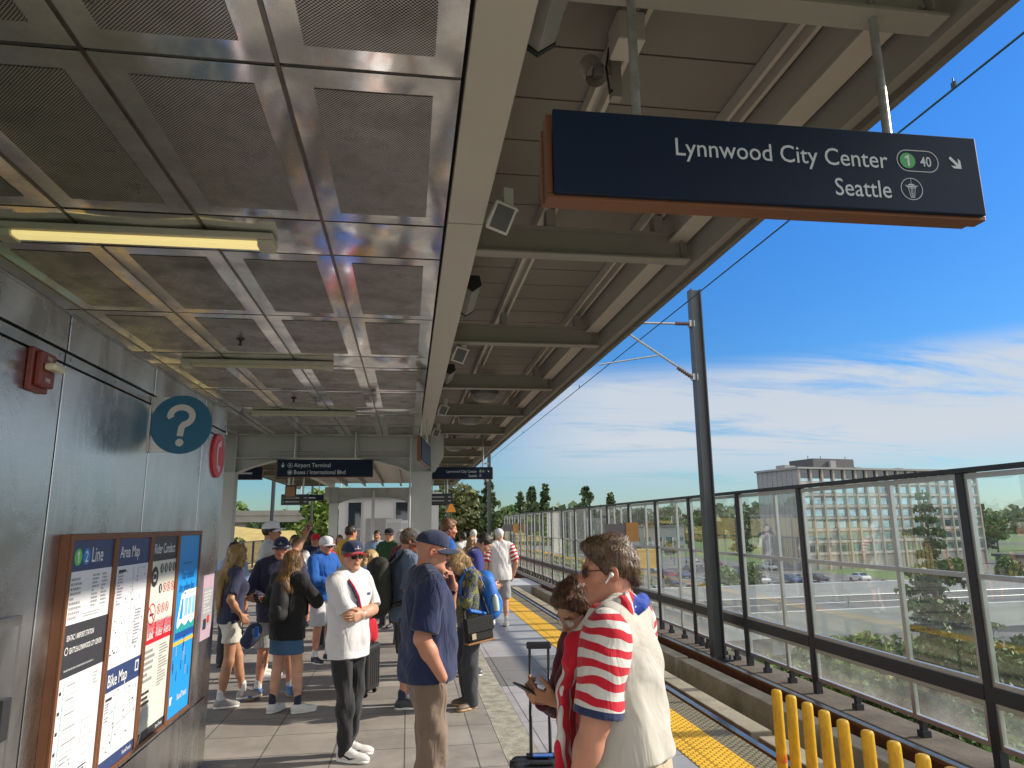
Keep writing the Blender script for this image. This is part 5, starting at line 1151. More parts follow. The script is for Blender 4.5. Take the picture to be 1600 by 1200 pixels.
# ------------------------------------------------------------------ people: bodies and clothes grown as smooth fields and meshed
f32 = np.float32
def nrm(v): v = np.asarray(v, float); return v / (np.linalg.norm(v) + 1e-9)
def rotm(yaw=0, pitch=0, roll=0):
    """columns right, forward, up; yaw turns left, pitch>0 looks down"""
    cy, sy = math.cos(yaw), math.sin(yaw); cp, sp = math.cos(-pitch), math.sin(-pitch); cr, sr = math.cos(roll), math.sin(roll)
    Rz = np.array([[cy, -sy, 0], [sy, cy, 0], [0, 0, 1]]); Rx = np.array([[1, 0, 0], [0, cp, -sp], [0, sp, cp]]); Ry = np.array([[cr, 0, sr], [0, 1, 0], [-sr, 0, cr]])
    return Rz @ Rx @ Ry
def cap(a, b, r0, r1=None, k=.02, flat=None, ff=1.0): return dict(t='cap', a=np.asarray(a, float), b=np.asarray(b, float), r0=r0, r1=r0 if r1 is None else r1, k=k, flat=None if flat is None else nrm(flat), ff=ff)
def ell(c, r, Rm=None, k=.02): return dict(t='ell', c=np.asarray(c, float), r=np.asarray(r, float), R=np.eye(3) if Rm is None else Rm, k=k)
def chain(pts, rs, k=.015, flat=None, ff=1.0): return [cap(pts[i], pts[i + 1], rs[i], rs[i + 1], k, flat, ff) for i in range(len(pts) - 1)]
def sub(p): p = dict(p); p['op'] = 'sub'; return p
def inflate(ps, d, k=None):
    o = []
    for p in ps:
        p = dict(p)
        if p['t'] == 'cap': p['r0'] += d; p['r1'] += d
        else: p['r'] = p['r'] + d
        if k is not None: p['k'] = k
        o.append(p)
    return o
def bounds(p, m=.0):
    if p['t'] == 'cap':
        r = max(p['r0'], p['r1']); lo = np.minimum(p['a'], p['b']) - r; hi = np.maximum(p['a'], p['b']) + r
    else:
        r = np.sqrt((p['R'] ** 2) @ (p['r'] ** 2)); lo = p['c'] - r; hi = p['c'] + r
    return lo - m, hi + m
def ev(p, X, Y, Z):
    if p['t'] == 'cap':
        a, b = p['a'], p['b']; d = b - a; L2 = float(d @ d) + 1e-9
        qx, qy, qz = X - f32(a[0]), Y - f32(a[1]), Z - f32(a[2])
        t = np.clip((qx * f32(d[0]) + qy * f32(d[1]) + qz * f32(d[2])) / f32(L2), 0, 1)
        qx, qy, qz = qx - t * f32(d[0]), qy - t * f32(d[1]), qz - t * f32(d[2])
        s2 = qx * qx + qy * qy + qz * qz
        if p['flat'] is not None:
            n = p['flat']; c = qx * f32(n[0]) + qy * f32(n[1]) + qz * f32(n[2]); g = 1 / p['ff'] ** 2 - 1; s2 = s2 + c * c * f32(g)
            return (np.sqrt(s2) - (f32(p['r0']) + t * f32(p['r1'] - p['r0']))) * f32(min(1, .35 + .65 * p['ff']))
        return np.sqrt(s2) - (f32(p['r0']) + t * f32(p['r1'] - p['r0']))
    c, r, Rm = p['c'], p['r'], p['R']
    qx, qy, qz = X - f32(c[0]), Y - f32(c[1]), Z - f32(c[2]); l = [qx * f32(Rm[0, i]) + qy * f32(Rm[1, i]) + qz * f32(Rm[2, i]) for i in range(3)]
    k0 = np.sqrt((l[0] / f32(r[0])) ** 2 + (l[1] / f32(r[1])) ** 2 + (l[2] / f32(r[2])) ** 2)
    k1 = np.sqrt((l[0] / f32(r[0] ** 2)) ** 2 + (l[1] / f32(r[1] ** 2)) ** 2 + (l[2] / f32(r[2] ** 2)) ** 2) + f32(1e-6)
    return k0 * (k0 - 1) / k1
def smin(a, b, k):
    h = np.clip(f32(.5) + f32(.5) * (b - a) / f32(k), 0, 1); return b + (a - b) * h - f32(k) * h * (1 - h)
def wrinkle(X, Y, Z, amp, fr, seed):
    r = np.random.RandomState(seed); o = 0
    wx = np.sin(X * f32(11) + Z * f32(7) + f32(seed)); wy = np.sin(Y * f32(13) - Z * f32(6) + f32(seed * 2.3))
    for i in range(4):
        d = r.normal(size=3); d[2] *= .75; d /= np.linalg.norm(d); f = fr * (.55 + .9 * r.rand()); ph = r.rand() * 6.28
        o = o + np.sin((X * f32(d[0]) + Y * f32(d[1]) + Z * f32(d[2])) * f32(f) + (wx if i % 2 else wy) * f32(1.7) + f32(ph))
    o = o * f32(.25); return (np.abs(o) ** f32(.8)) * np.sign(o) * f32(amp)
def field_mesh(name, prims, vox, m, parent, cuts=(), wr=None, attr=None, smooth=2):
    """prims joined by smooth union -> surface nets -> one smooth mesh object"""
    bs = [bounds(p) for p in prims if p.get('op') != 'sub']
    lo = np.min([b[0] for b in bs], 0) - 3 * vox; hi = np.max([b[1] for b in bs], 0) + 3 * vox
    n = np.ceil((hi - lo) / vox).astype(int) + 1
    ax = [(lo[i] + vox * np.arange(n[i])).astype(f32) for i in range(3)]
    D = np.full(n, .5, f32)
    for p in prims:
        b0, b1 = bounds(p, p['k'] * 1.2 + 3 * vox); i0 = np.clip(np.floor((b0 - lo) / vox).astype(int), 0, n); i1 = np.clip(np.ceil((b1 - lo) / vox).astype(int) + 1, 0, n)
        if (i1 <= i0).any(): continue
        sl = tuple(slice(i0[q], i1[q]) for q in range(3)); X, Y, Z = ax[0][sl[0]][:, None, None], ax[1][sl[1]][None, :, None], ax[2][sl[2]][None, None, :]
        d = ev(p, X, Y, Z)
        if p.get('op') == 'sub': D[sl] = -smin(-D[sl], d, p['k'])
        else: D[sl] = smin(D[sl], d, p['k'])
    if wr:
        band = np.abs(D) < 4 * vox + wr[0]; I = np.nonzero(band); X, Y, Z = ax[0][I[0]], ax[1][I[1]], ax[2][I[2]]
        D[I] += wrinkle(X, Y, Z, *wr)
    for c in cuts:
        pnt, nv = np.asarray(c[0], float), nrm(c[1])
        if len(c) > 2:   # only near the segment given
            pass
        d = (ax[0][:, None, None] - f32(pnt[0])) * f32(nv[0]) + (ax[1][None, :, None] - f32(pnt[1])) * f32(nv[1]) + (ax[2][None, None, :] - f32(pnt[2])) * f32(nv[2])
        np.maximum(D, d, out=D)
    me = nets(name, D, lo, vox, smooth)
    if me is None: return None
    me.materials.append(m)
    if attr is not None:
        co = np.empty(len(me.vertices) * 3, f32); me.vertices.foreach_get('co', co); co = co.reshape(-1, 3)
        for an, fn in attr.items():
            v = np.asarray(fn(co), f32)
            if v.ndim == 1: a = me.attributes.new(an, 'FLOAT', 'POINT'); a.data.foreach_set('value', v)
            else: a = me.attributes.new(an, 'FLOAT_COLOR', 'POINT'); a.data.foreach_set('color', np.concatenate([v, np.ones((len(v), 1), f32)], 1).ravel())
    return link(name, me, parent)
def nets(name, D, lo, vox, smooth=2):
    S = D < 0; n = np.array(D.shape) - 1
    c = np.zeros(n, np.int8)
    for i in (0, 1):
        for j in (0, 1):
            for k in (0, 1): c += S[i:n[0] + i, j:n[1] + j, k:n[2] + k]
    M = (c > 0) & (c < 8); I = np.argwhere(M); N = len(I)
    if N == 0: return None
    idx = np.full(n, -1, np.int32); idx[M] = np.arange(N, dtype=np.int32)
    acc = np.zeros((N, 3)); cnt = np.zeros(N)
    cor = [(i, j, k) for i in (0, 1) for j in (0, 1) for k in (0, 1)]; val = {q: D[I[:, 0] + q[0], I[:, 1] + q[1], I[:, 2] + q[2]] for q in cor}
    for q in cor:
        for axn in range(3):
            if q[axn] == 0:
                e = list(q); e[axn] = 1; e = tuple(e); a, b = val[q], val[e]; cr = (a < 0) != (b < 0); t = np.where(cr, a / np.where(cr, a - b, 1), 0)
                for x in range(3): acc[:, x] += np.where(cr, q[x] + (t if x == axn else 0), 0)
                cnt += cr
    V = (I + acc / cnt[:, None]) * vox + lo
    Q = []
    for axn in range(3):
        o = [x for x in range(3) if x != axn]; sl0 = [slice(None)] * 3; sl1 = [slice(None)] * 3; sl0[axn] = slice(0, -1); sl1[axn] = slice(1, None)
        cr = S[tuple(sl0)] != S[tuple(sl1)]; E = np.argwhere(cr)
        E = E[(E[:, o[0]] > 0) & (E[:, o[1]] > 0) & (E[:, o[0]] < n[o[0]]) & (E[:, o[1]] < n[o[1]])]
        ins = S[E[:, 0], E[:, 1], E[:, 2]]
        def g(d0, d1): P = E.copy(); P[:, o[0]] -= d0; P[:, o[1]] -= d1; return idx[P[:, 0], P[:, 1], P[:, 2]]
        q = np.stack([g(1, 1), g(0, 1), g(0, 0), g(1, 0)], 1)
        flip = ins if axn != 1 else ~ins
        q[~flip] = q[~flip][:, ::-1]; Q.append(q)
    Q = np.concatenate(Q); Q = Q[(Q >= 0).all(1)]
    for _ in range(smooth):      # relax along the surface
        A = np.zeros_like(V); w = np.zeros(N)
        for a, b in ((0, 1), (1, 2), (2, 3), (3, 0)):
            for x in range(3):
                A[:, x] += np.bincount(Q[:, a], V[Q[:, b], x], N) + np.bincount(Q[:, b], V[Q[:, a], x], N)
            w += np.bincount(Q[:, a], minlength=N) + np.bincount(Q[:, b], minlength=N)
        V = V * .5 + .5 * A / np.maximum(w, 1)[:, None]
    me = bpy.data.meshes.new(name); me.vertices.add(N); me.vertices.foreach_set('co', V.astype(f32).ravel()); m = len(Q)
    me.loops.add(4 * m); me.loops.foreach_set('vertex_index', Q.astype(np.int32).ravel()); me.polygons.add(m)
    me.polygons.foreach_set('loop_start', np.arange(0, 4 * m, 4, dtype=np.int32)); me.polygons.foreach_set('use_smooth', np.ones(m, bool)); me.update(calc_edges=True)
    return me
def ik(a, t, l1, l2, pole):
    a = np.asarray(a, float); t = np.asarray(t, float); d = t - a; L = np.linalg.norm(d); Lm = min(L, (l1 + l2) * .998); u = d / (L + 1e-9); t = a + u * Lm
    x = (l1 * l1 - l2 * l2 + Lm * Lm) / (2 * Lm); h = math.sqrt(max(0, l1 * l1 - x * x)); p = np.asarray(pole, float); p = p - u * (p @ u); return a + u * x + nrm(p) * h, t

# ---- skins
def skinmat(name, col):
    m, nt, N, L, b = _nodes(name); b.inputs['Roughness'].default_value = .5; b.inputs['Specular IOR Level'].default_value = .4
    b.inputs['Subsurface Weight'].default_value = .12; b.inputs['Subsurface Radius'].default_value = (.012, .005, .003); b.inputs['Subsurface Scale'].default_value = 1
    at = N.new('ShaderNodeAttribute'); at.attribute_name = 'tint'
    tc = N.new('ShaderNodeTexCoord'); n1 = N.new('ShaderNodeTexNoise'); n1.inputs['Scale'].default_value = 14; n1.inputs['Detail'].default_value = 6; L.new(tc.outputs['Object'], n1.inputs['Vector'])
    r = N.new('ShaderNodeMapRange'); r.inputs[1].default_value = .3; r.inputs[2].default_value = .7; r.inputs[3].default_value = .86; r.inputs[4].default_value = 1.1; L.new(n1.outputs[0], r.inputs[0])
    mx = N.new('ShaderNodeMix'); mx.data_type = 'RGBA'; mx.blend_type = 'MULTIPLY'; mx.inputs[0].default_value = 1; mx.inputs[6].default_value = rgba(col); L.new(at.outputs['Color'], mx.inputs[7])
    m2 = N.new('ShaderNodeMix'); m2.data_type = 'RGBA'; m2.blend_type = 'MULTIPLY'; m2.inputs[0].default_value = 1; L.new(mx.outputs[2], m2.inputs[6]); L.new(r.outputs[0], m2.inputs[7]); L.new(m2.outputs[2], b.inputs['Base Color'])
    n2 = N.new('ShaderNodeTexNoise'); n2.inputs['Scale'].default_value = 190; L.new(tc.outputs['Object'], n2.inputs['Vector'])
    bp = N.new('ShaderNodeBump'); bp.inputs['Strength'].default_value = .12; bp.inputs['Distance'].default_value = .003; L.new(n2.outputs[0], bp.inputs['Height']); L.new(bp.outputs[0], b.inputs['Normal'])
    return m
SKIN = {'fair': skinmat('skin_fair', (.52, .285, .19)), 'ruddy': skinmat('skin_ruddy', (.50, .235, .155)), 'tan': skinmat('skin_tan', (.42, .215, .125)), 'brown': skinmat('skin_brown', (.26, .125, .07)), 'dark': skinmat('skin_dark', (.07, .035, .022))}
HAIR = {'brown': hairmat('hair_brown', (.040, .022, .012), (.19, .115, .065)), 'blond': hairmat('hair_blond', (.24, .145, .055), (.62, .44, .20)), 'dark': hairmat('hair_dark', (.008, .006, .005), (.04, .025, .018)), 'chestnut': hairmat('hair_chestnut', (.045, .022, .010), (.32, .17, .06)), 'red': hairmat('hair_red', (.09, .035, .013), (.24, .10, .04)), 'white': hairmat('hair_white', (.42, .40, .37), (.70, .67, .62)), 'wavy': hairmat('hair_wavy', (.014, .008, .006), (.17, .075, .028))}
SHOE_SOLE = mat('shoe_sole', (.68, .67, .64), .6, var=.08)
def hand_prims(w, d, nrmv, side, curl=.35, s=1.0, thumb=.6, spread=.10):
    """palm, four fingers and a thumb; d = finger direction, nrmv = out of the palm; side +1 right hand"""
    d = nrm(d); nv = nrm(nrmv - d * (np.dot(nrmv, d))); ac = np.cross(d, nv) * side      # towards the thumb
    w = np.asarray(w, float); P = []
    base = w + d * .018 * s
    rows = [(.030, .088, (.040, .026, .020), .0085), (.010, .092, (.045, .030, .022), .0088), (-.011, .088, (.041, .028, .021), .0083), (-.030, .080, (.032, .021, .018), .0073)]
    for i, (o, pl, segs, r) in enumerate(rows):
        k0 = w + ac * o * .55 * s + d * .012 * s; kn = w + ac * o * s + d * pl * s
        P.append(cap(k0, kn, .0145 * s, .0115 * s, .012))
        a = curl * (1 + .12 * i); dd = nrm(d + ac * spread * (1.2 - .8 * i) * .5); p = kn
        for j, L_ in enumerate(segs):
            a_j = a * (.75 + .35 * j); q = math.cos(a_j), math.sin(a_j); nd = dd * q[0] + nv * q[1]; nn = nv * q[0] - dd * q[1]
            e = p + nd * L_ * s; P.append(cap(p, e, r * (1 - .09 * j) * s, r * (1 - .09 * (j + 1)) * s, .004)); p = e; dd, nv2 = nd, nn; nv_ = nn
            if j == 0: nv_keep = nn
            nv_l = nn; nv_f = nn
            # carry the bend on
            nv = nn
        nv = nrm(nrmv - d * (np.dot(nrmv, d)))
    tb = w + ac * .024 * s + d * .022 * s + nv * .004; td = nrm(ac * (.75) + d * .62 + nv * thumb * .5)
    t1 = tb + td * .040 * s; td2 = nrm(td + d * .5 + nv * thumb * .4 - ac * .35); t2 = t1 + td2 * .032 * s; t3 = t2 + nrm(td2 + nv * .2) * .024 * s
    P += [cap(w + ac * .012 * s, t1, .0165 * s, .0115 * s, .012), cap(t1, t2, .0108 * s, .0095 * s, .004), cap(t2, t3, .0095 * s, .0075 * s, .004)]
    return P
def strands(hair_ob, f, n, length, short, seed=1, m=None):
    """loose hairs standing off the hair surface, joined to the same mesh"""
    me = hair_ob.data; N = len(me.vertices); co = np.empty(N * 3, f32); me.vertices.foreach_get('co', co); co = co.reshape(-1, 3); no = np.empty(N * 3, f32); me.vertices.foreach_get('normal', no); no = no.reshape(-1, 3)
    rs = np.random.RandomState(seed); k = rs.randint(0, N, n); p = co[k] + rs.normal(size=(n, 3)) * .002; nn = no[k]
    c = f.hc; out = p - c; out /= np.linalg.norm(out, axis=1)[:, None]; nn = np.where((nn * out).sum(1)[:, None] < 0, -nn, nn)
    fl = (-f.hR[:, 1] * .55 - np.array([0, 0, .75]) + 0 * nn) if short else (np.array([0, 0, -1.]) + 0 * nn)
    if short:
        top = ((p - c) @ f.hR[:, 2] > .085 * f.Hs)[:, None]; fl = np.where(top, -f.hR[:, 1] * .7 + f.hR[:, 0] * .5 + 0 * nn, fl)
    fl = fl + rs.normal(size=(n, 3)) * (.32 if short else .14); fl = fl - nn * (fl * nn).sum(1)[:, None]; fl /= np.linalg.norm(fl, axis=1)[:, None] + 1e-6
    L_ = length * (.5 + rs.rand(n, 1)); sd = np.cross(fl, nn); w = (.0011 + .0009 * rs.rand(n, 1)); lift = .05 if short else .04
    a = p - nn * .001; b = p + fl * L_ * .5 + nn * L_ * lift; t = p + fl * L_ + nn * L_ * lift * (1.2 + rs.rand(n, 1))
    V = np.stack([a - sd * w, a + sd * w, b + sd * w * .8, b - sd * w * .8, t], 1).reshape(-1, 3); bm = bmesh.new(); bm.from_mesh(me); bv = [bm.verts.new(v) for v in V]
    for i in range(n):
        q = bv[5 * i:5 * i + 5]; bm.faces.new(q[:4]).smooth = True; bm.faces.new((q[3], q[2], q[4])).smooth = True
    bm.to_mesh(me); bm.free()
class Fig: pass
def person(label, X, Y, head, H=1.75, w=1.0, belly=0.0, fem=False, skin='fair', vox=.010, pose=None, top=None, bottom=None, shoes=None, hair=None, cap_=None, glasses=None, beard=None, group=None, X0=None):
    """head = world turn about Z (0 faces away from the camera along the platform)"""
    po = dict(lean=0, twist=0, hyaw=0, hpitch=0, hroll=0, fl=(-.10, .0, .0), fr=(.10, .0, .0), hl=None, hr=None, pl=(-.5, -.6, 0), pr=(.5, -.6, 0), hdl=None, hdr=None, curl=.45, kneep=(0, 1, 0), hip=0)
    po.update(pose or {}); s = H / 1.75
    root = thing('person', label, 'person', (X, Y, 0), R(head), group)
    f = Fig(); f.root = root; f.s = s; f.vox = vox; sk = SKIN[skin]
    lean = rotm(R(po['twist']), R(po['lean']), R(po.get('side', 0))); pelvis = np.array([po['hip'], 0, .945 * s])
    T = lambda p: pelvis + lean @ (np.array(p) * s)                    # torso frame, origin at the pelvis
    f.T, f.lean = T, lean
    sw = (.172 if fem else .192) * w ** .6; hw = .092
    neck = T((0, -.012, .545)); Hs = s ** .6
    hR = lean @ rotm(R(po['hyaw']), R(po['hpitch'] - po['lean'] * .6), R(po['hroll'])) ; f.hR = hR
    hc = neck + (lean * .35 + np.eye(3) * .65) @ np.array([0, .012, .020]) * s + hR @ np.array([0, .028, .115]) * Hs
    # keep the standing height: vertex at H when upright
    f.hc, f.Hs = hc, Hs
    h = lambda x, y, z: hc + hR @ (np.array([x, y, z]) * Hs)
    f.h = h
    B = []      # ---- body
    cw, cd = (.150 if fem else .165) * w, (.105 if fem else .112) * (1 + .35 * (w - 1)) + belly * .25
    torso = [ell(T((0, .0, .35)), np.array([cw, cd, .19]) * s, lean, .06), ell(T((0, .012 + belly * .35, .13)), np.array([cw * (.80 if fem else .93) + belly * .25, cd * .92 + belly * .55, .17]) * s, lean, .08), ell(T((0, -.012, -.01)), np.array([cw * (1.08 if fem else .97), cd * 1.02, .13]) * s, lean, .06),
             cap(T((-sw * .82, -.005, .475)), T((sw * .82, -.005, .475)), .058 * s, None, .05), cap(T((-.05, -.015, .53)), T((-sw * .8, -.01, .485)), .045 * s, .05 * s, .04), cap(T((.05, -.015, .53)), T((sw * .8, -.01, .485)), .045 * s, .05 * s, .04)]
    if fem: torso += [ell(T((-.075, .085, .33)), np.array([.072, .06, .07]) * s, lean, .04), ell(T((.075, .085, .33)), np.array([.072, .06, .07]) * s, lean, .04)]
    else: torso += [ell(T((-.08, .06, .36)), np.array([.085, .05, .07]) * s, lean, .05), ell(T((.08, .06, .36)), np.array([.085, .05, .07]) * s, lean, .05)]
    f.torso = torso; B += torso
    nr = (.050 if fem else .060) * (.85 + .15 * w) * s
    B += [cap(T((0, -.015, .50)), h(0, -.025, -.06), nr * 1.08, nr, .035)]
    # arms
    f.arm = {}; la, lf = .285 * s, .255 * s; ra = (.040 if fem else .048) * (.5 + .5 * w) * s
    for sd, key, pk, hk in ((-1, 'hl', 'pl', 'hdl'), (1, 'hr', 'pr', 'hdr')):
        sh = T((sd * sw, -.005, .465)); tgt = po[key]; tgt = T((sd * (sw + .055), .03, -.055)) if tgt is None else T(tgt)
        pole = lean @ np.array(po[pk], float); el, wr_ = ik(sh, tgt, la, lf, pole)
        f.arm[sd] = (sh, el, wr_)
        B += [cap(sh, el, ra * 1.22, ra * .92, .03), cap(el, el + (wr_ - el) * .35, ra * .95, ra * .96, .025), cap(el + (wr_ - el) * .3, wr_, ra * .94, ra * .60, .025)]
        hd = po[hk]
        if hd is None:
            d = nrm(wr_ - el); B += hand_prims(wr_, d, lean @ np.array([-sd, .15, 0]), sd, po['curl'], s)
        elif hd != 'none':
            dirv, nv, cu = hd[0], hd[1], hd[2]; B += hand_prims(wr_, lean @ np.array(dirv, float), lean @ np.array(nv, float), sd, cu, s, hd[3] if len(hd) > 3 else .6)
    # legs
    f.leg = {}; lt, lc = .418 * s, .402 * s; rt = (.083 if fem else .080) * (.45 + .55 * w) * s
    for sd, k in ((-1, 'fl'), (1, 'fr')):
        fx, fy, fyaw = po[k][:3]; fz = po[k][3] if len(po[k]) > 3 else 0
        hp = pelvis + np.array([sd * hw * w ** .4, 0, -.045]) * s; an = np.array([fx * s, fy * s, (.085 + fz) * s]); kn, an = ik(hp, an, lt, lc, np.array(po['kneep'], float) + np.array([sd * .15, 0, 0]))
        f.leg[sd] = (hp, kn, an, R(fyaw)); bk = nrm(np.cross(nrm(an - kn), np.array([1, 0, 0]))); bk = bk if bk[1] < 0 else -bk
        B += [cap(hp, kn, rt, rt * .66, .04), cap(kn, an, rt * .62, rt * .42, .03), cap(kn + (an - kn) * .15 + bk * .018 * s, kn + (an - kn) * .50 + bk * .014 * s, rt * .50, rt * .48, .04)]
        ft = np.array([-math.sin(R(fyaw)), math.cos(R(fyaw)), 0]); B += [cap(an - np.array([0, 0, .035 * s]), an + ft * .11 * s - np.array([0, 0, .05 * s]), .036 * s, .028 * s, .03)]
    # head and face
    B += [ell(h(0, -.014, .030), np.array([.076, .096, .090]) * Hs, hR, .03), ell(h(0, .018, -.035), np.array([.060, .072, .080]) * Hs, hR, .04), ell(h(0, .066, -.098), np.array([.024, .02, .018]) * Hs, hR, .03),
          cap(h(-.050, -.002, -.062), h(-.018, .064, -.100), .017 * Hs, None, .03), cap(h(.050, -.002, -.062), h(.018, .064, -.100), .017 * Hs, None, .03), cap(h(0, .0885, .008), h(0, .108, -.026), .0075 * Hs, .0115 * Hs, .012), ell(h(-.011, .100, -.031), np.array([.0085, .009, .007]) * Hs, hR, .008), ell(h(.011, .100, -.031), np.array([.0085, .009, .007]) * Hs, hR, .008),
          cap(h(-.048, .068, .022), h(0, .087, .018), .0085 * Hs, None, .015), cap(h(.048, .068, .022), h(0, .087, .018), .0085 * Hs, None, .015), ell(h(-.043, .058, -.028), np.array([.020, .02, .018]) * Hs, hR, .03), ell(h(.043, .058, -.028), np.array([.020, .02, .018]) * Hs, hR, .03),
          sub(ell(h(-.032, .098, .001), np.array([.017, .017, .011]) * Hs, hR, .012)), sub(ell(h(.032, .098, .001), np.array([.017, .017, .011]) * Hs, hR, .012)), ell(h(-.031, .073, .001), np.array([.0125, .0125, .0125]) * Hs, hR, .004), ell(h(.031, .073, .001), np.array([.0125, .0125, .0125]) * Hs, hR, .004),
          cap(h(-.020, .0855, -.0585), h(0, .0935, -.0565), .0052 * Hs, .0065 * Hs, .006), cap(h(.020, .0855, -.0585), h(0, .0935, -.0565), .0052 * Hs, .0065 * Hs, .006), cap(h(-.017, .0855, -.069), h(.017, .0855, -.069), .0062 * Hs, None, .007), sub(cap(h(-.024, .0925, -.0632), h(.024, .0925, -.0632), .0022 * Hs, None, .004))]
    for sd in (-1, 1):
        B += [ell(h(sd * .079, -.014, -.008), np.array([.009, .021, .032]) * Hs, hR @ rotm(sd * .35, .12), .008), sub(ell(h(sd * .088, -.008, -.006), np.array([.008, .011, .018]) * Hs, hR, .006))]
    inv = hR.T
    def tint(co):
        q = ((co - hc) @ inv.T) / Hs; o = np.ones((len(co), 3), f32); x, y, z = np.abs(q[:, 0]), q[:, 1], q[:, 2]
        lip = (x < .024) & (y > .070) & (z > -.076) & (z < -.052); o[lip] = (.78, .52, .52)
        ck = np.exp(-((x - .045) ** 2 + (z + .03) ** 2) / .0006) * (y > .03); o *= (1 - ck[:, None] * np.array([.0, .14, .12]))
        ns = (x < .018) & (y > .095) & (z < -.012) & (z > -.045); o[ns] *= (1.0, .86, .84)
        ea = (x > .074) & (y < .01) & (y > -.04) & (np.abs(z) < .04); o[ea] *= (1.0, .80, .76)
        br = (x > .012) & (x < .050) & (y > .055) & (z > .014 + .004 * 0) & (z < .027); o[br] = (.34, .26, .22) if skin != 'fair' or hair is None or hair.get('col') not in ('blond', 'white') else (.62, .52, .42)
        ey = ((x - .031) ** 2 / .0115 ** 2 + (z - .001) ** 2 / .0060 ** 2 < 1) & (y > .072); o[ey] = (1.5, 2.3, 3.0); ir = ((x - .031) ** 2 + (z - .001) ** 2 < .0058 ** 2) & (y > .072); o[ir] = (.10, .11, .12)
        if beard:
            bd = (y > -.02) & (z < -.03) & (z > -.125) & ((z < -.045 + .0 * y) | (x > .03)) & ~lip & (x < .085); o[bd] = beard
        return o
    body = field_mesh('body', B, vox, sk, root, attr={'tint': tint}, smooth=1); f.body = body
    # ---- clothes
    if bottom:
        kind, bm, infl = bottom['kind'], bottom['m'], bottom.get('infl', .012); P = []; cuts = []
        P += inflate([torso[2]], infl - .004)
        if kind in ('pants', 'shorts'):
            for sd in (-1, 1):
                hp, kn, an, fyaw = f.leg[sd]; bk = bottom.get('wide', .0)
                if kind == 'pants': P += [cap(hp, kn, rt + infl, rt * .70 + infl + bk, .04), cap(kn, an + np.array([0, 0, -.02 * s]), rt * .70 + infl + bk, rt * .50 + infl + bk, .03), cap(kn + (an - kn) * .2 - np.array([0, .012, 0]), kn + (an - kn) * .5 - np.array([0, .01, 0]), rt * .56 + infl, rt * .5 + infl, .04)]
                else: e = hp + (kn - hp) * bottom.get('len', .95); P += [cap(hp, e, rt + infl, rt * .88 + infl + .012, .04)]
            if kind == 'shorts':
                zc = min((f.leg[sd][0] + (f.leg[sd][1] - f.leg[sd][0]) * bottom.get('len', .95))[2] for sd in (-1, 1)); cuts.append(((0, 0, zc), (0, 0, -1)))
            else: cuts.append(((0, 0, .028 * s), (0, 0, -1)))
        else:      # skirt
            z1 = bottom.get('hem', .62) * s; P += [cap(pelvis + np.array([0, 0, -.06]), np.array([po['hip'], .0, z1]), cw * 1.05 * s + infl, cw * 1.16 * s + infl, .06, flat=(0, 1, 0), ff=.74)]; cuts.append(((0, 0, z1), (0, 0, -1)))
        wz = T((0, 0, min(bottom.get('waist', .09), (top.get('hem', -.06) + .045) if top else 9)))
        cuts.append((wz, lean @ np.array([0, 0, 1.])))
        f.bottom = field_mesh(kind, P, max(vox * .95, .006), bm, root, cuts, wr=(bottom.get('wr', .006), 46, int(abs(X * 31 + Y * 17)) + 3), smooth=1)
    if top:
        tm, infl = top['m'], top.get('infl', .016); P = inflate(torso, infl); cuts = []; hem = top.get('hem', -.06)
        bl = top.get('blouse', .0); rw = cw * 1.0 * s + infl + bl; rd = cd * .98 * s + infl + bl + belly * .35
        P += [cap(T((0, .006 + belly * .25, .24)), T((0, .004 + belly * .25, hem - .10)), rw * .97, rw * (1.05 if fem else 1.0), .05, flat=lean @ np.array([0, 1., 0]), ff=rd / rw)]
        slv = top.get('sleeve', .62); sg = top.get('sgrow', .016); SP = []
        for sd in (-1, 1):
            sh, el, wr_ = f.arm[sd]
            if slv <= 1: e = sh + (el - sh) * slv; SP.append((sd, [cap(sh, e, ra * 1.25 + sg, ra * 1.12 + sg + .006, .04)], (e, nrm(el - sh))))
            else:
                e = el + (wr_ - el) * (slv - 1); SP.append((sd, [cap(sh, el, ra * 1.25 + sg, ra * 1.05 + sg, .035), cap(el, e, ra * 1.05 + sg, ra * .72 + sg, .03)], (e, nrm(wr_ - el))))
        cuts.append((T((0, 0, hem)), lean @ np.array([0, 0, -1.])))
        seed = int(abs(X * 37 + Y * 11)) + 1; wrk = (top.get('wr', .009), top.get('wf', 38), seed)
        if top.get('own_sleeves'):
            f.top = field_mesh(top.get('name', 'shirt'), P, vox, tm, root, cuts, wr=wrk, smooth=1, attr=top.get('attr'))
            for sd, ps, (e, ax_) in SP:
                ps = inflate(ps, .003) + [ell(ps[0]['a'] + lean @ np.array([-sd * .012, 0, .0]), np.array([.062, .07, .07]) * s * w, lean, .03)]
                def u(co, a=ps[0]['a'], d=ax_, L_=np.linalg.norm(e - ps[0]['a'])): return ((co - a) @ d) / L_
                field_mesh('sleeve', ps, vox, top['sleeve_m'], f.top, [(e, ax_)], wr=(wrk[0] * .8, wrk[1], seed + 9), attr={'u': u}, smooth=1)
        else:
            # sleeves keep their own end planes, so mesh them with the torso only when the arm hangs clear
            f.top = field_mesh(top.get('name', 'shirt'), P, vox, tm, root, cuts, wr=wrk, smooth=1, attr=top.get('attr'))
            for sd, ps, (e, ax_) in SP:
                ps = ps + [ell(ps[0]['a'] + lean @ np.array([-sd * .014, 0, .0]), np.array([.050, .056, .056]) * s * w ** .5 + sg * .4, lean, .03)]
                field_mesh('sleeve', ps, vox, top.get('sleeve_m', tm), f.top, [(e, ax_)], wr=(wrk[0], wrk[1], seed + 9 + sd), smooth=1)
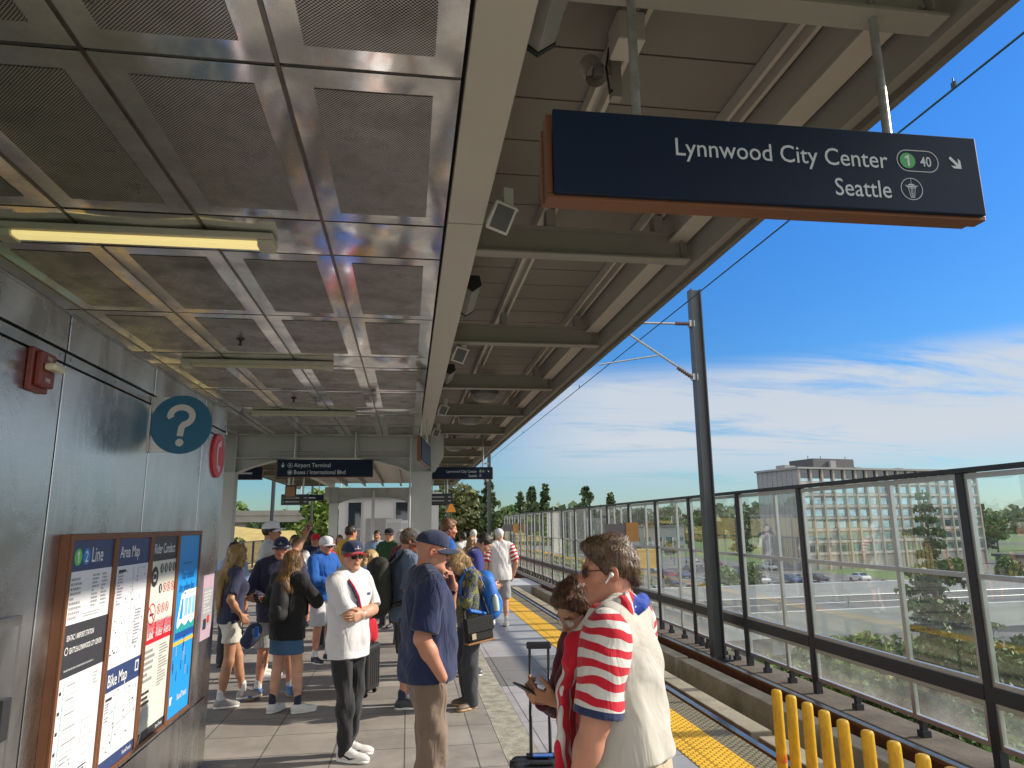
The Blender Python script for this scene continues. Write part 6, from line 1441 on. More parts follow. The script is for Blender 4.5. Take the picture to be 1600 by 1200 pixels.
        if top.get('collar'):
            n0 = T((0, -.018, .545)); C = []
            for k in range(14):
                a0, a1 = 6.283 * k / 14, 6.283 * (k + 1) / 14; rr = nr + .012
                q = lambda a: n0 + lean @ np.array([math.sin(a) * rr * 1.08, -math.cos(a) * rr * 1.05 + .012, .005 - .055 * s * (.5 - .5 * math.cos(a))])
                C.append(cap(q(a0), q(a1), .016, None, .012, flat=lean @ np.array([0, 0, 1.]), ff=1.0))
            field_mesh('collar', C, max(.005, vox * .8), top['collar'], f.top, smooth=1)
    if shoes:
        for sd in (-1, 1):
            hp, kn, an, fyaw = f.leg[sd]; ft = np.array([-math.sin(fyaw), math.cos(fyaw), 0]); up = np.array([0, 0, 1.]); Rf = np.stack([np.cross(ft, up), ft, up], 1)
            if sd == 0: continue
            z0 = an[2] - .085 * s; b0 = np.array([an[0], an[1], z0]); L_ = s * shoes.get('size', 1.0)
            P = [ell(b0 + ft * .105 * L_ + up * .034, np.array([.047, .105, .040]) * L_, Rf, .03), ell(b0 - ft * .015 * L_ + up * .045, np.array([.037, .055, .050]) * L_, Rf, .03), cap(b0 + up * .05 - ft * .008, b0 + up * (.085 + shoes.get('high', .0)) * L_ - ft * .006, .040 * L_, .043 * L_, .02), ell(b0 + ft * .045 * L_ + up * .062, np.array([.032, .055, .036]) * L_, Rf, .025)]
            sh = field_mesh('shoe', P, max(.006, vox * .7), shoes['m'], root, [(b0 + up * .020, -up), (b0 + up * (.095 + shoes.get('high', 0)) * L_, up)], smooth=1)
            S = [cap(b0 - ft * .028 * L_ + up * .014, b0 + ft * .06 * L_ + up * .014, .041 * L_, .043 * L_, .02, flat=up, ff=.55), cap(b0 + ft * .06 * L_ + up * .014, b0 + ft * .158 * L_ + up * .016, .048 * L_, .047 * L_, .02, flat=up, ff=.5)]
            if vox < .011: field_mesh('sole', S, max(.006, vox * .7), shoes.get('sole', SHOE_SOLE), sh, [(b0 + up * .003, -up), (b0 + up * .028, up)], smooth=1)
            if vox < .009:
                lc_ = MB()
                for q in range(4):
                    yy = .045 + q * .022; zz = (.104 - q * .0125); lc_.tube([b0 + (ft * yy + up * (zz - .016) + Rf[:, 0] * -.026) * L_, b0 + (ft * (yy + .008) + up * zz) * L_, b0 + (ft * yy + up * (zz - .016) + Rf[:, 0] * .026) * L_], .0035, 5)
                lc_.build('laces', shoes.get('lace', shoes['m']), sh)
                if shoes.get('mark'):
                    for sx in (-1, 1): MB().tube([b0 + (ft * .115 + up * .042 + Rf[:, 0] * sx * .043) * L_, b0 + (ft * .06 + up * .034 + Rf[:, 0] * sx * .0445) * L_, b0 + (ft * .02 + up * .05 + Rf[:, 0] * sx * .041) * L_, b0 + (ft * -.04 + up * .072 + Rf[:, 0] * sx * .034) * L_], [.003, .008, .007, .002], 6).build('side_mark', shoes['mark'], sh)
            if shoes.get('sock'): field_mesh('sock', [cap(b0 + up * .07, b0 + up * (.145) + (kn - an) * .06, .040 * s, .041 * s, .02)], max(.007, vox * .8), shoes['sock'], root, smooth=1)
    # ---- hair
    if hair:
        hm = HAIR[hair['col']]; g = hair.get('thick', .011); P = []
        hl = hair.get('line', .066)
        P = [ell(h(0, -.016, .034), (np.array([.077, .097, .091]) + g) * Hs, hR, .02)]
        cuts_h = [(h(0, .076, hl), hR @ np.array([0, .80, -.60])), (h(0, -.05, hair.get('nape', -.085)), hR @ np.array([0, .25, -1.]))]
        if hair.get('tuft'): P += [ell(h(.0, .055, .098), np.array([.058, .040, .026]) * Hs, hR, .025), ell(h(0, -.02, .118), np.array([.06, .07, .02]) * Hs, hR, .03), ell(h(0, -.10, .0), np.array([.055, .025, .07]) * Hs, hR, .03)]
        if hair.get('bald'): P = []
        if P:
            ho = field_mesh('hair', P, max(.0065, vox * .8), hm, root, cuts_h, wr=(hair.get('wr', .005), 120, 5), smooth=1)
            if vox < .0092 and not cap_: strands(ho, f, 3800 if vox < .007 else 1600, .022 if not hair.get('long') else .045, not hair.get('long'), 3)
        if hair.get('long'):
            lg = hair['long']; Lk = []
            fr = hair.get('front', True); L0 = lg * s
            dn = np.array([0, 0, -1.]); bkv = lean @ np.array([0, -1., 0])
            a = h(0, -.045, .03); b_ = h(0, -.075, -.06); c = T((0, -.135, .43)); d_ = c + (lean @ np.array([0, -.02, -1])) * max(.0, L0 - .12)
            Lk += chain([a, b_, c, d_], [.088 * Hs, .082 * Hs, .085 * s, .05 * s], .04, flat=bkv, ff=.5)
            for sd in (-1, 1):
                a = h(sd * .045, .02, .065); b_ = h(sd * .078, .015, -.02); c = h(sd * .075, .0, -.12); 
                if fr: d_ = T((sd * .105, .085, .40)); e = T((sd * .10, .115, .40 - max(.05, L0 - .16))); Lk += chain([a, b_, c, d_, e], [.028 * Hs, .026 * Hs, .030, .030, .014], .02)
                else: d_ = T((sd * .09, -.07, .44)); Lk += chain([a, b_, c, d_], [.028 * Hs, .028 * Hs, .034, .03], .025)
            ho = field_mesh('hair', Lk, max(.0065, vox * .8), hm, root, wr=(.008, 95, 8), smooth=1)
            if vox < .0092: strands(ho, f, 2600, .10, False, 5)
        if hair.get('bun'): ho = field_mesh('hair', [ell(h(.0, -.115, .02), np.array([.05, .045, .05]) * Hs, hR, .02), ell(h(0, -.12, -.03), np.array([.04, .04, .05]) * Hs, hR, .02)], max(.0065, vox * .8), hm, root, wr=(.008, 110, 4), smooth=1)
    if cap_:
        cm = cap_['m']; yaw = cap_.get('yaw', 0); cR = hR @ rotm(R(yaw), R(cap_.get('pitch', 4))); q = lambda x, y, z: hc + hR @ (np.array([0, -.014, .034]) * Hs) + cR @ (np.array([x, y, z]) * Hs)
        P = [ell(q(0, .0, .004), np.array([.090, .110, .100]) * Hs, cR, .02), ell(q(0, .045, .05), np.array([.07, .055, .045]) * Hs, cR, .04)]
        co = field_mesh('cap', P, max(.006, vox * .75), cm, root, [(q(0, 0, .008), cR @ np.array([0, 0, -1.]))], smooth=2)
        V = []; F = []; na, nr_ = 18, 6
        for side_ in (0, 1):
            for i in range(nr_ + 1):
                t_ = i / nr_
                for j in range(na + 1):
                    a = R(-78 + 156 * j / na); ex = math.sin(a) * .0905; ey = math.cos(a) * .108; ext = cap_.get('brim', .075) * max(0, math.cos(a * .98)) ** .55 * t_; 
                    x, y = ex * (1 + .10 * t_), ey + ext; V.append(q(x, y, .016 - .40 * x * x / .09 - .10 * ext - (.0045 if side_ else 0)))
        M_ = (nr_ + 1) * (na + 1)
        for i in range(nr_):
            for j in range(na): k = i * (na + 1) + j; F.append([k, k + 1, k + na + 2, k + na + 1]); F.append([M_ + k, M_ + k + na + 1, M_ + k + na + 2, M_ + k + 1])
        for j in range(na): k = nr_ * (na + 1) + j; F.append([k, k + 1, M_ + k + 1, M_ + k])
        link('brim', new_mesh('brim', V, F, cap_.get('bm', cm), None, True), co)
        if cap_.get('logo'):
            lg = MB(); lm = cap_['logo']
            for k in range(-3, 4): lg.bar(q(k * .0085, .1105 - abs(k) * .0015, .036), q(k * .007, .104 - abs(k) * .0012, .062 - abs(k) * .004), .005 * Hs, .006, up=tuple(cR @ np.array([0, 1., 0])))
            lg.build('badge', lm, co)
        f.cap = co
    if glasses:
        gm, lm = glasses; fr = MB(); ln = MB()
        for sd in (-1, 1):
            cpt = h(sd * .031, .099, .002); pts = [h(sd * .031 + .024 * math.cos(a), .099 - .010 * abs(sd * .031 + .024 * math.cos(a)) / .055, .000 + .0185 * math.sin(a) * (1 if math.sin(a) < 0 else .85)) for a in [6.283 * k / 16 for k in range(17)]]
            fr.tube(pts, .0022, 5, False); ln.add(pts[:16], [list(range(16))]); fr.tube([h(sd * .055, .089, .007), h(sd * .074, .06, .008), h(sd * .082, -.012, .006)], .0022, 5)
        fr.tube([h(-.008, .104, .004), h(.008, .104, .004)], .0022, 5)
        g = fr.build('glasses', gm, root); ln.build('lens', lm, g)
    return f
def W_(f, p):
    """a point of the person's own frame in the scene"""
    a = f.root.rotation_euler[2]; c, s_ = math.cos(a), math.sin(a); return Vector((f.root.location[0] + p[0] * c - p[1] * s_, f.root.location[1] + p[0] * s_ + p[1] * c, p[2]))
def carried(name, label, cat, f, group=None):
    """an item carried by a person: its own top-level thing, placed in the person's frame"""
    return thing(name, label, cat, tuple(f.root.location), f.root.rotation_euler[2], group)
def phone(f, label, pos, up, nv):
    """slab phone at pos (person's frame), long side along up, screen facing nv"""
    t = carried('phone', label, 'phone', f, 'mobile phones'); up = nrm(up); nv = nrm(np.asarray(nv, float) - up * np.dot(nv, up)); x = np.cross(up, nv); pos = np.asarray(pos, float)
    def slab(w, l, d, o):
        V = [pos + x * (i * w / 2) + up * (j * l / 2) + nv * (k * d / 2 + o) for k in (-1, 1) for j in (-1, 1) for i in (-1, 1)]; return MB().add(V, [[0, 2, 3, 1], [4, 5, 7, 6], [0, 1, 5, 4], [2, 6, 7, 3], [0, 4, 6, 2], [1, 3, 7, 5]])
    slab(.074, .152, .008, 0).build('case', DARK, t, bevel=.003); slab(.068, .145, .001, .0047).build('screen', CG, t); return t
# ------------------------------------------------------------------ clothes materials with a pattern of their own
def striped(name, c1, c2, band, n=4.6, edge=.90):
    """flag stripes round a sleeve: 'u' runs 0..1 from shoulder to hem, the last bit is a plain band"""
    m = cloth(name, c1).copy(); m.name = name + '_stripes'; nt = m.node_tree; N = nt.nodes; L = nt.links; b = N['Principled BSDF']
    at = N.new('ShaderNodeAttribute'); at.attribute_name = 'u'
    tc = N.new('ShaderNodeTexCoord'); nz = N.new('ShaderNodeTexNoise'); nz.inputs['Scale'].default_value = 7; nz.inputs['Detail'].default_value = 1; L.new(tc.outputs['Object'], nz.inputs['Vector'])
    def mm(op, a, b_):
        q = N.new('ShaderNodeMath'); q.operation = op
        for i, v in enumerate((a, b_)):
            if isinstance(v, (int, float)): q.inputs[i].default_value = v
            else: L.new(v, q.inputs[i])
        return q.outputs[0]
    u = mm('ADD', at.outputs['Fac'], mm('MULTIPLY', mm('SUBTRACT', nz.outputs[0], .5), .22))
    fr = mm('GREATER_THAN', mm('FRACT', mm('MULTIPLY', u, n), 0), .5)
    mx = N.new('ShaderNodeMix'); mx.data_type = 'RGBA'; L.new(fr, mx.inputs[0]); mx.inputs[6].default_value = rgba(c1); mx.inputs[7].default_value = rgba(c2)
    e = mm('GREATER_THAN', at.outputs['Fac'], edge); m2 = N.new('ShaderNodeMix'); m2.data_type = 'RGBA'; L.new(e, m2.inputs[0]); L.new(mx.outputs[2], m2.inputs[6]); m2.inputs[7].default_value = rgba(band)
    L.new(m2.outputs[2], b.inputs['Base Color']); return m
def patterned(name, c1, c2, c3, scale=11):
    m = cloth(name, c1).copy(); m.name = name + '_print'; nt = m.node_tree; N = nt.nodes; L = nt.links; b = N['Principled BSDF']
    tc = N.new('ShaderNodeTexCoord'); nz = N.new('ShaderNodeTexNoise'); nz.inputs['Scale'].default_value = scale; nz.inputs['Detail'].default_value = 1; nz.inputs['Distortion'].default_value = 1.5; L.new(tc.outputs['Object'], nz.inputs['Vector'])
    cr = N.new('ShaderNodeValToRGB'); cr.color_ramp.interpolation = 'CONSTANT'; e = cr.color_ramp.elements; e[0].color = rgba(c1); e[1].position = .47; e[1].color = rgba(c2); k = e.new(.58); k.color = rgba(c3); L.new(nz.outputs[0], cr.inputs[0]); L.new(cr.outputs[0], b.inputs['Base Color']); return m
RD, WH, NV = (.50, .012, .03), (.60, .58, .55), (.025, .035, .10)
C_WHITE = cloth('cloth_white', (.60, .59, .60), wr=.42, scale=8); C_POLO = cloth('cloth_cream', (.46, .44, .39), wr=.55, scale=6); C_NAVY = cloth('cloth_navy', (.022, .032, .085), wr=.65); C_NAVYJ = cloth('cloth_navy_jacket', (.03, .032, .07), wr=.5)
C_BLACK = cloth('cloth_black', (.014, .014, .015), wr=.65); C_JEANB = cloth('black_denim', (.022, .023, .026), wr=.55, scale=8); C_TAUPE = cloth('cloth_taupe', (.205, .15, .115), wr=.5, scale=9); C_KHAKI = cloth('cloth_khaki', (.42, .36, .26), wr=.5)
C_DENIM = cloth('denim', (.045, .105, .20), wr=.4); C_SHORTW = cloth('cloth_offwhite', (.55, .53, .48), wr=.4); C_BLUE = cloth('cloth_royal', (.012, .09, .36), wr=.5); C_GREY = cloth('cloth_grey', (.28, .28, .29), wr=.4); C_STEELB = cloth('cloth_steel_blue', (.10, .14, .22), wr=.6)
C_CHAR = cloth('cloth_charcoal', (.045, .046, .055), wr=.5); C_MAROON = cloth('cloth_maroon', (.09, .015, .03), wr=.4); C_OLIVE = cloth('cloth_olive', (.05, .055, .03), wr=.4); C_GREEN = cloth('cloth_green', (.02, .07, .03), wr=.4); C_YELLOW = cloth('cloth_yellow', (.55, .33, .03), wr=.4); C_LGREY = cloth('cloth_light_grey', (.48, .48, .50), wr=.4); C_RED = cloth('cloth_red', RD, wr=.4)
C_BLUEW = cloth('cloth_pale_blue', (.30, .42, .62), wr=.4)
STR = striped('polo_sleeve', WH, RD, NV); STR2 = striped('far_sleeve', WH, RD, RD, 4.0, 1.2)
PRN = patterned('jungle_top', (.055, .07, .13), (.17, .17, .035), (.035, .045, .06), 15)
S_WHITE = mat('shoe_white', (.66, .65, .62), .5, var=.1); S_GREY = mat('shoe_grey', (.33, .32, .31), .6, var=.25, vscale=30); S_NAVY = mat('shoe_navy', (.02, .025, .05), .6, var=.2); S_BLUE = mat('shoe_blue', (.06, .17, .38), .6, var=.3, vscale=25); S_BROWN = mat('shoe_brown', (.14, .10, .07), .6, var=.2); S_DKGREY = mat('shoe_dark', (.05, .055, .06), .6, var=.3, vscale=25); SOLE_G = mat('sole_gum', (.42, .27, .14), .6)
SOCK = cloth('sock_white', (.62, .62, .62)); SOCKN = cloth('sock_navy', (.03, .035, .07))
K_NAVY = cloth('cap_navy', (.026, .036, .078), wr=.15); K_RED = cloth('cap_red', (.50, .014, .03), wr=.1); K_WHITE = cloth('cap_white', (.64, .64, .70), wr=.15); K_GREY = cloth('cap_grey', (.10, .10, .11), wr=.15); K_BLACK = cloth('cap_black', (.012, .012, .014), wr=.15); K_BROWN = cloth('cap_brown', (.10, .055, .03), wr=.15)
G_BLK = mat('shades_frame', (.012, .012, .013), .25, var=.02); L_DK = mat('shades_lens', (.008, .010, .010), .04, var=.02, spec=1.0); L_CL = glass_mat('spectacle_lens', refl=1.6, dust=.02); L_BR = mat('shades_brown', (.07, .025, .015), .06, var=.02, spec=1.0)

# ------------------------------------------------------------------ the crowd, near ones first
polo = person('man in cream polo with red striped sleeves and flag scarf, nearest to the camera', .862, 2.80, 58, H=1.845, w=1.07, belly=.015, skin='ruddy', vox=.0055,
    pose=dict(lean=3, hyaw=24, hpitch=3, hl=(-.25, .14, -.05), hr=(.24, .14, -.04), pl=(-.4, -1, 0), fl=(-.12, 0, 10), fr=(.12, .02, -10)), top=dict(m=C_POLO, infl=.022, hem=.035, blouse=.016, sleeve=.90, sgrow=.026, own_sleeves=True, sleeve_m=STR, wr=.011, wf=30, name='polo_shirt', ),
    bottom=dict(kind='pants', m=C_KHAKI, infl=.016, waist=.10), shoes=dict(m=S_BROWN), hair=dict(col='brown', thick=.009, tuft=True, wr=.005, nape=-.09, line=.068), glasses=(mat('frame_brown', (.06, .03, .02), .3), L_BR))
navy = person('tall man in navy cap and navy tee, facing right, one hand at his chin', .13, 4.8, -78, H=1.865, w=1.08, belly=.03, skin='ruddy', vox=.0065,
    pose=dict(lean=-1, hpitch=8, hyaw=-6, hl=(-.03, .185, .45), pl=(-.35, .25, -1), hdl=((.18, -.30, .92), (.15, -.90, -.38), .8, .5), hr=(.235, .04, -.03), pr=(.25, -1, 0), hdr='none', fl=(-.12, .06, 6), fr=(.11, -.04, -10)),
    top=dict(m=C_NAVY, infl=.024, hem=-.075, blouse=.012, sleeve=.88, sgrow=.024, wr=.014, wf=30, name='tee_shirt'), bottom=dict(kind='pants', m=C_TAUPE, infl=.018, wr=.020, wide=.012), shoes=dict(m=S_BROWN), cap_=dict(m=K_NAVY, pitch=6, brim=.085, yaw=0), glasses=(G_BLK, L_CL))
white = person('man in white tee, blue and red cap and sunglasses, arms crossed, black jeans', -.50, 6.44, 236, H=1.765, w=1.0, skin='fair', vox=.007,
    pose=dict(hyaw=-24, hpitch=3, hl=(.085, .205, .205), hr=(-.085, .175, .235), pl=(-1, .15, -.75), pr=(1, .15, -.75), hdl=((.96, -.1, -.15), (0, -1, .1), .35, .4), hdr=((-.95, -.25, .2), (0, -1, 0), .4, .4), fl=(-.075, -.02, 25), fr=(.075, .07, 10)),
    top=dict(m=C_WHITE, infl=.026, hem=-.15, blouse=.016, sleeve=.92, sgrow=.020, wr=.018, wf=30, name='tee_shirt'), bottom=dict(kind='pants', m=C_JEANB, infl=.015, wr=.014), shoes=dict(m=S_WHITE, size=1.06, mark=G_BLK), hair=dict(col='brown', thick=.006), cap_=dict(m=K_NAVY, bm=K_RED, pitch=2, brim=.072, logo=WHITE), glasses=(G_BLK, L_DK))
wphone = person('dark haired woman in glasses looking down at a phone, half hidden behind the polo man', .86, 3.22, 112, H=1.665, fem=True, skin='tan', vox=.0065,
    pose=dict(lean=4, hpitch=30, hyaw=6, hl=(-.10, .30, .315), hr=(.03, .29, .30), pl=(-.7, -.3, -1), pr=(.7, -.3, -1), hdl=((.45, .75, .35), (.6, -.4, .6), .8), hdr=((-.35, .85, .35), (-.6, -.4, .6), .8)), top=dict(m=C_MAROON, infl=.016, sleeve=1.85, sgrow=.014, name='cardigan'), bottom=dict(kind='pants', m=C_BLACK, infl=.012), shoes=dict(m=S_NAVY), hair=dict(col='wavy', thick=.018, wr=.005, nape=-.11, bun=True, tuft=True), glasses=(mat('frame_clear', (.45, .38, .34), .25), L_CL))
darkw = person('woman in black jacket and short denim skirt, seen from behind', -1.25, 7.98, -28, H=1.635, fem=True, w=1.06, skin='fair', vox=.0085,
    pose=dict(hyaw=-22, hpitch=8, hl=(-.12, .22, .24), hr=(.12, .24, .26), pl=(-1, -.5, -.3), pr=(1, -.5, -.3), fl=(-.135, -.02, 0), fr=(.15, .05, -38)), top=dict(m=C_BLACK, infl=.030, hem=-.16, blouse=.018, sleeve=1.92, sgrow=.022, wr=.011, name='jacket'), bottom=dict(kind='skirt', m=C_DENIM, infl=.022, hem=.635), shoes=dict(m=S_WHITE, sock=SOCKN, size=1.05), hair=dict(col='chestnut', thick=.016, long=.22, front=False))
blond = person('woman with very long blond hair, navy top and white shorts, hand on hip', -1.93, 8.42, -62, H=1.70, fem=True, skin='tan', vox=.0085,
    pose=dict(hpitch=6, hyaw=8, hr=(.20, .06, .03), pr=(.75, -1, .1), hdr=((-.1, .6, -.75), (-1, .0, 0), .4), hl=(-.14, .22, .18), fl=(-.10, .22, 0), fr=(.09, -.08, -12)), top=dict(m=C_NAVYJ, infl=.016, hem=-.06, sleeve=.80, name='tee_shirt'), bottom=dict(kind='shorts', m=C_SHORTW, infl=.014, len=.52), shoes=dict(m=S_GREY, sock=SOCK), hair=dict(col='blond', thick=.014, long=.42, front=False))
oldm = person('older man in navy jacket and cap, facing the camera behind the woman in black', -1.50, 8.85, 186, H=1.775, w=1.12, belly=.03, skin='ruddy', vox=.009,
    pose=dict(hpitch=8, hl=(-.20, .20, .05), hr=(.16, .22, .12), fl=(-.17, 0, 10), fr=(.17, .05, -25)), top=dict(m=C_NAVYJ, infl=.034, hem=-.14, blouse=.02, sleeve=1.9, sgrow=.026, name='jacket', collar=C_NAVYJ), bottom=dict(kind='shorts', m=C_GREY, infl=.02, len=.9), shoes=dict(m=S_BLUE, sole=SOLE_G, sock=SOCK), hair=dict(col='white', thick=.006), cap_=dict(m=K_NAVY, brim=.07, logo=WHITE))
bpg = person('bearded man in grey cap and steel blue shirt wearing a large dark backpack', -.02, 8.02, -72, H=1.865, w=1.04, skin='ruddy', vox=.0085,
    pose=dict(hpitch=10, hyaw=-8, hr=(.22, .02, -.05), hl=(-.18, .16, .0), fl=(-.10, .04, 5), fr=(.10, -.05, -15)), top=dict(m=C_STEELB, infl=.024, hem=-.12, sleeve=.95, sgrow=.026, wr=.012, name='shirt', collar=C_STEELB), bottom=dict(kind='shorts', m=C_CHAR, infl=.022, len=.98), shoes=dict(m=S_DKGREY, sock=SOCKN), hair=dict(col='brown', thick=.014, nape=-.1), beard=(.42, .26, .18), cap_=dict(m=K_GREY, brim=.075))
blr = person('blond woman in jungle print top with blue backpack, bent over her phone', .68, 7.88, 112, H=1.655, fem=True, skin='fair', vox=.008,
    pose=dict(lean=7, hpitch=36, hl=(-.05, .30, .27), hr=(.06, .31, .255), pl=(-.9, -.1, -1), pr=(.9, -.1, -1), hdl=((.35, .8, .3), (.5, -.5, .6), .7), hdr=((-.35, .8, .3), (-.5, -.5, .6), .7), fl=(-.09, .03, 15), fr=(.10, -.04, -12)), top=dict(m=PRN, infl=.020, hem=-.08, sleeve=1.88, sgrow=.016, name='blouse'), bottom=dict(kind='pants', m=C_CHAR, infl=.018, wide=.016), shoes=dict(m=S_BROWN, sole=SOLE_G), hair=dict(col='blond', thick=.016, long=.30, front=True))
bluej = person('man in white cap and royal blue half-zip jacket with grey shorts', -1.22, 10.78, 232, H=1.745, w=1.05, skin='ruddy', vox=.010,
    pose=dict(hpitch=6, hyaw=-4, hl=(-.06, .24, .17), hr=(.08, .24, .15), pl=(-1, -.3, -.4), pr=(1, -.3, -.4), fl=(-.13, .02, 12), fr=(.13, .03, -12)), top=dict(m=C_BLUE, infl=.028, hem=-.10, sleeve=1.9, sgrow=.024, name='jacket', collar=C_BLUE), bottom=dict(kind='shorts', m=C_LGREY, infl=.022, len=.95), shoes=dict(m=S_NAVY, sock=SOCK), hair=dict(col='white', thick=.006), cap_=dict(m=K_WHITE, brim=.08), glasses=(G_BLK, L_DK))
film = person('tall man in white cap and pale tee holding up a phone to film', -1.80, 9.75, -84, H=1.97, w=1.02, skin='tan', vox=.010,
    pose=dict(hpitch=-6, hr=(.04, .40, .64), hl=(-.05, .38, .62), pr=(.6, -.1, -1), pl=(-.6, -.1, -1), hdr=((-.1, .25, .95), (-.8, .5, 0), .35), hdl=((.1, .25, .95), (.8, .5, 0), .35)), top=dict(m=C_LGREY, infl=.024, hem=-.10, sleeve=.9, name='tee_shirt'), bottom=dict(kind='shorts', m=C_GREY, infl=.02), shoes=dict(m=S_WHITE, sock=SOCK), hair=dict(col='dark', thick=.008), cap_=dict(m=K_WHITE, brim=.07), glasses=(G_BLK, L_DK))
bent = person('dark haired man in royal navy polo bending forward behind the blond phone woman', .76, 9.5, -96, H=1.84, w=1.06, skin='fair', vox=.010,
    pose=dict(lean=15, hpitch=34, hr=(.16, .30, .20), hl=(-.14, .32, .20)), top=dict(m=cloth('cloth_deep_blue', (.02, .028, .16), wr=.4), infl=.022, sleeve=.85, name='polo_shirt', collar=C_WHITE), bottom=dict(kind='pants', m=C_GREY, infl=.016), shoes=dict(m=S_DKGREY), hair=dict(col='dark', thick=.010, nape=-.07))
redh = person('very tall red haired man looking right, standing beside the portal column', .55, 10.4, -80, H=1.985, w=1.0, skin='ruddy', vox=.010,
    pose=dict(hpitch=8), top=dict(m=C_BLUE, infl=.022, sleeve=.9, name='tee_shirt'), bottom=dict(kind='pants', m=C_CHAR, infl=.014), shoes=dict(m=S_DKGREY), hair=dict(col='red', thick=.013, tuft=True, nape=-.07), beard=(.62, .40, .28))
farw = person('man in white cap and white shirt with red stripes, walking away beside the yellow strip', 1.74, 13.6, 6, H=1.80, w=1.12, skin='fair', vox=.011,
    pose=dict(hl=(-.26, .02, -.05), hr=(.27, .03, -.04), fl=(-.11, .10, 0), fr=(.11, -.05, 0)), top=dict(m=C_WHITE, infl=.030, hem=-.12, blouse=.02, sleeve=.9, sgrow=.028, own_sleeves=True, sleeve_m=STR2, name='shirt'), bottom=dict(kind='shorts', m=C_GREY, infl=.022, len=.95), shoes=dict(m=S_WHITE, sock=SOCK), hair=dict(col='white', thick=.006), cap_=dict(m=K_WHITE, brim=.07))
def simple(label, X, Y, head, H, skin, hair, top, bot, shoe=S_DKGREY, fem=False, cap_=None, w=1.0, pose=None, sl=.88, group=None, kind='pants'):
    return person(label, X, Y, head, H=H, w=w, fem=fem, skin=skin, vox=.0125, pose=pose, hair=hair, cap_=cap_, top=dict(m=top, infl=.024, sleeve=sl, hem=-.10), bottom=dict(kind=kind, m=bot, infl=.018), shoes=dict(m=shoe))
simple('dark haired woman in navy and pale blue behind the blond woman', -2.42, 10.5, -20, 1.68, 'tan', dict(col='dark', thick=.014, long=.25, front=False), C_BLUEW, C_CHAR, fem=True)
simple('dark haired man in a black shirt behind the filming man', -2.16, 14.2, 170, 1.73, 'tan', dict(col='dark', thick=.012, long=.18), C_BLACK, C_CHAR)
simple('woman in brown cap and white cardigan in the back of the crowd', -1.94, 13.0, 188, 1.71, 'fair', dict(col='dark', thick=.012, long=.24), C_WHITE, C_CHAR, fem=True, cap_=dict(m=K_BROWN, brim=.07), sl=1.9)
simple('person in a dark red cap and navy top behind the white capped man', -1.83, 14.6, 200, 1.74, 'ruddy', dict(col='brown', thick=.008), C_NAVY, C_GREY, cap_=dict(m=K_RED, brim=.06), kind='shorts')
simple('dark figure in black standing far back against the dry grass bank', -2.18, 16.6, 150, 1.80, 'dark', dict(col='dark', thick=.008), C_BLACK, C_BLACK)
simple('man with short dark hair and yellow top, back turned, above the arms-crossed man', -1.0, 12.6, -48, 1.91, 'tan', dict(col='dark', thick=.008, nape=-.06), C_YELLOW, C_CHAR, w=1.05)
simple('blond woman in blue top reading, just right of the arms-crossed man', -.52, 9.0, -76, 1.60, 'fair', dict(col='blond', thick=.016, long=.28), C_BLUE, C_CHAR, fem=True, pose=dict(hpitch=22, hr=(.08, .28, .25), hl=(-.08, .28, .25)))
simple('man in black cap and green vest over grey, facing the camera far back', -.36, 14.0, 150, 1.84, 'fair', dict(col='brown', thick=.006), C_GREEN, C_CHAR, cap_=dict(m=K_BLACK, brim=.06), pose=dict(hyaw=20))
simple('white curly haired person in maroon top and blue jeans, beyond the backpack man', -.10, 11.9, -60, 1.80, 'fair', dict(col='white', thick=.022, wr=.012, tuft=True), C_MAROON, C_DENIM, S_BROWN)
simple('distant woman with dark hair up, behind the bending man', 1.30, 17.0, 20, 1.72, 'tan', dict(col='dark', thick=.012, bun=True), C_WHITE, C_GREY, fem=True)
simple('distant woman with honey hair and tan top, behind the bending man', 1.36, 15.6, -40, 1.63, 'fair', dict(col='chestnut', thick=.018, long=.2), C_KHAKI, C_GREY, fem=True)
simple('distant man with white hair or cap, right of the honey haired woman', 1.66, 18.2, 0, 1.76, 'fair', dict(col='white', thick=.012), C_WHITE, C_GREY)
simple('man in a red and white striped shirt half hidden left of the arms-crossed man', -1.30, 12.0, -60, 1.74, 'ruddy', dict(col='brown', thick=.010), C_RED, C_CHAR)
simple('woman in white top far back beside the second portal column', -1.72, 18.5, 190, 1.66, 'fair', dict(col='chestnut', thick=.012, long=.2), C_WHITE, C_DENIM, fem=True)
simple('man in pale blue shirt far back, between the green vest and the yellow top', -.72, 17.0, 175, 1.78, 'tan', dict(col='dark', thick=.009), C_BLUEW, C_KHAKI)
simple('woman in maroon top far back, right of the green vest', -.05, 17.8, 165, 1.70, 'tan', dict(col='dark', thick=.012, long=.22), C_MAROON, C_CHAR, fem=True)
simple('man in navy shirt and pale shorts far back beside the lift house', .25, 21.0, 180, 1.80, 'fair', dict(col='brown', thick=.009), C_NAVY, C_LGREY, kind='shorts')
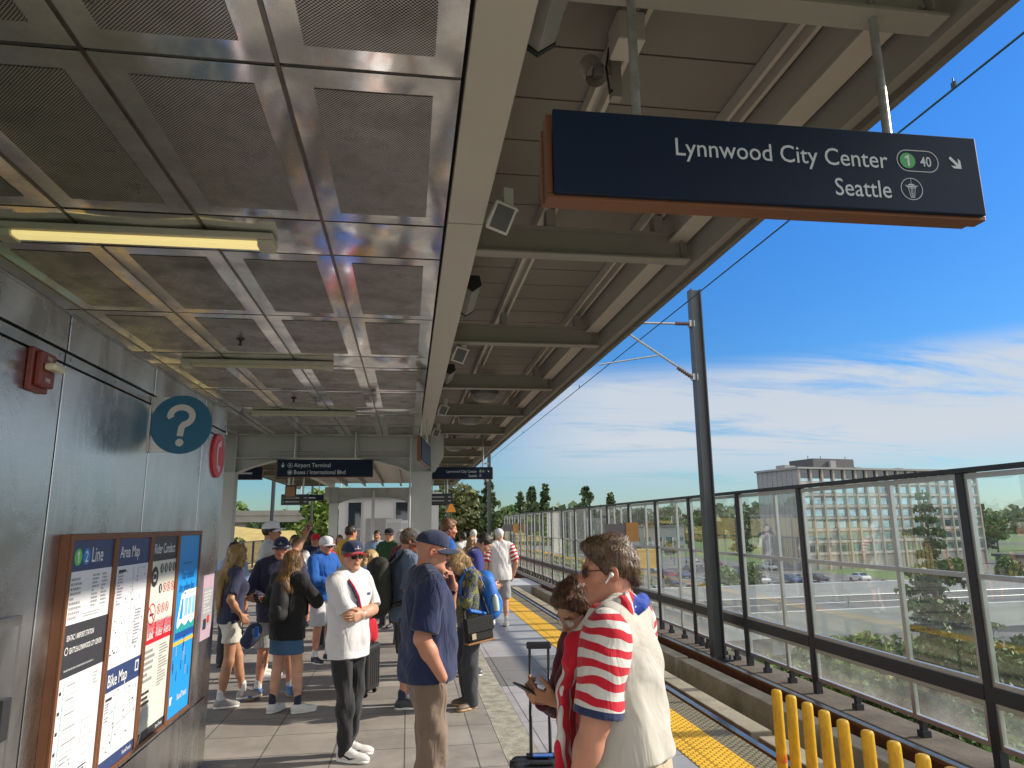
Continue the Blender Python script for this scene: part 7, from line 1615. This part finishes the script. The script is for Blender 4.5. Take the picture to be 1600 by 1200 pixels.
# ------------------------------------------------------------------ what the people wear and carry
def scarf_mat():
    m = cloth('scarf_base', WH, wr=.5).copy(); m.name = 'flag_scarf'; nt = m.node_tree; N = nt.nodes; L = nt.links; b = N['Principled BSDF']
    at = N.new('ShaderNodeAttribute'); at.attribute_name = 'v'; au = N.new('ShaderNodeAttribute'); au.attribute_name = 'blue'
    tc = N.new('ShaderNodeTexCoord'); nz = N.new('ShaderNodeTexNoise'); nz.inputs['Scale'].default_value = 5; L.new(tc.outputs['Object'], nz.inputs['Vector'])
    a = N.new('ShaderNodeMath'); a.operation = 'MULTIPLY_ADD'; L.new(nz.outputs[0], a.inputs[0]); a.inputs[1].default_value = .05; L.new(at.outputs['Fac'], a.inputs[2])
    s1 = N.new('ShaderNodeMath'); s1.operation = 'MULTIPLY'; s1.inputs[1].default_value = 15; L.new(a.outputs[0], s1.inputs[0]); s2 = N.new('ShaderNodeMath'); s2.operation = 'FRACT'; L.new(s1.outputs[0], s2.inputs[0]); s3 = N.new('ShaderNodeMath'); s3.operation = 'GREATER_THAN'; s3.inputs[1].default_value = .38; L.new(s2.outputs[0], s3.inputs[0])
    mx = N.new('ShaderNodeMix'); mx.data_type = 'RGBA'; L.new(s3.outputs[0], mx.inputs[0]); mx.inputs[6].default_value = rgba(WH); mx.inputs[7].default_value = rgba(RD)
    vo = N.new('ShaderNodeTexVoronoi'); vo.inputs['Scale'].default_value = 26; L.new(tc.outputs['Object'], vo.inputs['Vector']); st = N.new('ShaderNodeMath'); st.operation = 'LESS_THAN'; st.inputs[1].default_value = .17; L.new(vo.outputs[0], st.inputs[0])
    bl = N.new('ShaderNodeMix'); bl.data_type = 'RGBA'; L.new(st.outputs[0], bl.inputs[0]); bl.inputs[6].default_value = (.02, .06, .34, 1); bl.inputs[7].default_value = rgba(WH)
    g = N.new('ShaderNodeMath'); g.operation = 'GREATER_THAN'; g.inputs[1].default_value = .5; L.new(au.outputs['Fac'], g.inputs[0]); m2 = N.new('ShaderNodeMix'); m2.data_type = 'RGBA'; L.new(g.outputs[0], m2.inputs[0]); L.new(mx.outputs[2], m2.inputs[6]); L.new(bl.outputs[2], m2.inputs[7]); L.new(m2.outputs[2], b.inputs['Base Color']); return m
def polo_extras(f):
    T, h = f.T, f.h
    P = chain([T((.13, .05, .515)), T((.105, -.055, .54)), T((.02, -.095, .558)), T((-.085, -.06, .552)), T((-.135, .045, .51)), T((-.135, .135, .42)), T((-.12, .185, .26)), T((-.115, .205, .08)), T((-.12, .20, -.14)), T((-.13, .185, -.42))], [.024, .029, .036, .042, .046, .056, .058, .064, .070, .076], .02, flat=T((0, 1, 0)) - T((0, 0, 0)), ff=.55)
    P += chain([T((-.10, .02, .53)), T((-.17, .09, .45)), T((-.185, .17, .27)), T((-.19, .20, .02)), T((-.20, .19, -.34))], [.022, .030, .036, .042, .048], .012, flat=T((0, 1, 0)) - T((0, 0, 0)), ff=.5)
    P += chain([T((.13, .05, .515)), T((.11, .13, .43)), T((.06, .185, .25)), T((.03, .20, .0))], [.030, .034, .04, .045], .02, flat=T((0, 1, 0)) - T((0, 0, 0)), ff=.5)
    P += chain([T((-.03, -.085, .55)), T((-.12, -.03, .525)), T((-.165, .05, .475)), T((-.165, .12, .38))], [.036, .042, .044, .044], .02, flat=T((-.5, 0, 1)) - T((0, 0, 0)), ff=.55)
    X0 = T((0, 0, 0)); ax = f.lean[:, 0]
    def v(co): d = (co - X0); return d @ f.lean[:, 0] * 1.0 - d @ f.lean[:, 1] * .35 + .025 * np.sin((d @ f.lean[:, 2]) * 6)
    def bl(co): d = (co - X0) / f.s; x, y, z = d @ f.lean[:, 0], d @ f.lean[:, 1], d @ f.lean[:, 2]; return ((x > -.085 + .9 * (z - .565)) & (y < .04) & (z < .60) & (z > .50)).astype(f32)
    field_mesh('scarf', P, .0055, scarf_mat(), f.root, wr=(.011, 70, 3), attr={'v': v, 'blue': bl}, smooth=1)
    e = MB().ell(tuple(h(-.087, -.004, -.012)), (.010, .010, .010), 10, 8).tube([h(-.088, .0, -.014), h(-.091, .022, -.040)], .0038, 8); e.build('earbud', mat('earbud_white', (.75, .75, .75), .25, var=.01), f.root)
    MB().tube([h(-.070, -.03, .0), h(-.070, -.029, .0)], .001, 4).build('ear_hook', G_BLK, f.root)
polo_extras(polo)
def watch(f, sd, m, m2):
    sh, el, wr_ = f.arm[sd]; d = nrm(wr_ - el); p = wr_ - d * .028
    MB().tube([p - d * .012, p - d * .006, p + d * .006, p + d * .012], [.030 * f.s, .0325 * f.s, .0325 * f.s, .030 * f.s], 16, False).build('watch_strap', m, f.root)
    n = nrm(np.cross(d, [0.2, 1, .1])); 
    for q in (n, -n): MB().tube([p + q * .027, p + q * .037], .016, 14).build('watch', m2, f.root)
watch(white, -1, GALV, ALU); watch(navy, -1, G_BLK, G_BLK); watch(blr, 1, G_BLK, G_BLK)
def strap(f, pts, r, m, name='strap', parent=None):
    return MB().tube([f.T(p) for p in pts], r, 8).build(name, m, parent or f.root)
strap(white, [(.10, -.05, .53), (.115, .05, .52), (.105, .128, .43), (.085, .165, .35), (.07, .178, .27), (.06, .18, .2)], .011, C_RED)
strap(white, [(.118, -.05, .528), (.133, .05, .512), (.122, .124, .425), (.102, .160, .35), (.088, .172, .27)], .009, C_NAVY)
# emblem patches on the tops
def patch(f, x, z, w, hgt, m, y=.30):
    """a flat printed mark pressed on the front of the top by a ray from outside"""
    me = f.top.data; n = len(me.vertices); co = np.empty(n * 3, f32); me.vertices.foreach_get('co', co); co = co.reshape(-1, 3)
    V = []; nx = 5
    for j in range(nx + 1):
        for i in range(nx + 1):
            p = f.T((x + w * (i / nx - .5), 0, z + hgt * (j / nx - .5))); fw = f.lean[:, 1]; d = co - p; along = d @ fw; off = d - along[:, None] * fw; k = (np.sum(off ** 2, 1) < .012 ** 2) & (along > 0)
            a = along[k].max() if k.any() else .12
            V.append(p + fw * (a + .003))
    F = [[j * (nx + 1) + i, j * (nx + 1) + i + 1, (j + 1) * (nx + 1) + i + 1, (j + 1) * (nx + 1) + i] for j in range(nx) for i in range(nx)]
    link('badge', new_mesh('badge', V, F, m, None, True), f.top)
patch(navy, -.085, .33, .10, .05, WHITE); patch(white, .085, .36, .035, .045, PRED); patch(oldm, -.10, .33, .06, .08, WHITE); patch(white, -.08, .36, .04, .02, PNAVY)
# phones
def two_hand_phone(f, label):
    a, b_ = f.arm[-1][2], f.arm[1][2]; fw = f.lean[:, 1]; mid = (a + b_) / 2 + fw * .085 + np.array([0, 0, .045]); return phone(f, label, mid, nrm(fw * .8 + np.array([0, 0, .55])), nrm(-fw * .55 + np.array([0, 0, .8])))
two_hand_phone(wphone, 'black phone held by the dark haired woman beside the polo man')
two_hand_phone(blr, 'dark phone held by the blond woman in the jungle print top')
a, b_ = film.arm[-1][2], film.arm[1][2]; phone(film, 'pale phone held up by the tall man in the white cap', (a + b_) / 2 + np.array([0, .03, .10]), (1, 0, .05), (0, -1, 0))
# bags
def backpack(f, label, m, m2, sz=1.0, y0=-.25, z0=.24, wide=1.0):
    t = carried('backpack', label, 'backpack', f, None); T = f.T; Rl = f.lean; s = sz
    P = [ell(T((0, y0, z0 + .02)), np.array([.165 * wide, .115, .25]) * s, Rl, .05), ell(T((0, y0 - .01, z0 - .13)), np.array([.165 * wide, .13, .13]) * s, Rl, .06), ell(T((0, y0 + .01, z0 + .20)), np.array([.13 * wide, .10, .08]) * s, Rl, .05)]
    field_mesh('body', P, .0095, m, t, [(T((0, y0 + .13 * s, 0)), Rl @ np.array([0, 1., 0]))], wr=(.010, 34, 6), smooth=1)
    field_mesh('pocket', [ell(T((0, y0 - .105 * s, z0 - .08)), np.array([.125 * wide, .06, .13]) * s, Rl, .04)], .0095, m2, t, wr=(.006, 40, 4), smooth=1)
    field_mesh('side_pocket', [ell(T((-.155 * wide * s, y0, z0 - .12)), np.array([.035, .07, .11]) * s, Rl, .04)], .0095, m2, t, smooth=1)
    for sd in (-1, 1):
        pts = [T((sd * .09, y0 + .10, z0 + .22)), T((sd * .105, -.06, .555)), T((sd * .115, .05, .545)), T((sd * .125, .135, .44)), T((sd * .14, .155, .28)), T((sd * .19, .08, .12)), T((sd * .16, y0 + .10, z0 - .16))]
        field_mesh('strap', chain(pts, [.026] * len(pts), .01, flat=Rl[:, 1], ff=.45), .008, m2, t, smooth=1)
    return t
B_DARK = mat('pack_olive', (.018, .020, .015), .75, var=.25, vscale=8, bump=.3, bscale=90); B_BLK = mat('pack_black', (.010, .010, .011), .7, var=.2, bump=.3, bscale=90); B_BLUE = mat('pack_blue', (.010, .13, .50), .6, var=.15, bump=.3, bscale=60)
backpack(bpg, 'large dark olive backpack on the bearded man in the grey cap', B_DARK, B_BLK, 1.22, -.285, .21)
t = backpack(blr, 'bright blue backpack on the blond woman in the jungle print top', B_BLUE, B_BLUE, 1.0, -.245, .20)
backpack(darkw, 'small black drawstring bag on the back of the woman in the denim skirt', B_BLK, B_BLK, .62, -.165, .24)
T = blr.T
MB().tube([T((-.195, -.25, .06)), T((-.195, -.25, .20)), T((-.195, -.25, .24))], [.035, .035, .016], 12).build('bottle', mat('bottle_pale', (.45, .58, .52), .2), t)
t = carried('satchel', 'black satchel with tan trim on the hip of the blond phone woman', 'bag', blr)
def boxT(T, x0, y0, z0, x1, y1, z1): 
    V = [T((x, y, z)) for z in (z0, z1) for y in (y0, y1) for x in (x0, x1)]; return MB().add(V, [[0, 2, 3, 1], [4, 5, 7, 6], [0, 1, 5, 4], [2, 6, 7, 3], [0, 4, 6, 2], [1, 3, 7, 5]])
boxT(T, -.30, -.13, -.20, -.19, .19, .05).build('body', B_BLK, t, bevel=.018, seg=3); boxT(T, -.312, -.135, -.10, -.301, .195, .056).build('flap', B_BLK, t, bevel=.008)
boxT(T, -.306, -.137, -.222, -.188, .197, -.2005).build('trim', mat('tan_leather', (.33, .16, .06), .5), t, bevel=.006); boxT(T, -.318, .10, -.165, -.3125, .15, -.105).build('tag', mat('tag_cream', (.55, .47, .33), .6), t)
MB().tube([T((-.235, .18, .05)), T((-.16, .14, .30)), T((.02, .10, .53)), T((.10, -.06, .545)), T((-.02, -.13, .40)), T((-.235, -.12, .05))], .012, 8).build('strap', B_BLK, t)
# navy cap hanging from the black bag
t = thing('cap', 'navy cap hanging by its strap beside the woman in the denim skirt', 'cap', (-1.56, 7.80, .90))
field_mesh('crown', [ell((0, 0, -.08), (.085, .075, .115), rotm(.3, 0, .45), .02), ell((-.05, -.01, -.15), (.075, .05, .07), rotm(.3, 0, .5), .03)], .009, K_NAVY, t, wr=(.006, 40, 3), smooth=1)
MB().tube([(.04, 0, .02), (.09, .03, .10), (.16, .08, .16)], .007, 8).build('strap', B_BLK, t); MB().box(.03, -.085, -.10, .07, -.076, .0).build('patch', C_BLUE, t)
# suitcases
def suitcase(label, x, y, rz, w, d, h, m, top, handle=.115, ext=None):
    t = thing('suitcase', label, 'suitcase', (x, y, 0), rz, 'suitcases on the platform')
    P = [cap((sx * (w / 2 - .05), sy * (d / 2 - .05), .10), (sx * (w / 2 - .05), sy * (d / 2 - .05), h - .045), .05, None, .012) for sx in (-1, 1) for sy in (-1, 1)]
    mb = MB().box(-w / 2, -d / 2, .055, w / 2, d / 2, h); sh = mb.build('shell', m, t, bevel=.045, seg=5)
    rb = MB()
    for k in range(5): xx = -w / 2 + .06 + (w - .12) * k / 4; rb.box(xx - .008, -d / 2 - .006, .11, xx + .008, -d / 2 + .001, h - .06)
    rb.build('rib', m, t, bevel=.004)
    MB().box(-w / 2 - .003, -.006, .06, w / 2 + .003, .006, h + .003).build('zip', DARK, t, bevel=.003)
    for sx in (-1, 1):
        for sy in (-1, 1):
            wh = MB().tube([(sx * (w / 2 - .05) - .012, sy * (d / 2 - .05), .027), (sx * (w / 2 - .05) + .012, sy * (d / 2 - .05), .027)], .026, 14).build('wheel', TY, t)
    hx = handle / 2; hy = d / 2 - .05
    mb = MB()
    for sx in (-1, 1): mb.tube([(sx * hx, hy, h - .02), (sx * hx, hy, h + (top - h) * .45), (sx * hx, hy, h + (top - h) * .45), (sx * hx, hy, top - .02)], [.0105, .0105, .0085, .0085], 10)
    mb.build('handle', mat('handle_black', (.018, .018, .02), .35, metal=.3), t)
    MB().box(-hx - .02, hy - .018, top - .03, hx + .02, hy + .018, top + .012).build('grip', DARK, t, bevel=.012, seg=3)
    MB().box(-hx - .03, hy - .03, h + .001, hx + .03, hy + .03, h + .012).build('handle_plate', DARK, t, bevel=.004)
    MB().box(-.07, -d / 2 + .03, h + .001, .07, -d / 2 + .06, h + .022).build('carry_handle', DARK, t, bevel=.008)
    return t
CASE = mat('case_black', (.014, .014, .016), .5, var=.2, bump=.25, bscale=120)
t = suitcase('black suitcase with raised handle standing beside the polo man', .80, 4.38, R(-8), .37, .25, .53, CASE, 1.17)
MB().box(-.05, .0, .544, .07, .05, .553).build('tag', C_BLUE, t, bevel=.004)
suitcase('black suitcase under a red bag, behind the arms-crossed man', -.47, 8.65, R(70), .36, .25, .56, CASE, 1.0)
t = thing('red_bag', 'bright red bag resting on the black suitcase behind the arms-crossed man', 'bag', (-.47, 8.65, .56))
field_mesh('body', [ell((0, 0, .16), (.13, .12, .16), None, .05), ell((0, 0, .07), (.14, .13, .08), None, .05)], .009, C_RED, t, [((0, 0, .004), (0, 0, -1.))], wr=(.010, 36, 3), smooth=1)
MB().tube([(-.08, -.06, .28), (-.05, -.07, .36), (.05, -.07, .36), (.08, -.06, .28)], .010, 8).build('strap', B_BLK, t)
